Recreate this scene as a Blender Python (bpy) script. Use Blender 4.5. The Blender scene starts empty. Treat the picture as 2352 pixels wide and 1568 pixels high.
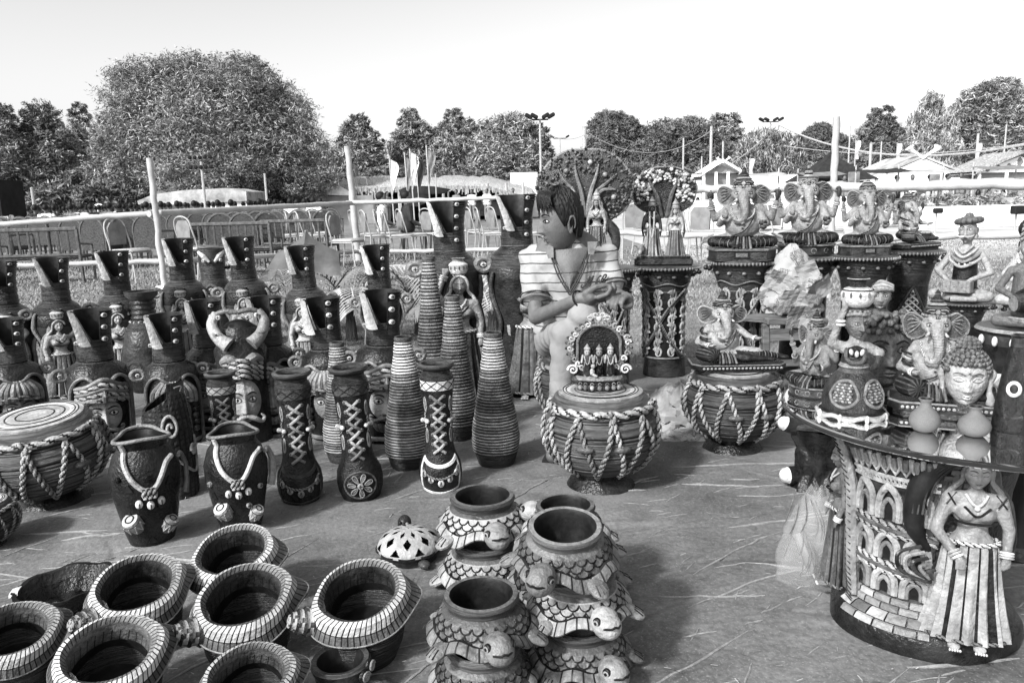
import bpy, math, random
import numpy as np
from math import radians, sin, cos, pi, tan, atan, sqrt
random.seed(7); RNG = np.random.default_rng(7)
S = bpy.context.scene
COL = S.collection
# ------------------------------------------------------------ camera
FPX, PITCH, ROLL, HC = 1764.0, radians(10.4), radians(1.5), 1.05     # focal length in px of a 2352 px wide frame
Fw = np.array([0, cos(PITCH), -sin(PITCH)]); U0 = np.array([0, sin(PITCH), cos(PITCH)]); R0 = np.array([1.0, 0, 0])
Up = U0*cos(ROLL) + R0*sin(ROLL); Rt = R0*cos(ROLL) - U0*sin(ROLL)
from mathutils import Matrix, Vector, Euler
cam_d = bpy.data.cameras.new('camera'); cam = bpy.data.objects.new('camera', cam_d); COL.objects.link(cam)
cam_d.sensor_width = 36.0; cam_d.lens = FPX/2352*36.0; cam_d.clip_start = 0.05; cam_d.clip_end = 1500
cam.matrix_world = Matrix(((Rt[0], Up[0], -Fw[0], 0), (Rt[1], Up[1], -Fw[1], 0), (Rt[2], Up[2], -Fw[2], HC), (0, 0, 0, 1)))
S.camera = cam
# ------------------------------------------------------------ sky, sun, exposure
SUN_EL, SUN_AZ = radians(38), radians(-138)      # azimuth measured from +Y towards +X
world = bpy.data.worlds.new('World'); S.world = world; world.use_nodes = True
nt = world.node_tree; nt.nodes.clear()
sky = nt.nodes.new('ShaderNodeTexSky'); sky.sky_type = 'NISHITA'; sky.sun_disc = False
sky.sun_elevation = SUN_EL; sky.sun_rotation = SUN_AZ; sky.air_density = 1.0; sky.dust_density = 3.0; sky.ozone_density = 1.0
bw = nt.nodes.new('ShaderNodeRGBToBW'); bg = nt.nodes.new('ShaderNodeBackground'); wo = nt.nodes.new('ShaderNodeOutputWorld')
bg.inputs['Strength'].default_value = 0.15
nt.links.new(sky.outputs[0], bw.inputs[0]); nt.links.new(bw.outputs[0], bg.inputs['Color']); nt.links.new(bg.outputs[0], wo.inputs[0])
sun_d = bpy.data.lights.new('sun', 'SUN'); sun_d.energy = 2.9; sun_d.angle = radians(5); sun_d.color = (1, 1, 1)
sun = bpy.data.objects.new('sun', sun_d); COL.objects.link(sun)
sdir = Vector((sin(SUN_AZ)*cos(SUN_EL), cos(SUN_AZ)*cos(SUN_EL), sin(SUN_EL)))
sun.rotation_euler = sdir.to_track_quat('Z', 'Y').to_euler(); sun.location = (-8, -8, 12)
S.view_settings.view_transform = 'Standard'; S.view_settings.look = 'None'
S.view_settings.exposure = 1.05; S.view_settings.gamma = 1.0; S.view_settings.use_curve_mapping = False
S.render.engine = 'CYCLES'
S.cycles.max_bounces = 6; S.cycles.transparent_max_bounces = 12

# ------------------------------------------------------------ picture point -> place in the world (real distances)
def ray(px, py):
    return Fw + Rt*((px-1176)/FPX) + Up*((784-py)/FPX)
def G(px, py, z=0.0):
    d = ray(px, py); t = (z-HC)/d[2]; return np.array([d[0]*t, d[1]*t, z])
def Vp(px, py, Y):
    d = ray(px, py); t = Y/d[1]; return np.array([d[0]*t, Y, HC+d[2]*t])
def zat(p, py):
    """height above the ground of the picture row py on the vertical through ground point p"""
    lo, hi = -1.0, HC+2.0*math.hypot(p[0], p[1])
    for _ in range(40):
        m = (lo+hi)/2; q = np.array([p[0], p[1], m-HC]); y = 784-FPX*q.dot(Up)/q.dot(Fw)
        if y > py: lo = m
        else: hi = m
    return (lo+hi)/2
def wpx(p, w, z=0.3):
    q = np.array([p[0], p[1], z-HC]); return w*q.dot(Fw)/FPX
def face(p):
    """rotation that turns a thing's front (-Y) to the camera"""
    return -math.atan2(p[0], p[1])

# ------------------------------------------------------------ materials (all neutral: the photograph is black and white)
MATS = {}
def mat(name, col, rough=0.6, var=0.35, scale=18, bump=0.15, bscale=60, spec=0.24, stretch=(1, 1, 1), col2=None, detail=5, bdist=0.01, ramp=(0.35, 0.65), metallic=0.0):
    m = bpy.data.materials.new(name); m.use_nodes = True; n = m.node_tree; N = n.nodes; L = n.links
    b = N['Principled BSDF']; b.inputs['Roughness'].default_value = rough
    b.inputs['Specular IOR Level'].default_value = spec; b.inputs['Metallic'].default_value = metallic
    tc = N.new('ShaderNodeTexCoord'); mp = N.new('ShaderNodeMapping'); mp.inputs['Scale'].default_value = stretch
    L.new(tc.outputs['Object'], mp.inputs['Vector'])
    a = N.new('ShaderNodeTexNoise'); a.inputs['Scale'].default_value = scale; a.inputs['Detail'].default_value = detail
    a.inputs['Roughness'].default_value = 0.65
    L.new(mp.outputs[0], a.inputs['Vector'])
    r = N.new('ShaderNodeValToRGB'); lo = col*(1-var) if col2 is None else col; hi = min(0.9, col*(1+var)) if col2 is None else col2
    r.color_ramp.elements[0].position = ramp[0]; r.color_ramp.elements[1].position = ramp[1]
    r.color_ramp.elements[0].color = (lo, lo, lo, 1); r.color_ramp.elements[1].color = (hi, hi, hi, 1)
    L.new(a.outputs['Fac'], r.inputs[0]); out = r.outputs[0]
    if name[:4] in ('clay', 'whee', 'rope'):      # every hand-painted piece comes out of the kiln a little different, with dusty smears
        oi = N.new('ShaderNodeObjectInfo'); mr = N.new('ShaderNodeMapRange'); mr.inputs[3].default_value = .62; mr.inputs[4].default_value = 1.25; L.new(oi.outputs['Random'], mr.inputs[0])
        mu = N.new('ShaderNodeMix'); mu.data_type = 'RGBA'; mu.blend_type = 'MULTIPLY'; mu.inputs[0].default_value = 1; L.new(out, mu.inputs[6]); L.new(mr.outputs[0], mu.inputs[7]); out = mu.outputs[2]
        ds = N.new('ShaderNodeTexNoise'); ds.inputs['Scale'].default_value = 5; ds.inputs['Detail'].default_value = 7; ds.inputs['Roughness'].default_value = .75; L.new(mp.outputs[0], ds.inputs[0])
        dr_ = N.new('ShaderNodeMapRange'); dr_.inputs[1].default_value = .52; dr_.inputs[2].default_value = .80; dr_.inputs[4].default_value = .45; L.new(ds.outputs['Fac'], dr_.inputs[0])
        du = N.new('ShaderNodeMix'); du.data_type = 'RGBA'; L.new(dr_.outputs[0], du.inputs[0]); L.new(out, du.inputs[6]); du.inputs[7].default_value = (.055, .055, .055, 1); out = du.outputs[2]
    L.new(out, b.inputs['Base Color'])
    if bump:
        c = N.new('ShaderNodeTexNoise'); c.inputs['Scale'].default_value = bscale; c.inputs['Detail'].default_value = 4
        L.new(mp.outputs[0], c.inputs['Vector'])
        d = N.new('ShaderNodeBump'); d.inputs['Strength'].default_value = bump; d.inputs['Distance'].default_value = bdist
        L.new(c.outputs['Fac'], d.inputs['Height']); L.new(d.outputs[0], b.inputs['Normal'])
    MATS[name] = m; return m
mat('clay_black', 0.008, 0.5, 0.5, 20, 0.15)
mat('clay_dark', 0.011, 0.27, 0.7, 16, 0.5, 90)
mat('clay_brown', 0.030, 0.29, 0.7, 12, 0.5, 80)
mat('clay_mid', 0.03, 0.32, 0.5, 22, 0.6, 80, col2=0.12, ramp=(.28, .66))
mat('clay_grey', 0.07, 0.32, 0.5, 24, 0.6, 80, col2=0.19, ramp=(.28, .64))
mat('clay_light', 0.13, 0.32, 0.5, 24, 0.6, 80, col2=0.31, ramp=(.28, .62))
mat('clay_pale', 0.27, 0.32, 0.22, 26, 0.5, 80, col2=0.48, ramp=(.28, .58))
mat('clay_plain', 0.11, 0.75, 0.12, 30, 0.1, 150)
mat('wheel_thrown', 0.026, 0.27, 0.85, 9, 0.7, 30, stretch=(1, 1, 14))
mat('wheel_grey', 0.062, 0.30, 0.7, 9, 0.7, 30, stretch=(1, 1, 14))
mat('skin', 0.095, 0.55, 0.22, 14, 0.25, 170, spec=0.35)
mat('hair', 0.006, 0.55, 0.6, 60, 0.6, 160, stretch=(1, 1, 0.25))
mat('bamboo', 0.36, 0.55, 0.15, 5, 0.2, 40)
mat('bark', 0.06, 0.85, 0.6, 10, 0.9, 30, stretch=(3, 3, 0.6), bdist=0.03)
mat('thatch', 0.36, 0.9, 0.6, 6, 0.9, 20, stretch=(6, 1, 1), bdist=0.05)
mat('wall_grey', 0.22, 0.9, 0.15, 2, 0.1)
mat('wall_white', 0.78, 0.8, 0.08, 2, 0.1)
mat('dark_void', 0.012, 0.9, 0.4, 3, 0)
mat('cloth_dark', 0.02, 0.8, 0.4, 5, 0.2)
mat('cloth_mid', 0.16, 0.85, 0.3, 5, 0.2)
mat('cloth_white', 0.75, 0.8, 0.12, 5, 0.15)
mat('tent_cloth', 0.34, 0.8, 0.5, 1.1, 0.3, 5, bdist=.05)
mat('metal_frame', 0.34, 0.35, 0.15, 6, 0)
mat('rattan', 0.045, 0.7, 0.6, 30, 0.7, 90, stretch=(1, 1, 2))
mat('rattan_light', 0.085, 0.6, 0.4, 20, 0.4, 60)
mat('paper', 0.08, 0.8, 0.3, 7, 0.2, 40, col2=0.27, ramp=(0.30, 0.42))
def newsprint():      # printed sheets: columns of fine type and a few dark picture blocks
    m = MATS['paper']; N = m.node_tree.nodes; L = m.node_tree.links; b = N['Principled BSDF']; src = b.inputs['Base Color'].links[0].from_socket
    tc = N.new('ShaderNodeTexCoord'); mp = N.new('ShaderNodeMapping'); mp.inputs['Rotation'].default_value = (0.5, 0.4, 0.2); L.new(tc.outputs['Object'], mp.inputs[0])
    bt = N.new('ShaderNodeTexBrick'); bt.inputs['Scale'].default_value = 55; bt.inputs['Color1'].default_value = (.25, .25, .25, 1); bt.inputs['Color2'].default_value = (.55, .55, .55, 1); bt.inputs['Mortar'].default_value = (1, 1, 1, 1); bt.inputs['Mortar Size'].default_value = .035; L.new(mp.outputs[0], bt.inputs[0])
    ck = N.new('ShaderNodeTexVoronoi'); ck.inputs['Scale'].default_value = 11; ck.distance = 'CHEBYCHEV'; L.new(mp.outputs[0], ck.inputs[0])
    r = N.new('ShaderNodeValToRGB'); r.color_ramp.interpolation = 'CONSTANT'; r.color_ramp.elements[0].color = (0, 0, 0, 1); r.color_ramp.elements[1].position = .55; r.color_ramp.elements[1].color = (1, 1, 1, 1); L.new(ck.outputs['Color'], r.inputs[0])
    mx = N.new('ShaderNodeMix'); mx.data_type = 'RGBA'; L.new(r.outputs[0], mx.inputs[0]); mx.inputs[6].default_value = (1, 1, 1, 1); L.new(bt.outputs['Color'], mx.inputs[7])
    mu = N.new('ShaderNodeMix'); mu.data_type = 'RGBA'; mu.blend_type = 'MULTIPLY'; mu.inputs[0].default_value = 1; L.new(src, mu.inputs[6]); L.new(mx.outputs[2], mu.inputs[7]); L.new(mu.outputs[2], b.inputs['Base Color'])
newsprint()
mat('wood_plank', 0.09, 0.7, 0.5, 6, 0.4, 30, stretch=(1, 1, 8))
mat('leaf_dark', 0.10, 0.6, 0.5, 1.5, 0)
mat('leaf_mid', 0.17, 0.6, 0.5, 1.5, 0)
mat('leaf_light', 0.33, 0.6, 0.4, 1.5, 0)
mat('rope_light', 0.58, 0.6, 0.3, 60, 0.3, 200)

# ------------------------------------------------------------ mesh collecting
def xf(loc=(0, 0, 0), rot=(0, 0, 0), sc=1.0):
    if not hasattr(sc, '__len__'): sc = (sc, sc, sc)
    return np.array(Matrix.LocRotScale(Vector(loc), Euler(rot), Vector(sc)))
def cr(pts, k=6, closed=False):
    """smooth curve through points (also through attached values)"""
    P = np.array(pts, float); n = len(P); out = []
    if n < 3 and not closed: return np.array([P[0]+(P[-1]-P[0])*t for t in np.linspace(0, 1, k+1)])
    rng = range(n if closed else n-1)
    for i in rng:
        if closed: a, b, c, d = P[(i-1) % n], P[i], P[(i+1) % n], P[(i+2) % n]
        else: a, b, c, d = P[max(i-1, 0)], P[i], P[i+1], P[min(i+2, n-1)]
        for j in range(k):
            t = j/k; out.append(0.5*((2*b)+(-a+c)*t+(2*a-5*b+4*c-d)*t*t+(-a+3*b-3*c+d)*t**3))
    if not closed: out.append(P[-1])
    return np.array(out)
class Mb:
    def __init__(s): s.V = []; s.Q = []; s.M = []; s.n = 0; s.T = None
    def add(s, V, Q, m):
        V = np.asarray(V, float).reshape(-1, 3)
        if s.T is not None: V = V @ s.T[:3, :3].T + s.T[:3, 3]
        Q = np.asarray(Q, int).reshape(-1, 4)
        s.V.append(V); s.Q.append(Q+s.n); s.M.append(np.broadcast_to(np.asarray(m, int), (len(Q),)) if np.ndim(m) == 0 else np.asarray(m, int)); s.n += len(V)
    def grid(s, P, m=0, cu=False, cv=False):
        P = np.asarray(P, float); nu, nv = P.shape[:2]
        iu = np.arange(nu if cu else nu-1); iv = np.arange(nv if cv else nv-1)
        a, b = np.meshgrid(iu, iv, indexing='ij'); a2 = (a+1) % nu; b2 = (b+1) % nv
        Q = np.stack([a*nv+b, a2*nv+b, a2*nv+b2, a*nv+b2], -1).reshape(-1, 4)
        if np.ndim(m) == 2: m = np.asarray(m)[:len(iu), :len(iv)].reshape(-1)
        s.add(P.reshape(-1, 3), Q, m)
    def merge(s, o, T=None):
        for V, Q, m in zip(o.V, o.Q, o.M):
            pass
        if not o.V: return
        V = np.concatenate(o.V); Q = np.concatenate(o.Q); m = np.concatenate(o.M)
        if T is not None: V = V @ T[:3, :3].T + T[:3, 3]
        s.add(V, Q, m)
    def lathe(s, prof, seg=40, m=0, f=None, sx=1, sy=1, c=(0, 0, 0)):
        """prof [(r,z)] from bottom to top; m int, list per ring or array (rings-1, seg); f(theta, z, r)->r"""
        prof = np.array(prof, float); th = np.linspace(0, 2*pi, seg, endpoint=False)
        R = np.repeat(prof[:, :1], seg, 1); Z = np.repeat(prof[:, 1:2], seg, 1); TH = np.broadcast_to(th, R.shape)
        if f is not None: R = f(TH, Z, R)
        P = np.stack([R*np.sin(TH)*sx+c[0], -R*np.cos(TH)*sy+c[1], Z+c[2]], -1)
        if isinstance(m, (list, tuple)): m = np.repeat(np.array((list(m)+[m[-1]]*len(prof))[:len(prof)-1])[:, None], seg, 1)
        elif callable(m): m = m(TH[:-1], (Z[:-1]+Z[1:])/2)
        s.grid(P, m, cv=True)
    def tube(s, pts, r, seg=8, m=0, closed=False, cap=True, prof=None, mats=None, flat=None):
        P = np.array(pts, float); n = len(P)
        r = np.broadcast_to(np.array(r, float), (n,)) if np.ndim(r) == 0 else np.interp(np.linspace(0, 1, n), np.linspace(0, 1, len(r)), r)
        T = np.gradient(P, axis=0) if not closed else (np.roll(P, -1, 0)-np.roll(P, 1, 0))
        T /= np.linalg.norm(T, axis=1)[:, None]+1e-12
        N = np.zeros_like(P); a = np.array([0, 0, 1.0]) if abs(T[0][2]) < 0.9 else np.array([1.0, 0, 0])
        N[0] = a - T[0]*a.dot(T[0]); N[0] /= np.linalg.norm(N[0])
        for i in range(1, n):
            v = N[i-1]-T[i]*N[i-1].dot(T[i]); N[i] = v/(np.linalg.norm(v)+1e-12)
        B = np.cross(T, N); th = np.linspace(0, 2*pi, seg, endpoint=False)
        K = np.ones((n, seg)) if prof is None else prof(np.arange(n)[:, None], th[None, :])
        fx, fy = flat if flat else (1, 1)
        X = P[:, None]+(N[:, None]*np.cos(th)[None, :, None]*fx+B[:, None]*np.sin(th)[None, :, None]*fy)*(r[:, None]*K)[..., None]
        if mats is not None: m = mats(np.arange(n)[:, None], th[None, :])
        if cap and not closed:
            X = np.concatenate([np.repeat(P[:1, None], seg, 1), X, np.repeat(P[-1:, None], seg, 1)])
            if np.ndim(m) == 2: m = np.concatenate([m[:1], m, m[-1:]])
        s.grid(X, m, cu=closed, cv=True)
    def cap(s, a, b, ra, rb, seg=12, m=0):
        """tapered limb with round ends"""
        a = np.array(a, float); b = np.array(b, float); d = b-a; L = np.linalg.norm(d)+1e-9; d /= L
        pts = []; rr = []
        for t in np.linspace(-pi/2, 0, 5)[:-1]: pts.append(a+d*ra*sin(t)); rr.append(max(ra*cos(t), 1e-4))
        pts += [a, b]; rr += [ra, rb]
        for t in np.linspace(0, pi/2, 5)[1:]: pts.append(b+d*rb*sin(t)); rr.append(max(rb*cos(t), 1e-4))
        P = np.array(pts); u = np.array([0, 0, 1.0]) if abs(d[2]) < 0.9 else np.array([1.0, 0, 0])
        N = np.cross(d, u); N /= np.linalg.norm(N); Bn = np.cross(d, N); th = np.linspace(0, 2*pi, seg, endpoint=False)
        X = P[:, None]+(N*np.cos(th)[:, None]+Bn*np.sin(th)[:, None])[None]*np.array(rr)[:, None, None]
        s.grid(X, m, cv=True)
    def ell(s, c, r, rot=(0, 0, 0), m=0, nu=12, nv=16):
        r = (r, r, r) if np.ndim(r) == 0 else r
        ph = np.linspace(-pi/2+1e-3, pi/2-1e-3, nu); th = np.linspace(0, 2*pi, nv, endpoint=False)
        PH, TH = np.meshgrid(ph, th, indexing='ij')
        P = np.stack([np.cos(PH)*np.sin(TH)*r[0], -np.cos(PH)*np.cos(TH)*r[1], np.sin(PH)*r[2]], -1)
        P = P @ np.array(Euler(rot).to_matrix()).T + np.array(c)
        s.grid(P, m, cv=True)
    def box(s, c, sz, rot=(0, 0, 0), m=0, bev=0.0):
        x, y, z = sz[0]/2, sz[1]/2, sz[2]/2; R = np.array(Euler(rot).to_matrix()); c = np.array(c, float)
        if bev:
            b = min(bev, x*.9, y*.9, z*.9)
            lv = [(-z, b), (-z+b, 0), (z-b, 0), (z, b)]; P = []
            for zz, i in lv:
                X, Y = x-i, y-i; k = b*0.99 if i == 0 else b*0.5
                P.append([(-X+k, -Y, zz), (X-k, -Y, zz), (X, -Y+k, zz), (X, Y-k, zz), (X-k, Y, zz), (-X+k, Y, zz), (-X, Y-k, zz), (-X, -Y+k, zz)])
            P = np.array(P); P = np.concatenate([np.repeat([[[0, 0, -z]]], 8, 1), P, np.repeat([[[0, 0, z]]], 8, 1)])
            s.grid(P @ R.T + c, m, cv=True); return
        V = np.array([(i*x, j*y, k*z) for k in (-1, 1) for j in (-1, 1) for i in (-1, 1)], float) @ R.T + c
        s.add(V, [(0, 2, 3, 1), (4, 5, 7, 6), (0, 1, 5, 4), (1, 3, 7, 5), (3, 2, 6, 7), (2, 0, 4, 6)], m)
    def prism(s, poly, y0, y1, m=0, mc=None):
        """polygon in XZ pushed from y0 to y1; faces fanned from its centroid"""
        p = np.array(poly, float); n = len(p); c = p.mean(0); mc = m if mc is None else mc
        ring = lambda k, y: np.stack([c[0]+(p[:, 0]-c[0])*k, np.full(n, y), c[1]+(p[:, 1]-c[1])*k], -1)
        s.grid(np.array([ring(0, y0), ring(1, y0)]), mc, cv=True); s.grid(np.array([ring(1, y0), ring(1, y1)]), m, cv=True)
        s.grid(np.array([ring(1, y1), ring(0, y1)]), m, cv=True)
    def mesh(s, name, mats, smooth=True, ang=38):
        V = np.concatenate(s.V); Q = np.concatenate(s.Q); M = np.concatenate(s.M)
        me = bpy.data.meshes.new(name); me.vertices.add(len(V)); me.vertices.foreach_set('co', V.astype(np.float32).ravel())
        me.loops.add(len(Q)*4); me.loops.foreach_set('vertex_index', Q.astype(np.int32).ravel())
        me.polygons.add(len(Q)); me.polygons.foreach_set('loop_start', np.arange(0, len(Q)*4, 4, dtype=np.int32))
        me.polygons.foreach_set('loop_total', np.full(len(Q), 4, np.int32))
        for q in (mats if isinstance(mats, (list, tuple)) else [mats]): me.materials.append(MATS[q] if isinstance(q, str) else q)
        me.polygons.foreach_set('material_index', M.astype(np.int32)); me.polygons.foreach_set('use_smooth', np.full(len(Q), bool(smooth)))
        me.update(calc_edges=True); me.validate()
        if smooth and ang: me.set_sharp_from_angle(angle=radians(ang))
        return me
def link(name, me, parent=None, loc=None, rz=0.0, kind=None, label=None):
    o = bpy.data.objects.new(name, me); COL.objects.link(o)
    if parent is not None: o.parent = parent
    if loc is not None: o.location = loc
    if rz: o.rotation_euler.z = rz
    if kind: o['kind'] = kind
    if label: o['label'] = label
    return o
def part(name, mb, mats, parent=None, smooth=True, ang=38, **k):
    return link(name, mb.mesh(name, mats, smooth, ang), parent, **k)
def thing(name, label, cat, loc=(0, 0, 0), rz=0.0, group=None, sc=None):
    o = bpy.data.objects.new(name, None); COL.objects.link(o); o.location = loc; o.rotation_euler.z = rz; o.empty_display_size = 0.05
    o['label'] = label; o['category'] = cat
    if group: o['group'] = group
    if sc is not None: o.scale = (sc, sc, sc) if not hasattr(sc, '__len__') else sc
    return o
def tag(o, label, cat, group=None):
    o['label'] = label; o['category'] = cat
    if group: o['group'] = group
    return o
KIDS = {}
def kids(root): 
    if root.name not in KIDS: KIDS[root.name] = [c for c in COL.objects if c.parent is root]
    return KIDS[root.name]
def dup(root, loc, rz=0.0, label=None, sc=None):
    r = root.copy(); COL.objects.link(r); r.location = loc; r.rotation_euler.z = rz
    if label: r['label'] = label
    if sc is not None: r.scale = (sc, sc, sc) if not hasattr(sc, '__len__') else sc
    for ch in kids(root):
        c = ch.copy(); COL.objects.link(c); c.parent = r
        for g in kids(ch):
            d = g.copy(); COL.objects.link(d); d.parent = c
    return r
def remesh(mb, voxel, smooth=3, fac=0.6):
    """grow one continuous skin over overlapping closed shapes"""
    me = mb.mesh('tmp', ['clay_mid']); o = bpy.data.objects.new('tmp', me); COL.objects.link(o)
    a = o.modifiers.new('r', 'REMESH'); a.mode = 'VOXEL'; a.voxel_size = voxel; a.use_smooth_shade = True
    if smooth:
        b = o.modifiers.new('s', 'SMOOTH'); b.factor = fac; b.iterations = smooth
    dg = bpy.context.evaluated_depsgraph_get(); dg.update()
    r = bpy.data.meshes.new_from_object(o.evaluated_get(dg), depsgraph=dg)
    bpy.data.objects.remove(o); bpy.data.meshes.remove(me); return r
def skin(name, mb, mats, parent, voxel, paint=None, smooth=3, disp=None, fac=0.6):
    """remeshed body; paint(x,y,z arrays of face centres)->material index; disp(co, no)->co moves points"""
    me = remesh(mb, voxel, smooth, fac); me.name = name; me.materials.clear()
    for q in (mats if isinstance(mats, (list, tuple)) else [mats]): me.materials.append(MATS[q])
    n = len(me.vertices); co = np.empty(n*3, np.float32); me.vertices.foreach_get('co', co); co = co.reshape(-1, 3).astype(float)
    if disp is not None:
        no = np.empty(n*3, np.float32); me.vertices.foreach_get('normal', no); no = no.reshape(-1, 3)
        co = disp(co, no); me.vertices.foreach_set('co', co.astype(np.float32).ravel())
    k = len(me.polygons)
    if paint is not None:
        c = np.empty(k*3, np.float32); me.polygons.foreach_get('center', c); c = c.reshape(-1, 3)
        me.polygons.foreach_set('material_index', np.asarray(paint(c[:, 0], c[:, 1], c[:, 2]), np.int32))
    me.polygons.foreach_set('use_smooth', np.ones(k, bool)); me.update()
    return link(name, me, parent)
def g(x, s): return np.exp(-(x/s)**2)
def rope(mb, pts, r, light=0, dark=1, pitch=3.2, seg=10, closed=False):
    """twisted two-strand cord with dark furrows"""
    P = np.array(pts, float); d = np.linalg.norm(np.diff(P, axis=0), axis=1); L = np.concatenate([[0], np.cumsum(d)])
    n = max(4, int(L[-1]/(r*0.42))); q = np.linspace(0, L[-1], n); P = np.stack([np.interp(q, L, P[:, k]) for k in range(3)], 1)
    ph = 2*pi*0.42/pitch
    pf = lambda i, t: 1+0.22*np.cos(2*t-i*ph)
    mf = lambda i, t: np.where(np.cos(2*t-i*ph) < -0.60, dark, light)
    mb.tube(P, r, seg, prof=pf, mats=mf, closed=closed)
# ============================================================ GROUND
def ground_mat(name, cols, s1, s2, bump, fold=False):
    m = bpy.data.materials.new(name); m.use_nodes = True; N = m.node_tree.nodes; L = m.node_tree.links; b = N['Principled BSDF']
    b.inputs['Roughness'].default_value = 0.75 if fold else 0.95; b.inputs['Specular IOR Level'].default_value = 0.3
    tc = N.new('ShaderNodeTexCoord')
    a = N.new('ShaderNodeTexNoise'); a.inputs['Scale'].default_value = s1; a.inputs['Detail'].default_value = 8; a.inputs['Roughness'].default_value = 0.7
    L.new(tc.outputs['Object'], a.inputs['Vector'])
    r = N.new('ShaderNodeValToRGB'); r.color_ramp.elements[0].position = 0.32; r.color_ramp.elements[1].position = 0.68
    for e, c in zip(r.color_ramp.elements, cols[:2]): e.color = (c, c, c, 1)
    L.new(a.outputs['Fac'], r.inputs[0])
    c2 = N.new('ShaderNodeTexNoise'); c2.inputs['Scale'].default_value = s2; c2.inputs['Detail'].default_value = 6
    L.new(tc.outputs['Object'], c2.inputs['Vector'])
    mx = N.new('ShaderNodeMix'); mx.data_type = 'RGBA'; mx.blend_type = 'MULTIPLY'; mx.inputs[0].default_value = 0.8
    r2 = N.new('ShaderNodeValToRGB'); r2.color_ramp.elements[0].position = 0.35; r2.color_ramp.elements[0].color = (cols[2],)*3+(1,); r2.color_ramp.elements[1].position = 0.65
    L.new(c2.outputs['Fac'], r2.inputs[0]); L.new(r.outputs[0], mx.inputs[6]); L.new(r2.outputs[0], mx.inputs[7])
    last = mx.outputs[2]; bp = N.new('ShaderNodeBump'); bp.inputs['Strength'].default_value = bump; bp.inputs['Distance'].default_value = 0.012 if fold else 0.03
    L.new(c2.outputs['Fac'], bp.inputs['Height'])
    nrm = bp.outputs[0]
    if fold:      # trodden-in dust and scuffs
        for sc, lo, hi, cl, fa in ((190, .58, .70, .36, .34), (30, .60, .74, .03, .40), (1.1, .5, .68, .26, .42), (6, .58, .75, .04, .4)):
            v = N.new('ShaderNodeTexNoise'); v.inputs['Scale'].default_value = sc; v.inputs['Detail'].default_value = 6; L.new(tc.outputs['Object'], v.inputs['Vector'])
            rr = N.new('ShaderNodeValToRGB'); rr.color_ramp.elements[0].position = lo; rr.color_ramp.elements[0].color = (0, 0, 0, 1); rr.color_ramp.elements[1].position = hi; rr.color_ramp.elements[1].color = (fa, fa, fa, 1); L.new(v.outputs['Fac'], rr.inputs[0])
            ad = N.new('ShaderNodeMix'); ad.data_type = 'RGBA'; L.new(rr.outputs[0], ad.inputs[0]); L.new(last, ad.inputs[6]); ad.inputs[7].default_value = (cl, cl, cl, 1); last = ad.outputs[2]
    L.new(last, b.inputs['Base Color']); L.new(nrm, b.inputs['Normal']); MATS[name] = m
ground_mat('canvas_sheet', (0.070, 0.190, 0.6), 2.4, 75, 0.28, fold=True)
ground_mat('lawn', (0.13, 0.26, 0.55), 0.5, 9, 1.0)
ground_mat('packed_earth', (0.25, 0.55, 0.8), 0.3, 4, 0.5)
m = Mb(); m.box((0, 480, -0.26), (1800, 1000, 0.5)); part('ground', m, 'lawn', kind='structure', smooth=False)
# bare, sun bleached ground on the right behind the fence
m = Mb(); xs = np.linspace(0, 1, 30)
m.grid(np.array([[(3+70*u, 11+0.8*sin(u*17)+v*50, -0.006) for v in (0, 1)] for u in xs])); part('path', m, 'packed_earth', kind='structure')
# plastic / canvas sheet the pots stand on: a rumpled sheet, edge at the far side
def ridge_field(X, Y, xs, ys):
    Z = 0.004*np.sin(X*3.1+np.sin(Y*2.3)*1.5)*np.sin(Y*3.3+X*1.3); r = np.random.default_rng(3)
    for i in range(900):
        big = i < 300; cy = 0.4+4.4*r.random()**.8; cx = r.uniform(-1, 1)*(.9+.75*cy); a = r.normal(0.22+0.25*math.sin(cx*1.7+cy), 0.42); L = r.uniform(0.12, 0.55) if big else r.uniform(.03, .13)
        h = (r.uniform(0.002, 0.006) if big else r.uniform(.001, .003))*r.choice((1, 1, -1)); w = r.uniform(0.007, 0.016) if big else r.uniform(.004, .008); kk = r.uniform(-1.2, 1.2)/L*.25; f1, p1 = r.uniform(20, 55), r.uniform(0, 6)
        i0, i1 = np.searchsorted(xs, (cx-L*1.1-.05, cx+L*1.1+.05)); j0, j1 = np.searchsorted(ys, (cy-L*1.1-.05, cy+L*1.1+.05)); x, y = X[i0:i1, j0:j1]-cx, Y[i0:i1, j0:j1]-cy
        u = x*cos(a)+y*sin(a); v = -x*sin(a)+y*cos(a)-kk*u*u-.004*np.sin(u*f1+p1); w2 = w*(1.15-.5*np.abs(u)/L).clip(.3)
        Z[i0:i1, j0:j1] += h*np.exp(-np.abs(v/w2)**1.4)*np.exp(-(u/L)**4)
    return Z
nx, ny = 960, 640; xs = np.linspace(-3.6, 3.8, nx); ys = 0.9+4.1*np.linspace(0, 1, ny)**1.35; X, Y = np.meshgrid(xs, ys, indexing='ij')
edge = np.clip((5.0-Y)/0.05, 0, 1); Y2 = Y + 0.06*np.sin(X*2.3)*(Y/5)**3
Z = (0.012+ridge_field(X, Y, xs, ys)).clip(.003)*edge+0.002
ground_mat('canvas_crest_lit', (0.16, 0.32, 0.6), 1.7, 60, 0.5, fold=True)  # paler than the sheet: light caught on the creases, put into the colour
m = Mb(); m.grid(np.stack([X, Y2*0.93, Z], -1)); sheet = part('ground_sheet', m, 'canvas_sheet', kind='structure')
m = Mb(); r = np.random.default_rng(12)      # sharp pinched creases of the sheet
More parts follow.
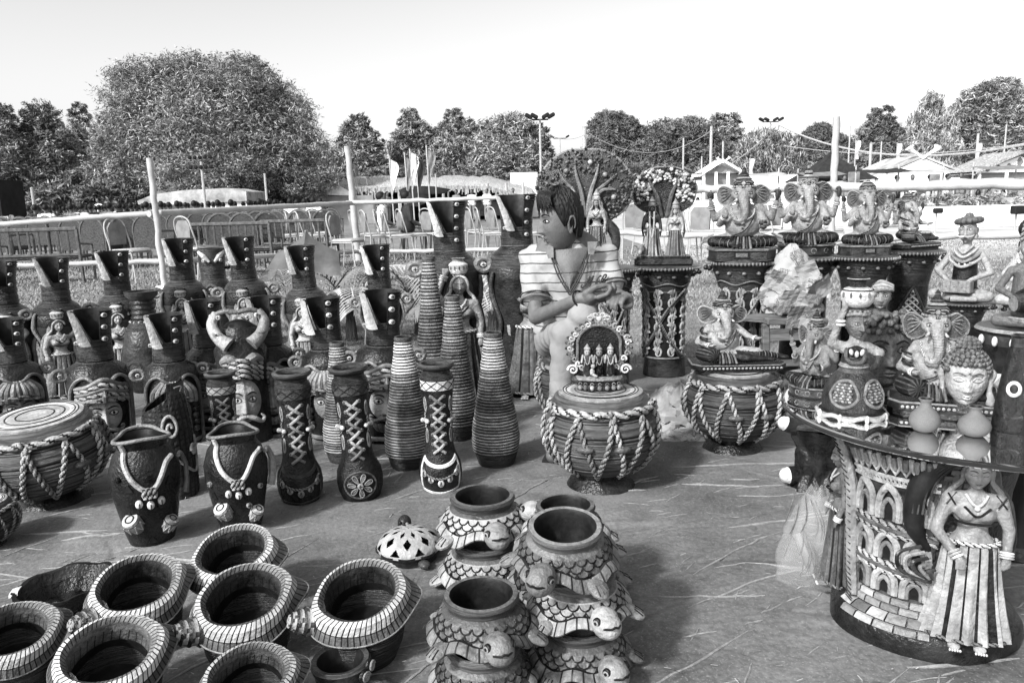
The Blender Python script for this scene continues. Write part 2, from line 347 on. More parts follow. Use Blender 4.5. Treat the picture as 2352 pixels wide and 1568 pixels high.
for i in range(1150):
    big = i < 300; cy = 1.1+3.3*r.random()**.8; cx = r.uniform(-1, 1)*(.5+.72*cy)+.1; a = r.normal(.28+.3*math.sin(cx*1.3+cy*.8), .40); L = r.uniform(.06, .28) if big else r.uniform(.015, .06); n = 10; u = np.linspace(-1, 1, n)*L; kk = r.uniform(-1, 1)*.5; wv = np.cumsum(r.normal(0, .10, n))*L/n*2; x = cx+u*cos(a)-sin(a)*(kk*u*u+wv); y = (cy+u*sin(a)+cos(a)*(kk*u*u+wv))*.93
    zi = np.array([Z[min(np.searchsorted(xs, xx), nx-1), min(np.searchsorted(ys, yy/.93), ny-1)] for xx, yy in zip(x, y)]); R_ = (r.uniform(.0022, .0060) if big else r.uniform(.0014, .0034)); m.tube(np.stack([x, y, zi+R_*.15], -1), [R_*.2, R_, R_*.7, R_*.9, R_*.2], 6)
o = part('sheet_crease', m, 'canvas_crest_lit', sheet, kind='stuff')
r = np.random.default_rng(8); n = 1500; kc = r.integers(0, 60, n); y = (1.0+3.3*r.random(60))[kc]+r.normal(0, .16, n); x = (r.uniform(-1, 1, 60)*1.9+.2)[kc]+r.normal(0, .2, n); a = r.normal(.2, .9, n); L_ = r.uniform(.003, .016, n); w_ = r.uniform(.0004, .0011, n); c = np.stack([x, y*.93, np.full(n, .024)], -1); d = np.stack([np.cos(a), np.sin(a), .15*r.normal(size=n)], -1)*L_[:, None]; e = np.stack([-np.sin(a), np.cos(a), 0*a], -1)*w_[:, None]
m = Mb(); m.add(np.stack([c-d-e, c-d+e, c+d*.9+e, c+d-e], 1).reshape(-1, 3), np.arange(n*4).reshape(-1, 4), (r.random(n) < .4).astype(int)); mat('straw', .34, .8, .3, 9, 0)
o = part('straw_litter', m, ['straw', 'clay_brown'], kind='stuff', smooth=False); tag(o, 'bits of straw and chaff scattered over the ground sheet', 'straw')
# grass blades: near band between sheet and fence
def blades(n, x0, x1, y0, y1, h, w, seed):
    r = np.random.default_rng(seed); y = y0+(y1-y0)*r.random(n)**1.6; x = (x0+(x1-x0)*r.random(n))*y/4.6
    cl = 0.5+0.5*np.sin(x*3+1)*np.sin(y*2.2); H = h*(0.5+r.random(n))*(0.6+0.6*cl); a = r.random(n)*2*pi; t = r.normal(0, 0.5, (n, 2))*H[:, None]
    b = np.stack([x, y, np.full(n, -0.01)], -1); d = np.stack([np.cos(a), np.sin(a), 0*a], -1)*w*(y/5)[:, None]
    tip = b+np.concatenate([t, H[:, None]], 1)
    V = np.stack([b-d, b+d, tip+d*0.2, tip-d*0.2], 1).reshape(-1, 3); return V, np.arange(n*4).reshape(-1, 4), r
m = Mb()
for (n, y0, y1, h, w, sd) in ((90000, 4.55, 8.5, 0.020, 0.0022, 1), (60000, 7.5, 17, 0.028, 0.0045, 2)):
    V, Q, r = blades(n, -3.6, 3.6, y0, y1, h, w, sd); m.add(V, Q, (r.random(n) < 0.35).astype(int))
mat('grass_pale', 0.24, 0.8, 0.35, 1.2, 0); mat('grass_dull', 0.15, 0.8, 0.4, 1.2, 0)
part('grass', m, ['grass_pale', 'grass_dull'], kind='stuff', smooth=False, label=None)
bpy.data.objects['grass']['label'] = 'short dry pale grass between the display sheet and the bamboo fence'; bpy.data.objects['grass']['category'] = 'grass'

# ============================================================ TREES
def crown(lobes, n, leaf, seed, light=0.4, droop=0.0, shell=0.55):
    """lobes [(cx,cy,cz,rx,ry,rz)] -> leaf faces gathered in clumps through the volume"""
    r = np.random.default_rng(seed); lob = np.array(lobes, float); vol = np.prod(lob[:, 3:], 1)**0.67; pick = r.choice(len(lob), max(8, n//28), p=vol/vol.sum())
    d = r.normal(size=(len(pick), 3)); d /= np.linalg.norm(d, axis=1)[:, None]; rad = shell+(1.05-shell)*r.random(len(pick))**0.6
    cc = lob[pick, :3]+d*lob[pick, 3:]*rad[:, None]; cs = (0.06+0.10*r.random(len(pick)))*lob[pick, 3:].mean(1)
    k = r.integers(0, len(pick), n); c = cc[k]+np.clip(r.normal(size=(n, 3)), -1.7, 1.7)*cs[k][:, None]*np.array([1, 1, 0.7])
    c[:, 2] -= droop*np.abs(r.normal(size=n))
    a = r.normal(size=(n, 3)); a[:, 2] = a[:, 2]*(2.2 if droop else 0.7); a /= np.linalg.norm(a, axis=1)[:, None]; b = np.cross(a, r.normal(size=(n, 3))); b /= np.linalg.norm(b, axis=1)[:, None]
    s = leaf*(0.6+0.8*r.random(n))[:, None]; a = a*s*(2.1 if leaf < .1 else 1.7); b = b*s*(.36 if leaf < .1 else .42)
    V = np.stack([c-a, c+b, c+a, c-b], 1).reshape(-1, 3)
    cm = r.random(len(pick)); mi = np.where(cm[k] < light, 1, 0); mi = np.where(r.random(n) < 0.10, 1-mi, mi)
    m = Mb(); m.add(V, np.arange(n*4).reshape(-1, 4), mi); return m
def tree(name, label, cat, base, lobes, n, leaf, seed, trunk_r, trunk_top, mats=('leaf_dark', 'leaf_mid'), light=0.4, droop=0.0, group=None, limbs=5, lean=0.0, shell=0.55):
    t = thing(name, label, cat, tuple(base), 0, group)
    part('crown', crown(lobes, n, leaf, seed, light, droop, shell), list(mats), t, smooth=False)
    m = Mb(); r = random.Random(seed); m.tube(cr([(0, 0, -0.2), (lean*0.3, 0, trunk_top*0.35), (lean, 0, trunk_top)], 5), [trunk_r*1.25, trunk_r, trunk_r*0.7], 10)
    for i in range(limbs):
        L = lobes[i % len(lobes)]; e = (L[0]+r.uniform(-.4, .4)*L[3], L[1]+r.uniform(-.4, .4)*L[4], L[2]+r.uniform(-.1, .5)*L[5])
        s = (lean, 0, trunk_top*(0.8+0.2*r.random()))
        m.tube(cr([s, ((s[0]+e[0])/2+r.uniform(-.3, .3), (s[1]+e[1])/2, s[2]*0.45+e[2]*0.55), e], 5), [trunk_r*0.5, trunk_r*0.1], 6)
    part('trunk', m, 'bark', t); return t
def px_lobes(base, Y, L):
    """lobes given in picture rows/columns at depth Y: (px, py, halfwidth px, halfheight px)"""
    out = []
    for (px, py, w, h) in L:
        p = Vp(px, py, Y); k = Y/FPX; out.append((p[0]-base[0], random.uniform(-.25, .25)*w*k, p[2], w*k, max(w*k*0.8, 0.5), h*k))
    return out
TG = 'trees standing beyond the fairground'
b = np.array([Vp(497, 480, 42)[0], 42, 0])
tree('acacia_tree', 'huge wide round-crowned acacia on a single dark trunk at the left', 'tree', b,
     px_lobes(b, 42, [(490, 300, 150, 110), (340, 225, 88, 78), (430, 195, 105, 66), (545, 205, 95, 66), (630, 275, 85, 82), (300, 320, 84, 72), (290, 395, 76, 55), (690, 350, 70, 66), (705, 415, 70, 42), (390, 330, 110, 90), (590, 350, 110, 80), (500, 395, 150, 55), (470, 250, 120, 90)]),
     240000, 0.054, 11, 0.42, 3.6, light=0.5, group=None, limbs=9, lean=-0.3, mats=('leaf_dark', 'leaf_light'), shell=0.45)
spec = [   # label, Y, base px, lobes, n, leaf, light, droop, mats
 ('tall dark eucalyptus cut off by the left edge of the photo', 60, 5, [(0, 290, 32, 50), (10, 370, 55, 70), (-5, 440, 60, 50)], 9000, .2, .35, 0),
 ('dark broad eucalyptus with a pointed top, second tree from the left edge', 62, 95, [(92, 275, 38, 38), (70, 330, 45, 45), (120, 335, 48, 50), (95, 410, 80, 70)], 14000, .2, .35, 0),
 ('thin pale see-through eucalyptus right beside the huge acacia', 66, 183, [(180, 268, 22, 28), (195, 305, 25, 30), (185, 360, 35, 50), (190, 430, 45, 50)], 5500, .2, .5, 0),
 ('dark leafy crown poking out behind the top right of the huge acacia', 62, 565, [(545, 150, 25, 18), (575, 148, 22, 18), (590, 175, 30, 30), (600, 230, 60, 60), (600, 330, 90, 120)], 8000, .2, .2, 0),
 ('dark pointed tree just right of the huge acacia', 60, 820, [(822, 290, 26, 26), (805, 330, 30, 40), (840, 340, 40, 40), (820, 400, 75, 60)], 11000, .2, .4, 0),
 ('ragged two-pointed cypress-like tree behind the flags', 64, 945, [(940, 280, 22, 30), (960, 310, 35, 30), (930, 340, 35, 40), (950, 400, 60, 60)], 11000, .19, .4, 0),
 ('steep conical tree behind the thatched hut, left of the broad crown', 64, 1048, [(1042, 275, 20, 26), (1030, 310, 32, 28), (1068, 305, 30, 30), (1045, 360, 65, 50), (1040, 410, 70, 45)], 13000, .19, .45, 0),
 ('broad rounded pale tree left of the tall lamp post', 58, 1165, [(1150, 320, 55, 50), (1190, 310, 50, 45), (1165, 370, 72, 60), (1120, 390, 50, 50), (1190, 410, 60, 45)], 17000, .19, .55, 0),
 ('narrow tree directly behind the tall four-headed lamp post', 63, 1246, [(1244, 315, 18, 30), (1240, 360, 30, 40), (1262, 400, 45, 40)], 6000, .2, .4, 0),
 ('dark flat-topped tree above the peacock-tree figurine group', 60, 1405, [(1405, 295, 48, 38), (1390, 340, 45, 40), (1440, 300, 30, 30), (1410, 380, 60, 50)], 12000, .19, .25, 0),
 ('wide dark thicket tree with feathery top between the wires', 60, 1560, [(1530, 320, 60, 40), (1590, 310, 55, 36), (1500, 370, 60, 50), (1570, 380, 85, 60), (1630, 370, 60, 50)], 18000, .18, .3, 0),
 ('pale gappy tree behind the white gate gable', 66, 1670, [(1650, 285, 22, 24), (1685, 290, 20, 30), (1668, 330, 40, 45), (1680, 390, 60, 50)], 7000, .2, .55, 0),
 ('drooping dense bush tree between the white gate and the dark tent', 50, 1762, [(1760, 345, 58, 45), (1730, 370, 40, 45), (1795, 365, 48, 50), (1765, 405, 62, 35)], 15000, .15, .45, .15),
 ('low dark tree behind the dark pyramid tent', 60, 1885, [(1885, 310, 38, 26), (1860, 345, 50, 40), (1920, 350, 50, 40), (1890, 390, 80, 40)], 12000, .18, .3, 0),
 ('spiky-topped dark tree right of the bare fence post', 60, 2030, [(2010, 280, 16, 30), (2038, 275, 16, 30), (2025, 310, 45, 35), (2060, 340, 50, 40), (2020, 370, 80, 50)], 14000, .18, .3, 0),
 ('slim pale weeping tree behind the white canopy', 56, 2145, [(2142, 235, 24, 26), (2130, 280, 36, 35), (2165, 290, 30, 40), (2140, 340, 60, 45), (2130, 390, 70, 40)], 11000, .17, .6, .3),
 ('tall full-crowned tree at the right edge behind the gabled shed', 58, 2265, [(2260, 235, 52, 40), (2225, 275, 48, 45), (2310, 220, 42, 36), (2290, 290, 70, 50), (2240, 350, 80, 55), (2320, 360, 60, 50)], 22000, .18, .45, 0),
 ('tree crown cut off by the right edge of the photo', 57, 2360, [(2350, 245, 35, 40), (2365, 310, 50, 60), (2370, 370, 50, 50)], 9000, .18, .35, 0)]
for i, (lab, Y, bx, L, n, leaf, lt, dr) in enumerate(spec):
    b = np.array([Vp(bx, 470, Y)[0], Y, 0]); tree('tree', lab, 'tree', b, px_lobes(b, Y, L), int(n*3.1), leaf*.50, 20+i, 0.22, 4.0, mats=('leaf_dark', 'leaf_mid') if lt < .34 else ('leaf_dark', 'leaf_light'), light=lt, droop=dr, group=TG, limbs=3)
# undergrowth that closes the view under the crowns
for i, (lab, bx, Y, L, n) in enumerate([
 ('dark shrub mass at the far left behind the rattan chairs', 230, 46, [(150, 450, 70, 32), (210, 430, 60, 45), (270, 440, 60, 40), (120, 470, 60, 30)], 12000),
 ('dark round bush under the left side of the huge acacia', 250, 40, [(240, 455, 60, 28), (300, 460, 40, 22)], 5000),
 ('dark shrubs under the right side of the huge acacia', 700, 48, [(660, 440, 60, 30), (720, 430, 50, 35), (610, 450, 40, 22)], 7000),
 ('low scrub behind the thatched hut roof', 1000, 55, [(900, 420, 90, 30), (1050, 425, 90, 30), (1180, 425, 80, 30), (800, 430, 50, 30)], 9000),
 ('dark hedge line behind the white walls on the right', 1700, 58, [(1480, 410, 90, 35), (1620, 410, 90, 35), (1800, 405, 90, 30), (1950, 400, 90, 35)], 12000),
 ('dark hedge behind the white canopy and the gabled shed', 2200, 58, [(2080, 390, 80, 35), (2220, 385, 80, 35), (2340, 375, 60, 40)], 9000)]):
    b = np.array([Vp(bx, 470, Y)[0], Y, 0]); tree('shrub', lab, 'shrub', b, px_lobes(b, Y, L), int(n*1.8), .12, 70+i, 0.08, 1.2, light=.22, limbs=2, group='shrubs under the trees')

# ============================================================ BUILDINGS AND TENTS
def slab(mb, pts2, y0, y1, m=0): mb.prism([(a, b) for a, b in pts2], y0, y1, m)
def vw(px, py, Y): p = Vp(px, py, Y); return (p[0], p[2])
# thatched hut
Yh = 45.0; hx0 = Vp(738, 450, Yh)[0]; hx1 = Vp(1215, 440, Yh)[0]; base_y = Yh
t = thing('thatched_hut', 'long low hut with a thatched roof, grey side wall and fringed eaves', 'hut', ((hx0+hx1)/2, Yh, 0))
ox = (hx0+hx1)/2; hw = (hx1-hx0)/2; zr = vw(1000, 398, Yh)[1]; ze = vw(1000, 425, Yh)[1]
def rel(px, py, Y=Yh): a, b = vw(px, py, Y); return (a-ox, b)
m = Mb(); nu = 60; P = []
prof = [rel(738, 442), rel(752, 422), rel(780, 408), rel(830, 404), rel(950, 402), rel(1050, 399), rel(1120, 401), rel(1190, 417), rel(1222, 424)]
px_ = np.interp(np.linspace(0, 1, nu), np.linspace(0, 1, len(prof)), [p[0] for p in prof]); pz_ = np.interp(px_, [p[0] for p in prof], [p[1] for p in prof])
for yy, dz, k in ((-2.2, -0.80, 0), (-2.22, -0.68, 0), (0.0, -0.32, 0), (2.6, 0.0, 0), (6.5, -0.7, 0)):
    P.append(np.stack([px_, np.full(nu, yy), pz_+dz+0.05*RNG.normal(size=nu)+ (0.0 if yy > 1 else 0)], -1))
m.grid(np.array(P)); part('roof', m, 'thatch', t, ang=0)
m = Mb()
for i in range(150):
    x = hw*(-0.62+1.55*i/150)+RNG.uniform(-.04, .04); L = RNG.uniform(.15, .5); zt = np.interp(x, px_, pz_)-0.70
    m.box((x, -2.22, zt-L/2), (RNG.uniform(.04, .12), .02, L), (RNG.uniform(-.2, .2), RNG.uniform(-.3, .3), 0))
part('eaves_fringe', m, 'thatch', t, smooth=False)
a = rel(742, 452); bb = rel(875, 446)
m = Mb(); m.box(((a[0]+bb[0])/2, -2.6, (a[1]-0.0)/2), (bb[0]-a[0], .12, a[1])); part('side_wall', m, 'wall_grey', t, smooth=False)
m = Mb(); slab(m, [rel(750, 448), rel(775, 428), rel(790, 421), rel(830, 444), rel(835, 450)], -2.8, -2.74); part('gable_cloth', m, 'cloth_white', t, smooth=False)
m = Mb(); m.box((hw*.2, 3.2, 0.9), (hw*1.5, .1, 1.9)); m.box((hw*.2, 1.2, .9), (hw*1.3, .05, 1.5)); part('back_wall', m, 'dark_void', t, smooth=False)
for px in (878, 928, 1025, 1122, 1163, 1200):
    q = rel(px, 440); m = Mb(); m.tube([(q[0], -2.1, -.1), (q[0], -2.1, 2.0)], .08, 8); part('post', m, 'bamboo', t)
for i, px in enumerate((900, 1075, 1098, 1140, 1180)):
    q = rel(px, 470); m = Mb(); m.box((q[0], .2+.3*(i % 2), .62), (.9, .3, .85), bev=.05); part('stall_counter', m, ['cloth_mid', 'wall_grey'][i % 2], t)
m = Mb(); q = rel(1205, 425); m.box((q[0], 1.6, 1.35), (1.6, .1, 2.6)); part('end_wall', m, 'wall_white', t, smooth=False)
# ladder and chair on the hut roof
t = thing('ladder', 'pale wooden ladder leaning on the grey hut wall', 'ladder', tuple(Vp(868, 500, 42.2)*np.array([1, 1, 0])))
for s in (-1, 1):
    m = Mb(); m.tube([(s*.2, 0, 0), (s*.17, .55, 1.75)], .03, 6); part('rail', m, 'bamboo', t)
for k in range(5): m = Mb(); m.tube([(-.2, .06+.11*k, .25+.33*k), (.2, .06+.11*k, .25+.33*k)], .022, 6); part('rung', m, 'bamboo', t)
# flags
for (px, top, bot, mt, lab) in ((905, 362, 445, 'cloth_white', 'leftmost tall narrow pale flag before the hut roof'), (940, 355, 445, 'cloth_mid', 'grey narrow flag left beside the bright white flag'),
                          (952, 345, 432, 'cloth_white', 'bright white narrow flag, widest of the five before the hut'), (965, 358, 450, 'cloth_dark', 'dark furled flag right beside the bright white flag'), (990, 338, 420, 'cloth_mid', 'rightmost and tallest patterned flag before the hut')):
    Y = 40.0; b = Vp(px, 500, Y); t = thing('flag', lab, 'flag', (b[0], Y, 0), 0, 'narrow flags before the hut')
    zt = Vp(px, top, Y)[2]; zb = Vp(px, bot, Y)[2]
    m = Mb(); m.tube([(0, 0, 0), (-.08, 0, zt+.1)], .035, 6); part('pole', m, 'bamboo', t)
    m = Mb(); u = np.linspace(0, 1, 14); P = []
    for v in np.linspace(0, 1, 5): P.append(np.stack([-.07+(.05+.46*np.sin(pi*u**.6)*(.35+.65*(1-u)))*v+.02*np.sin(u*9), .05*np.sin(v*8+u*5), zt+(zb-zt)*(u+.06*v)], -1))
    m.grid(np.array(P)); part('cloth', m, mt, t)
m = Mb(); q = Vp(955, 450, 41.5); t = thing('black_banner', 'black cloth hanging below the flags at the hut eaves', 'banner', (q[0], 41.8, 0), sc=(1.7, 1, 1))
m.prism([(-.55, 1.75), (-.2, 1.95), (.5, 1.9), (1.1, 1.72), (.9, 1.5), (.4, 1.5), (.25, 1.0), (.0, .85), (-.35, .95), (-.5, 1.3)], -.02, .02); part('cloth', m, 'cloth_dark', t, smooth=False)
for x in (-.5, 1.0): m = Mb(); m.tube([(x, .04, 0), (x, .04, 1.8)], .025, 6); part('pole', m, 'bamboo', t)
# white marquee below the acacia
Y = 36.0; q = Vp(440, 480, Y); t = thing('marquee', 'low white marquee with a striped front below the huge acacia', 'tent', (q[0], Y, 0))
r_ = lambda px, py: (Vp(px, py, Y)[0]-q[0], Vp(px, py, Y)[2])
m = Mb(); slab(m, [r_(315, 462), r_(350, 447), r_(420, 437), r_(520, 432), r_(565, 440), r_(567, 462), r_(400, 470), r_(318, 470)], 0, 3); part('roof', m, 'tent_cloth', t, smooth=False)
m = Mb(); x0, x1 = r_(480, 470)[0], r_(565, 470)[0]
m.box(((x0+x1)/2, .2, .7), (x1-x0, .1, 1.4)); part('front_wall', m, 'wall_white', t, smooth=False)
for k in range(9): m = Mb(); m.box((x0+.1+(x1-x0)*k/9, .12, .8), (.1, .04, .5)); part('panel', m, 'cloth_mid', t, smooth=False)
for px in (330, 390, 450): m = Mb(); m.tube([(r_(px, 470)[0], 0, 0), (r_(px, 470)[0], 0, 1.3)], .05, 6); part('pole', m, 'bamboo', t)
# black stage at the left edge
Y = 24.0; q = Vp(10, 480, Y); t = thing('stage_booth', 'black boxy booth with a railing at the left edge', 'booth', (q[0], Y, 0))
m = Mb(); m.box((-.3, 0, 1.1), (1.2, 1.2, 1.9)); part('box', m, 'dark_void', t, smooth=False)
m = Mb(); m.box((-.1, -.62, .95), (1.3, .04, .04)); m.box((-.1, -.62, .4), (1.3, .04, .04)); part('railing', m, 'metal_frame', t, smooth=False)
for x in (-.6, -.2, .1, .5): m = Mb(); m.box((x, -.66, .5), (.04, .04, .95)); part('baluster', m, 'metal_frame', t, smooth=False)
# right-hand buildings
def gable(name, lab, cat, px0, px1, pyE, pyA, Y, roofm, wallm, rows=None, horn=False, open_=False, decor=False):
    xa, xb = Vp(px0, pyE, Y)[0], Vp(px1, pyE, Y)[0]; c = (xa+xb)/2; w = (xb-xa)/2; zE = Vp((px0+px1)/2, pyE, Y)[2]; zA = Vp((px0+px1)/2, pyA, Y)[2]
    t = thing(name, lab, cat, (c, Y, 0)); D = w*1.3
    for s in (-1, 1):
        m = Mb(); P = np.array([[(s*w*1.06, -.25, zE-.1), (s*w*1.06, D, zE-.1)], [(0, -.25, zA), (0, D, zA)]]); m.grid(P); m.grid(P+np.array([0, 0, .1])); m.grid(np.array([P[:, 0], P[:, 0]+[0, 0, .1]])); part('roof_slope', m, roofm, t, smooth=False)
    if not open_:
        m = Mb(); m.prism([(-w*.95, zE-.05), (w*.95, zE-.05), (0, zA-.12)], 0, .06); part('gable_wall', m, wallm, t, smooth=False)
        m = Mb(); m.box((0, .25, zE/2), (w*1.8, .08, zE)); part('front_wall', m, wallm if not decor else 'wall_grey', t, smooth=False)
    else:
        m = Mb(); m.box((0, D*.9, zE/2), (w*1.8, .08, zE*.98)); part('back_wall', m, 'wall_white', t, smooth=False)
        m = Mb(); m.prism([(-w*1.0, zE-.12), (w*1.0, zE-.12), (0, zA-.02)], -.2, -.15); part('canopy_front', m, wallm, t, smooth=False)
    for s in (-1, -.33, .33, 1):
        m = Mb(); m.box((s*w*.93, -.1, zE/2), (.09, .09, zE)); part('post', m, 'wall_white', t, smooth=False)
    if decor:
        for k in range(-3, 4):
            if k: m = Mb(); m.ell((k*w*.24, -.02, zE+.18*(1-abs(k)/4)+.05), (.09, .02, .12), nu=6, nv=8); part('painted_motif', m, 'cloth_mid', t)
        m = Mb(); m.prism([(-.15, zE+.35), (0, zE+.55), (.15, zE+.35), (0, zE+.15)], -.03, 0); part('painted_motif', m, 'cloth_mid', t)
    if horn:
        for s in (-1, 1):
            m = Mb(); m.tube(cr([(0, -.25, zA-.05)]+[(s*a_*min(1, w/2), -.25, zA+b_*min(1, w/2)) for a_, b_ in ((.25, .14), (.5, .28), (.62, .42))], 4), np.array([.05, .06, .1, .19])*min(1, w/2), 10); part('horn_ornament', m, 'wall_white', t)
    return t
gable('gate_house', 'small gabled entrance with white barge boards and crossed horns', 'gate', 1612, 1702, 395, 372, 30, 'wall_white', 'wall_grey', horn=True)
gable('canopy_tent', 'bright white open canopy tent with crossed horn ornaments', 'tent', 1985, 2235, 412, 362, 34, 'tent_cloth', 'cloth_white', horn=True, open_=True)
gable('gabled_shed', 'gabled shed with painted diamond pattern at the right edge', 'shed', 2240, 2440, 392, 352, 32, 'thatch', 'wall_white', decor=True)
t = thing('pyramid_tent', 'dark steep pyramid tent behind the bare fence post', 'tent', (Vp(1905, 440, 33)[0], 33, 0))
z0 = Vp(1905, 415, 33)[2]; z1 = Vp(1905, 347, 33)[2]; w = 75*33/FPX; P = []
for k in np.linspace(0, 1, 8): e = w*(1-k)**1.25+.02; P.append([(e*sx, e*sy, z0+(z1-z0)*k) for sx, sy in ((-1, -1), (1, -1), (1, 1), (-1, 1))])
m = Mb(); m.grid(np.array(P), cv=True); part('tent_roof', m, 'cloth_dark', t, smooth=False)
for sx in (-1, 1):
    for sy in (-1, 1): m = Mb(); m.box((sx*w*.95, sy*w*.95, z0/2), (.1, .1, z0)); part('post', m, 'bamboo', t, smooth=False)
def wall(lab, px0, px1, py, Y, mt='wall_white', name='low_wall', base=0.0, cat='wall'):
    a, b = Vp(px0, py, Y), Vp(px1, py, Y); z = (a[2]+b[2])/2; m = Mb(); m.box((0, 0, (z+base)/2), (b[0]-a[0], .2, z-base), bev=.02)
    o = part(name, m, mt, smooth=False); o.location = ((a[0]+b[0])/2, Y, 0); return tag(o, lab, cat)
wall('long white wall behind the idol row, right of the peacock-tree group', 1560, 1640, 400, 44)
wall('white wall right of the small gabled entrance', 1715, 1850, 402, 46)
wall('pale wall between the pyramid tent and the white canopy', 1960, 2060, 400, 48)
wall('grey hut wall behind the right-hand white wall', 2180, 2235, 402, 40, 'wall_grey')
wall('low white planter wall along the bare ground at the right', 2080, 2420, 472, 21, 'wall_white')
wall('low white kerb wall before the hedge at mid right', 1560, 2050, 455, 24, 'wall_white')
t = thing('clipped_hedge', 'speckled flowering hedge on the white planter wall', 'hedge', (Vp(2250, 460, 22.5)[0], 22.5, 0))
part('foliage', crown([(x, 0, .55, .5, .4, .35) for x in np.arange(-2.8, 3, .45)], 7000, .05, 5, light=.6), ['leaf_mid', 'leaf_light'], t, smooth=False)
for i, (px, Y, w, lab) in enumerate(((1590, 33, 1.5, 'stall table with stacked goods right of the small gabled entrance, nearest the wreath idol'), (1745, 30, 1.6, 'stall table with goods between the two largest idols'), (1880, 31, 1.5, 'low stall table with goods under the pyramid tent'), (2020, 29, 1.6, 'stall table with goods left of the white canopy'), (2120, 31, 1.8, 'stall table piled with pots inside the white canopy'), (2290, 29, 1.6, 'stall table with goods before the gabled shed'))):
    q = Vp(px, 460, Y); t = thing('market_stall', lab, 'stall', (q[0], Y, 0)); r = random.Random(i); m = Mb(); m.box((0, 0, .72), (w, .7, .05), bev=.01); part('table_top', m, 'wood_plank', t)
    m = Mb(); m.box((0, -.33, .36), (w*.96, .03, .66)); part('table_cloth', m, ['cloth_mid', 'cloth_dark', 'tent_cloth'][i % 3], t, smooth=False)
    for s_ in (-1, 1): m = Mb(); m.tube([(s_*w*.5, .3, 0), (s_*w*.5, .3, 2.0)], .03, 6); part('post', m, 'bamboo', t)
    m = Mb(); m.grid(np.array([[(s_*w*.56, y_, 1.72+.16*(y_+.5)-.05*(1-s_*s_)) for s_ in (-1, -.5, 0, .5, 1)] for y_ in (-.55, 0, .5)])); part('awning', m, ['cloth_dark', 'tent_cloth', 'cloth_mid'][i % 3], t)
    for k in range(7): x_ = -w*.42+w*.14*k; h_ = r.uniform(.12, .34); m = Mb(); m.lathe([(1e-3, 0), (.06, 0), (.10, h_*.4), (.07, h_*.8), (.05, h_*.9), (.065, h_), (1e-3, h_)], 10, c=(x_, r.uniform(-.2, .2), .745)); part('goods', m, r.choice(['clay_dark', 'clay_grey', 'clay_pale', 'clay_mid']), t)
# small dome roof / kiosk, bins, boards behind the right fence
for i, (px, py0, py1, w, Y, mt, lab, nm, cat) in enumerate([
 (1962, 395, 425, 26, 30, 'cloth_mid', 'dark square board left of the white canopy', 'notice_board', 'board'), (2148, 400, 425, 22, 29, 'cloth_mid', 'dark square board hanging before the white canopy', 'notice_board', 'board'),
 (2195, 408, 432, 20, 27, 'wall_white', 'small white square sign on a thin post', 'notice_board', 'board'), (2155, 478, 490, 18, 18, 'dark_void', 'small dark box on the bare ground left of the hedge', 'crate', 'crate'), (2340, 472, 492, 26, 17.5, 'dark_void', 'dark rounded box at the right edge by the planter wall', 'crate', 'crate'),
 (1880, 455, 478, 30, 20, 'cloth_dark', 'dark box between the two front idols on the ground', 'crate', 'crate')]):
    a = Vp(px, py0, Y); b = Vp(px, py1, Y); t = thing(nm, lab, cat, (a[0], Y, 0)); m = Mb(); ww = w*Y/FPX
    m.box((0, 0, (a[2]+b[2])/2), (ww, ww*(.2 if nm[0] == 'n' else .8), a[2]-b[2]), bev=.02); part('board' if nm[0] == 'n' else 'box', m, mt, t, smooth=False)
    m = Mb(); m.tube([(0, .06, 0), (0, .06, max(b[2]+.05, .1))], .025, 6); part('post' if nm[0] == 'n' else 'foot', m, 'metal_frame', t)
for (px, py, Y, lab) in ((1722, 384, 44, 'white cloth pennant on the roof line left of the droopy bush'), (1965, 345, 40, 'white finial flag left of the white canopy'), (2060, 350, 42, 'thin white flag behind the white canopy'), (2243, 350, 41, 'white ruffled flag left of the gabled shed')):
    a = Vp(px, py, Y); t = thing('pennant', lab, 'flag', (a[0], Y, 0)); m = Mb(); m.tube([(0, 0, 0), (0, 0, a[2]+.5)], .03, 6); part('pole', m, 'metal_frame', t)
    m = Mb(); u = np.linspace(0, 1, 8); m.grid(np.array([np.stack([u*0+v*.25*(1-u*.4), .06*np.sin(u*7+v*3), a[2]+.45-u*.9], -1) for v in (0, .5, 1)])); part('cloth', m, 'cloth_white', t)
# ============================================================ LAMP POSTS, POLES, WIRES
def lamp(px, pyt, Y, heads, lab, r=.06, wide=.55):
    p = Vp(px, pyt, Y); t = thing('lamp_post', lab, 'lamp post', (p[0], Y, 0)); m = Mb(); m.tube([(0, 0, 0), (0, 0, p[2])], [r, r*.7], 8); part('pole', m, 'metal_frame', t)
    m = Mb(); m.box((0, 0, p[2]), (wide*2, .06, .06)); part('crossarm', m, 'dark_void', t, smooth=False)
    for k in range(heads):
        x = wide*(-1+2*k/(heads-1)) if heads > 1 else 0; s = -1 if x < 0 else 1
        m = Mb(); m.box((x+s*.12, -.1, p[2]+.14), (.34, .25, .16), (0, -s*.5, 0), bev=.04); part('lamp_head', m, 'dark_void', t)
    return t
lamp(1240, 275, 34, 4, 'tall lamp post with four dark heads, tallest mast in the middle of the sky', wide=.36)
lamp(1770, 280, 50, 4, 'lamp post with a cluster of dark floodlights above the droopy bush', wide=.5)
lamp(2025, 325, 45, 2, 'short lamp post right of the bare fence post')
lamp(2312, 285, 48, 2, 'slim lamp post in front of the rightmost big tree')
lamp(1286, 318, 70, 2, 'tiny distant lamp mast right of the tall four-headed lamp')
p = Vp(462, 372, 33); t = thing('floodlight_mast', 'floodlight mast with two rows of lamps before the huge acacia', 'lamp post', (p[0], 33, 0))
m = Mb(); m.tube([(0, 0, 0), (0, 0, p[2])], .06, 8); part('pole', m, 'metal_frame', t)
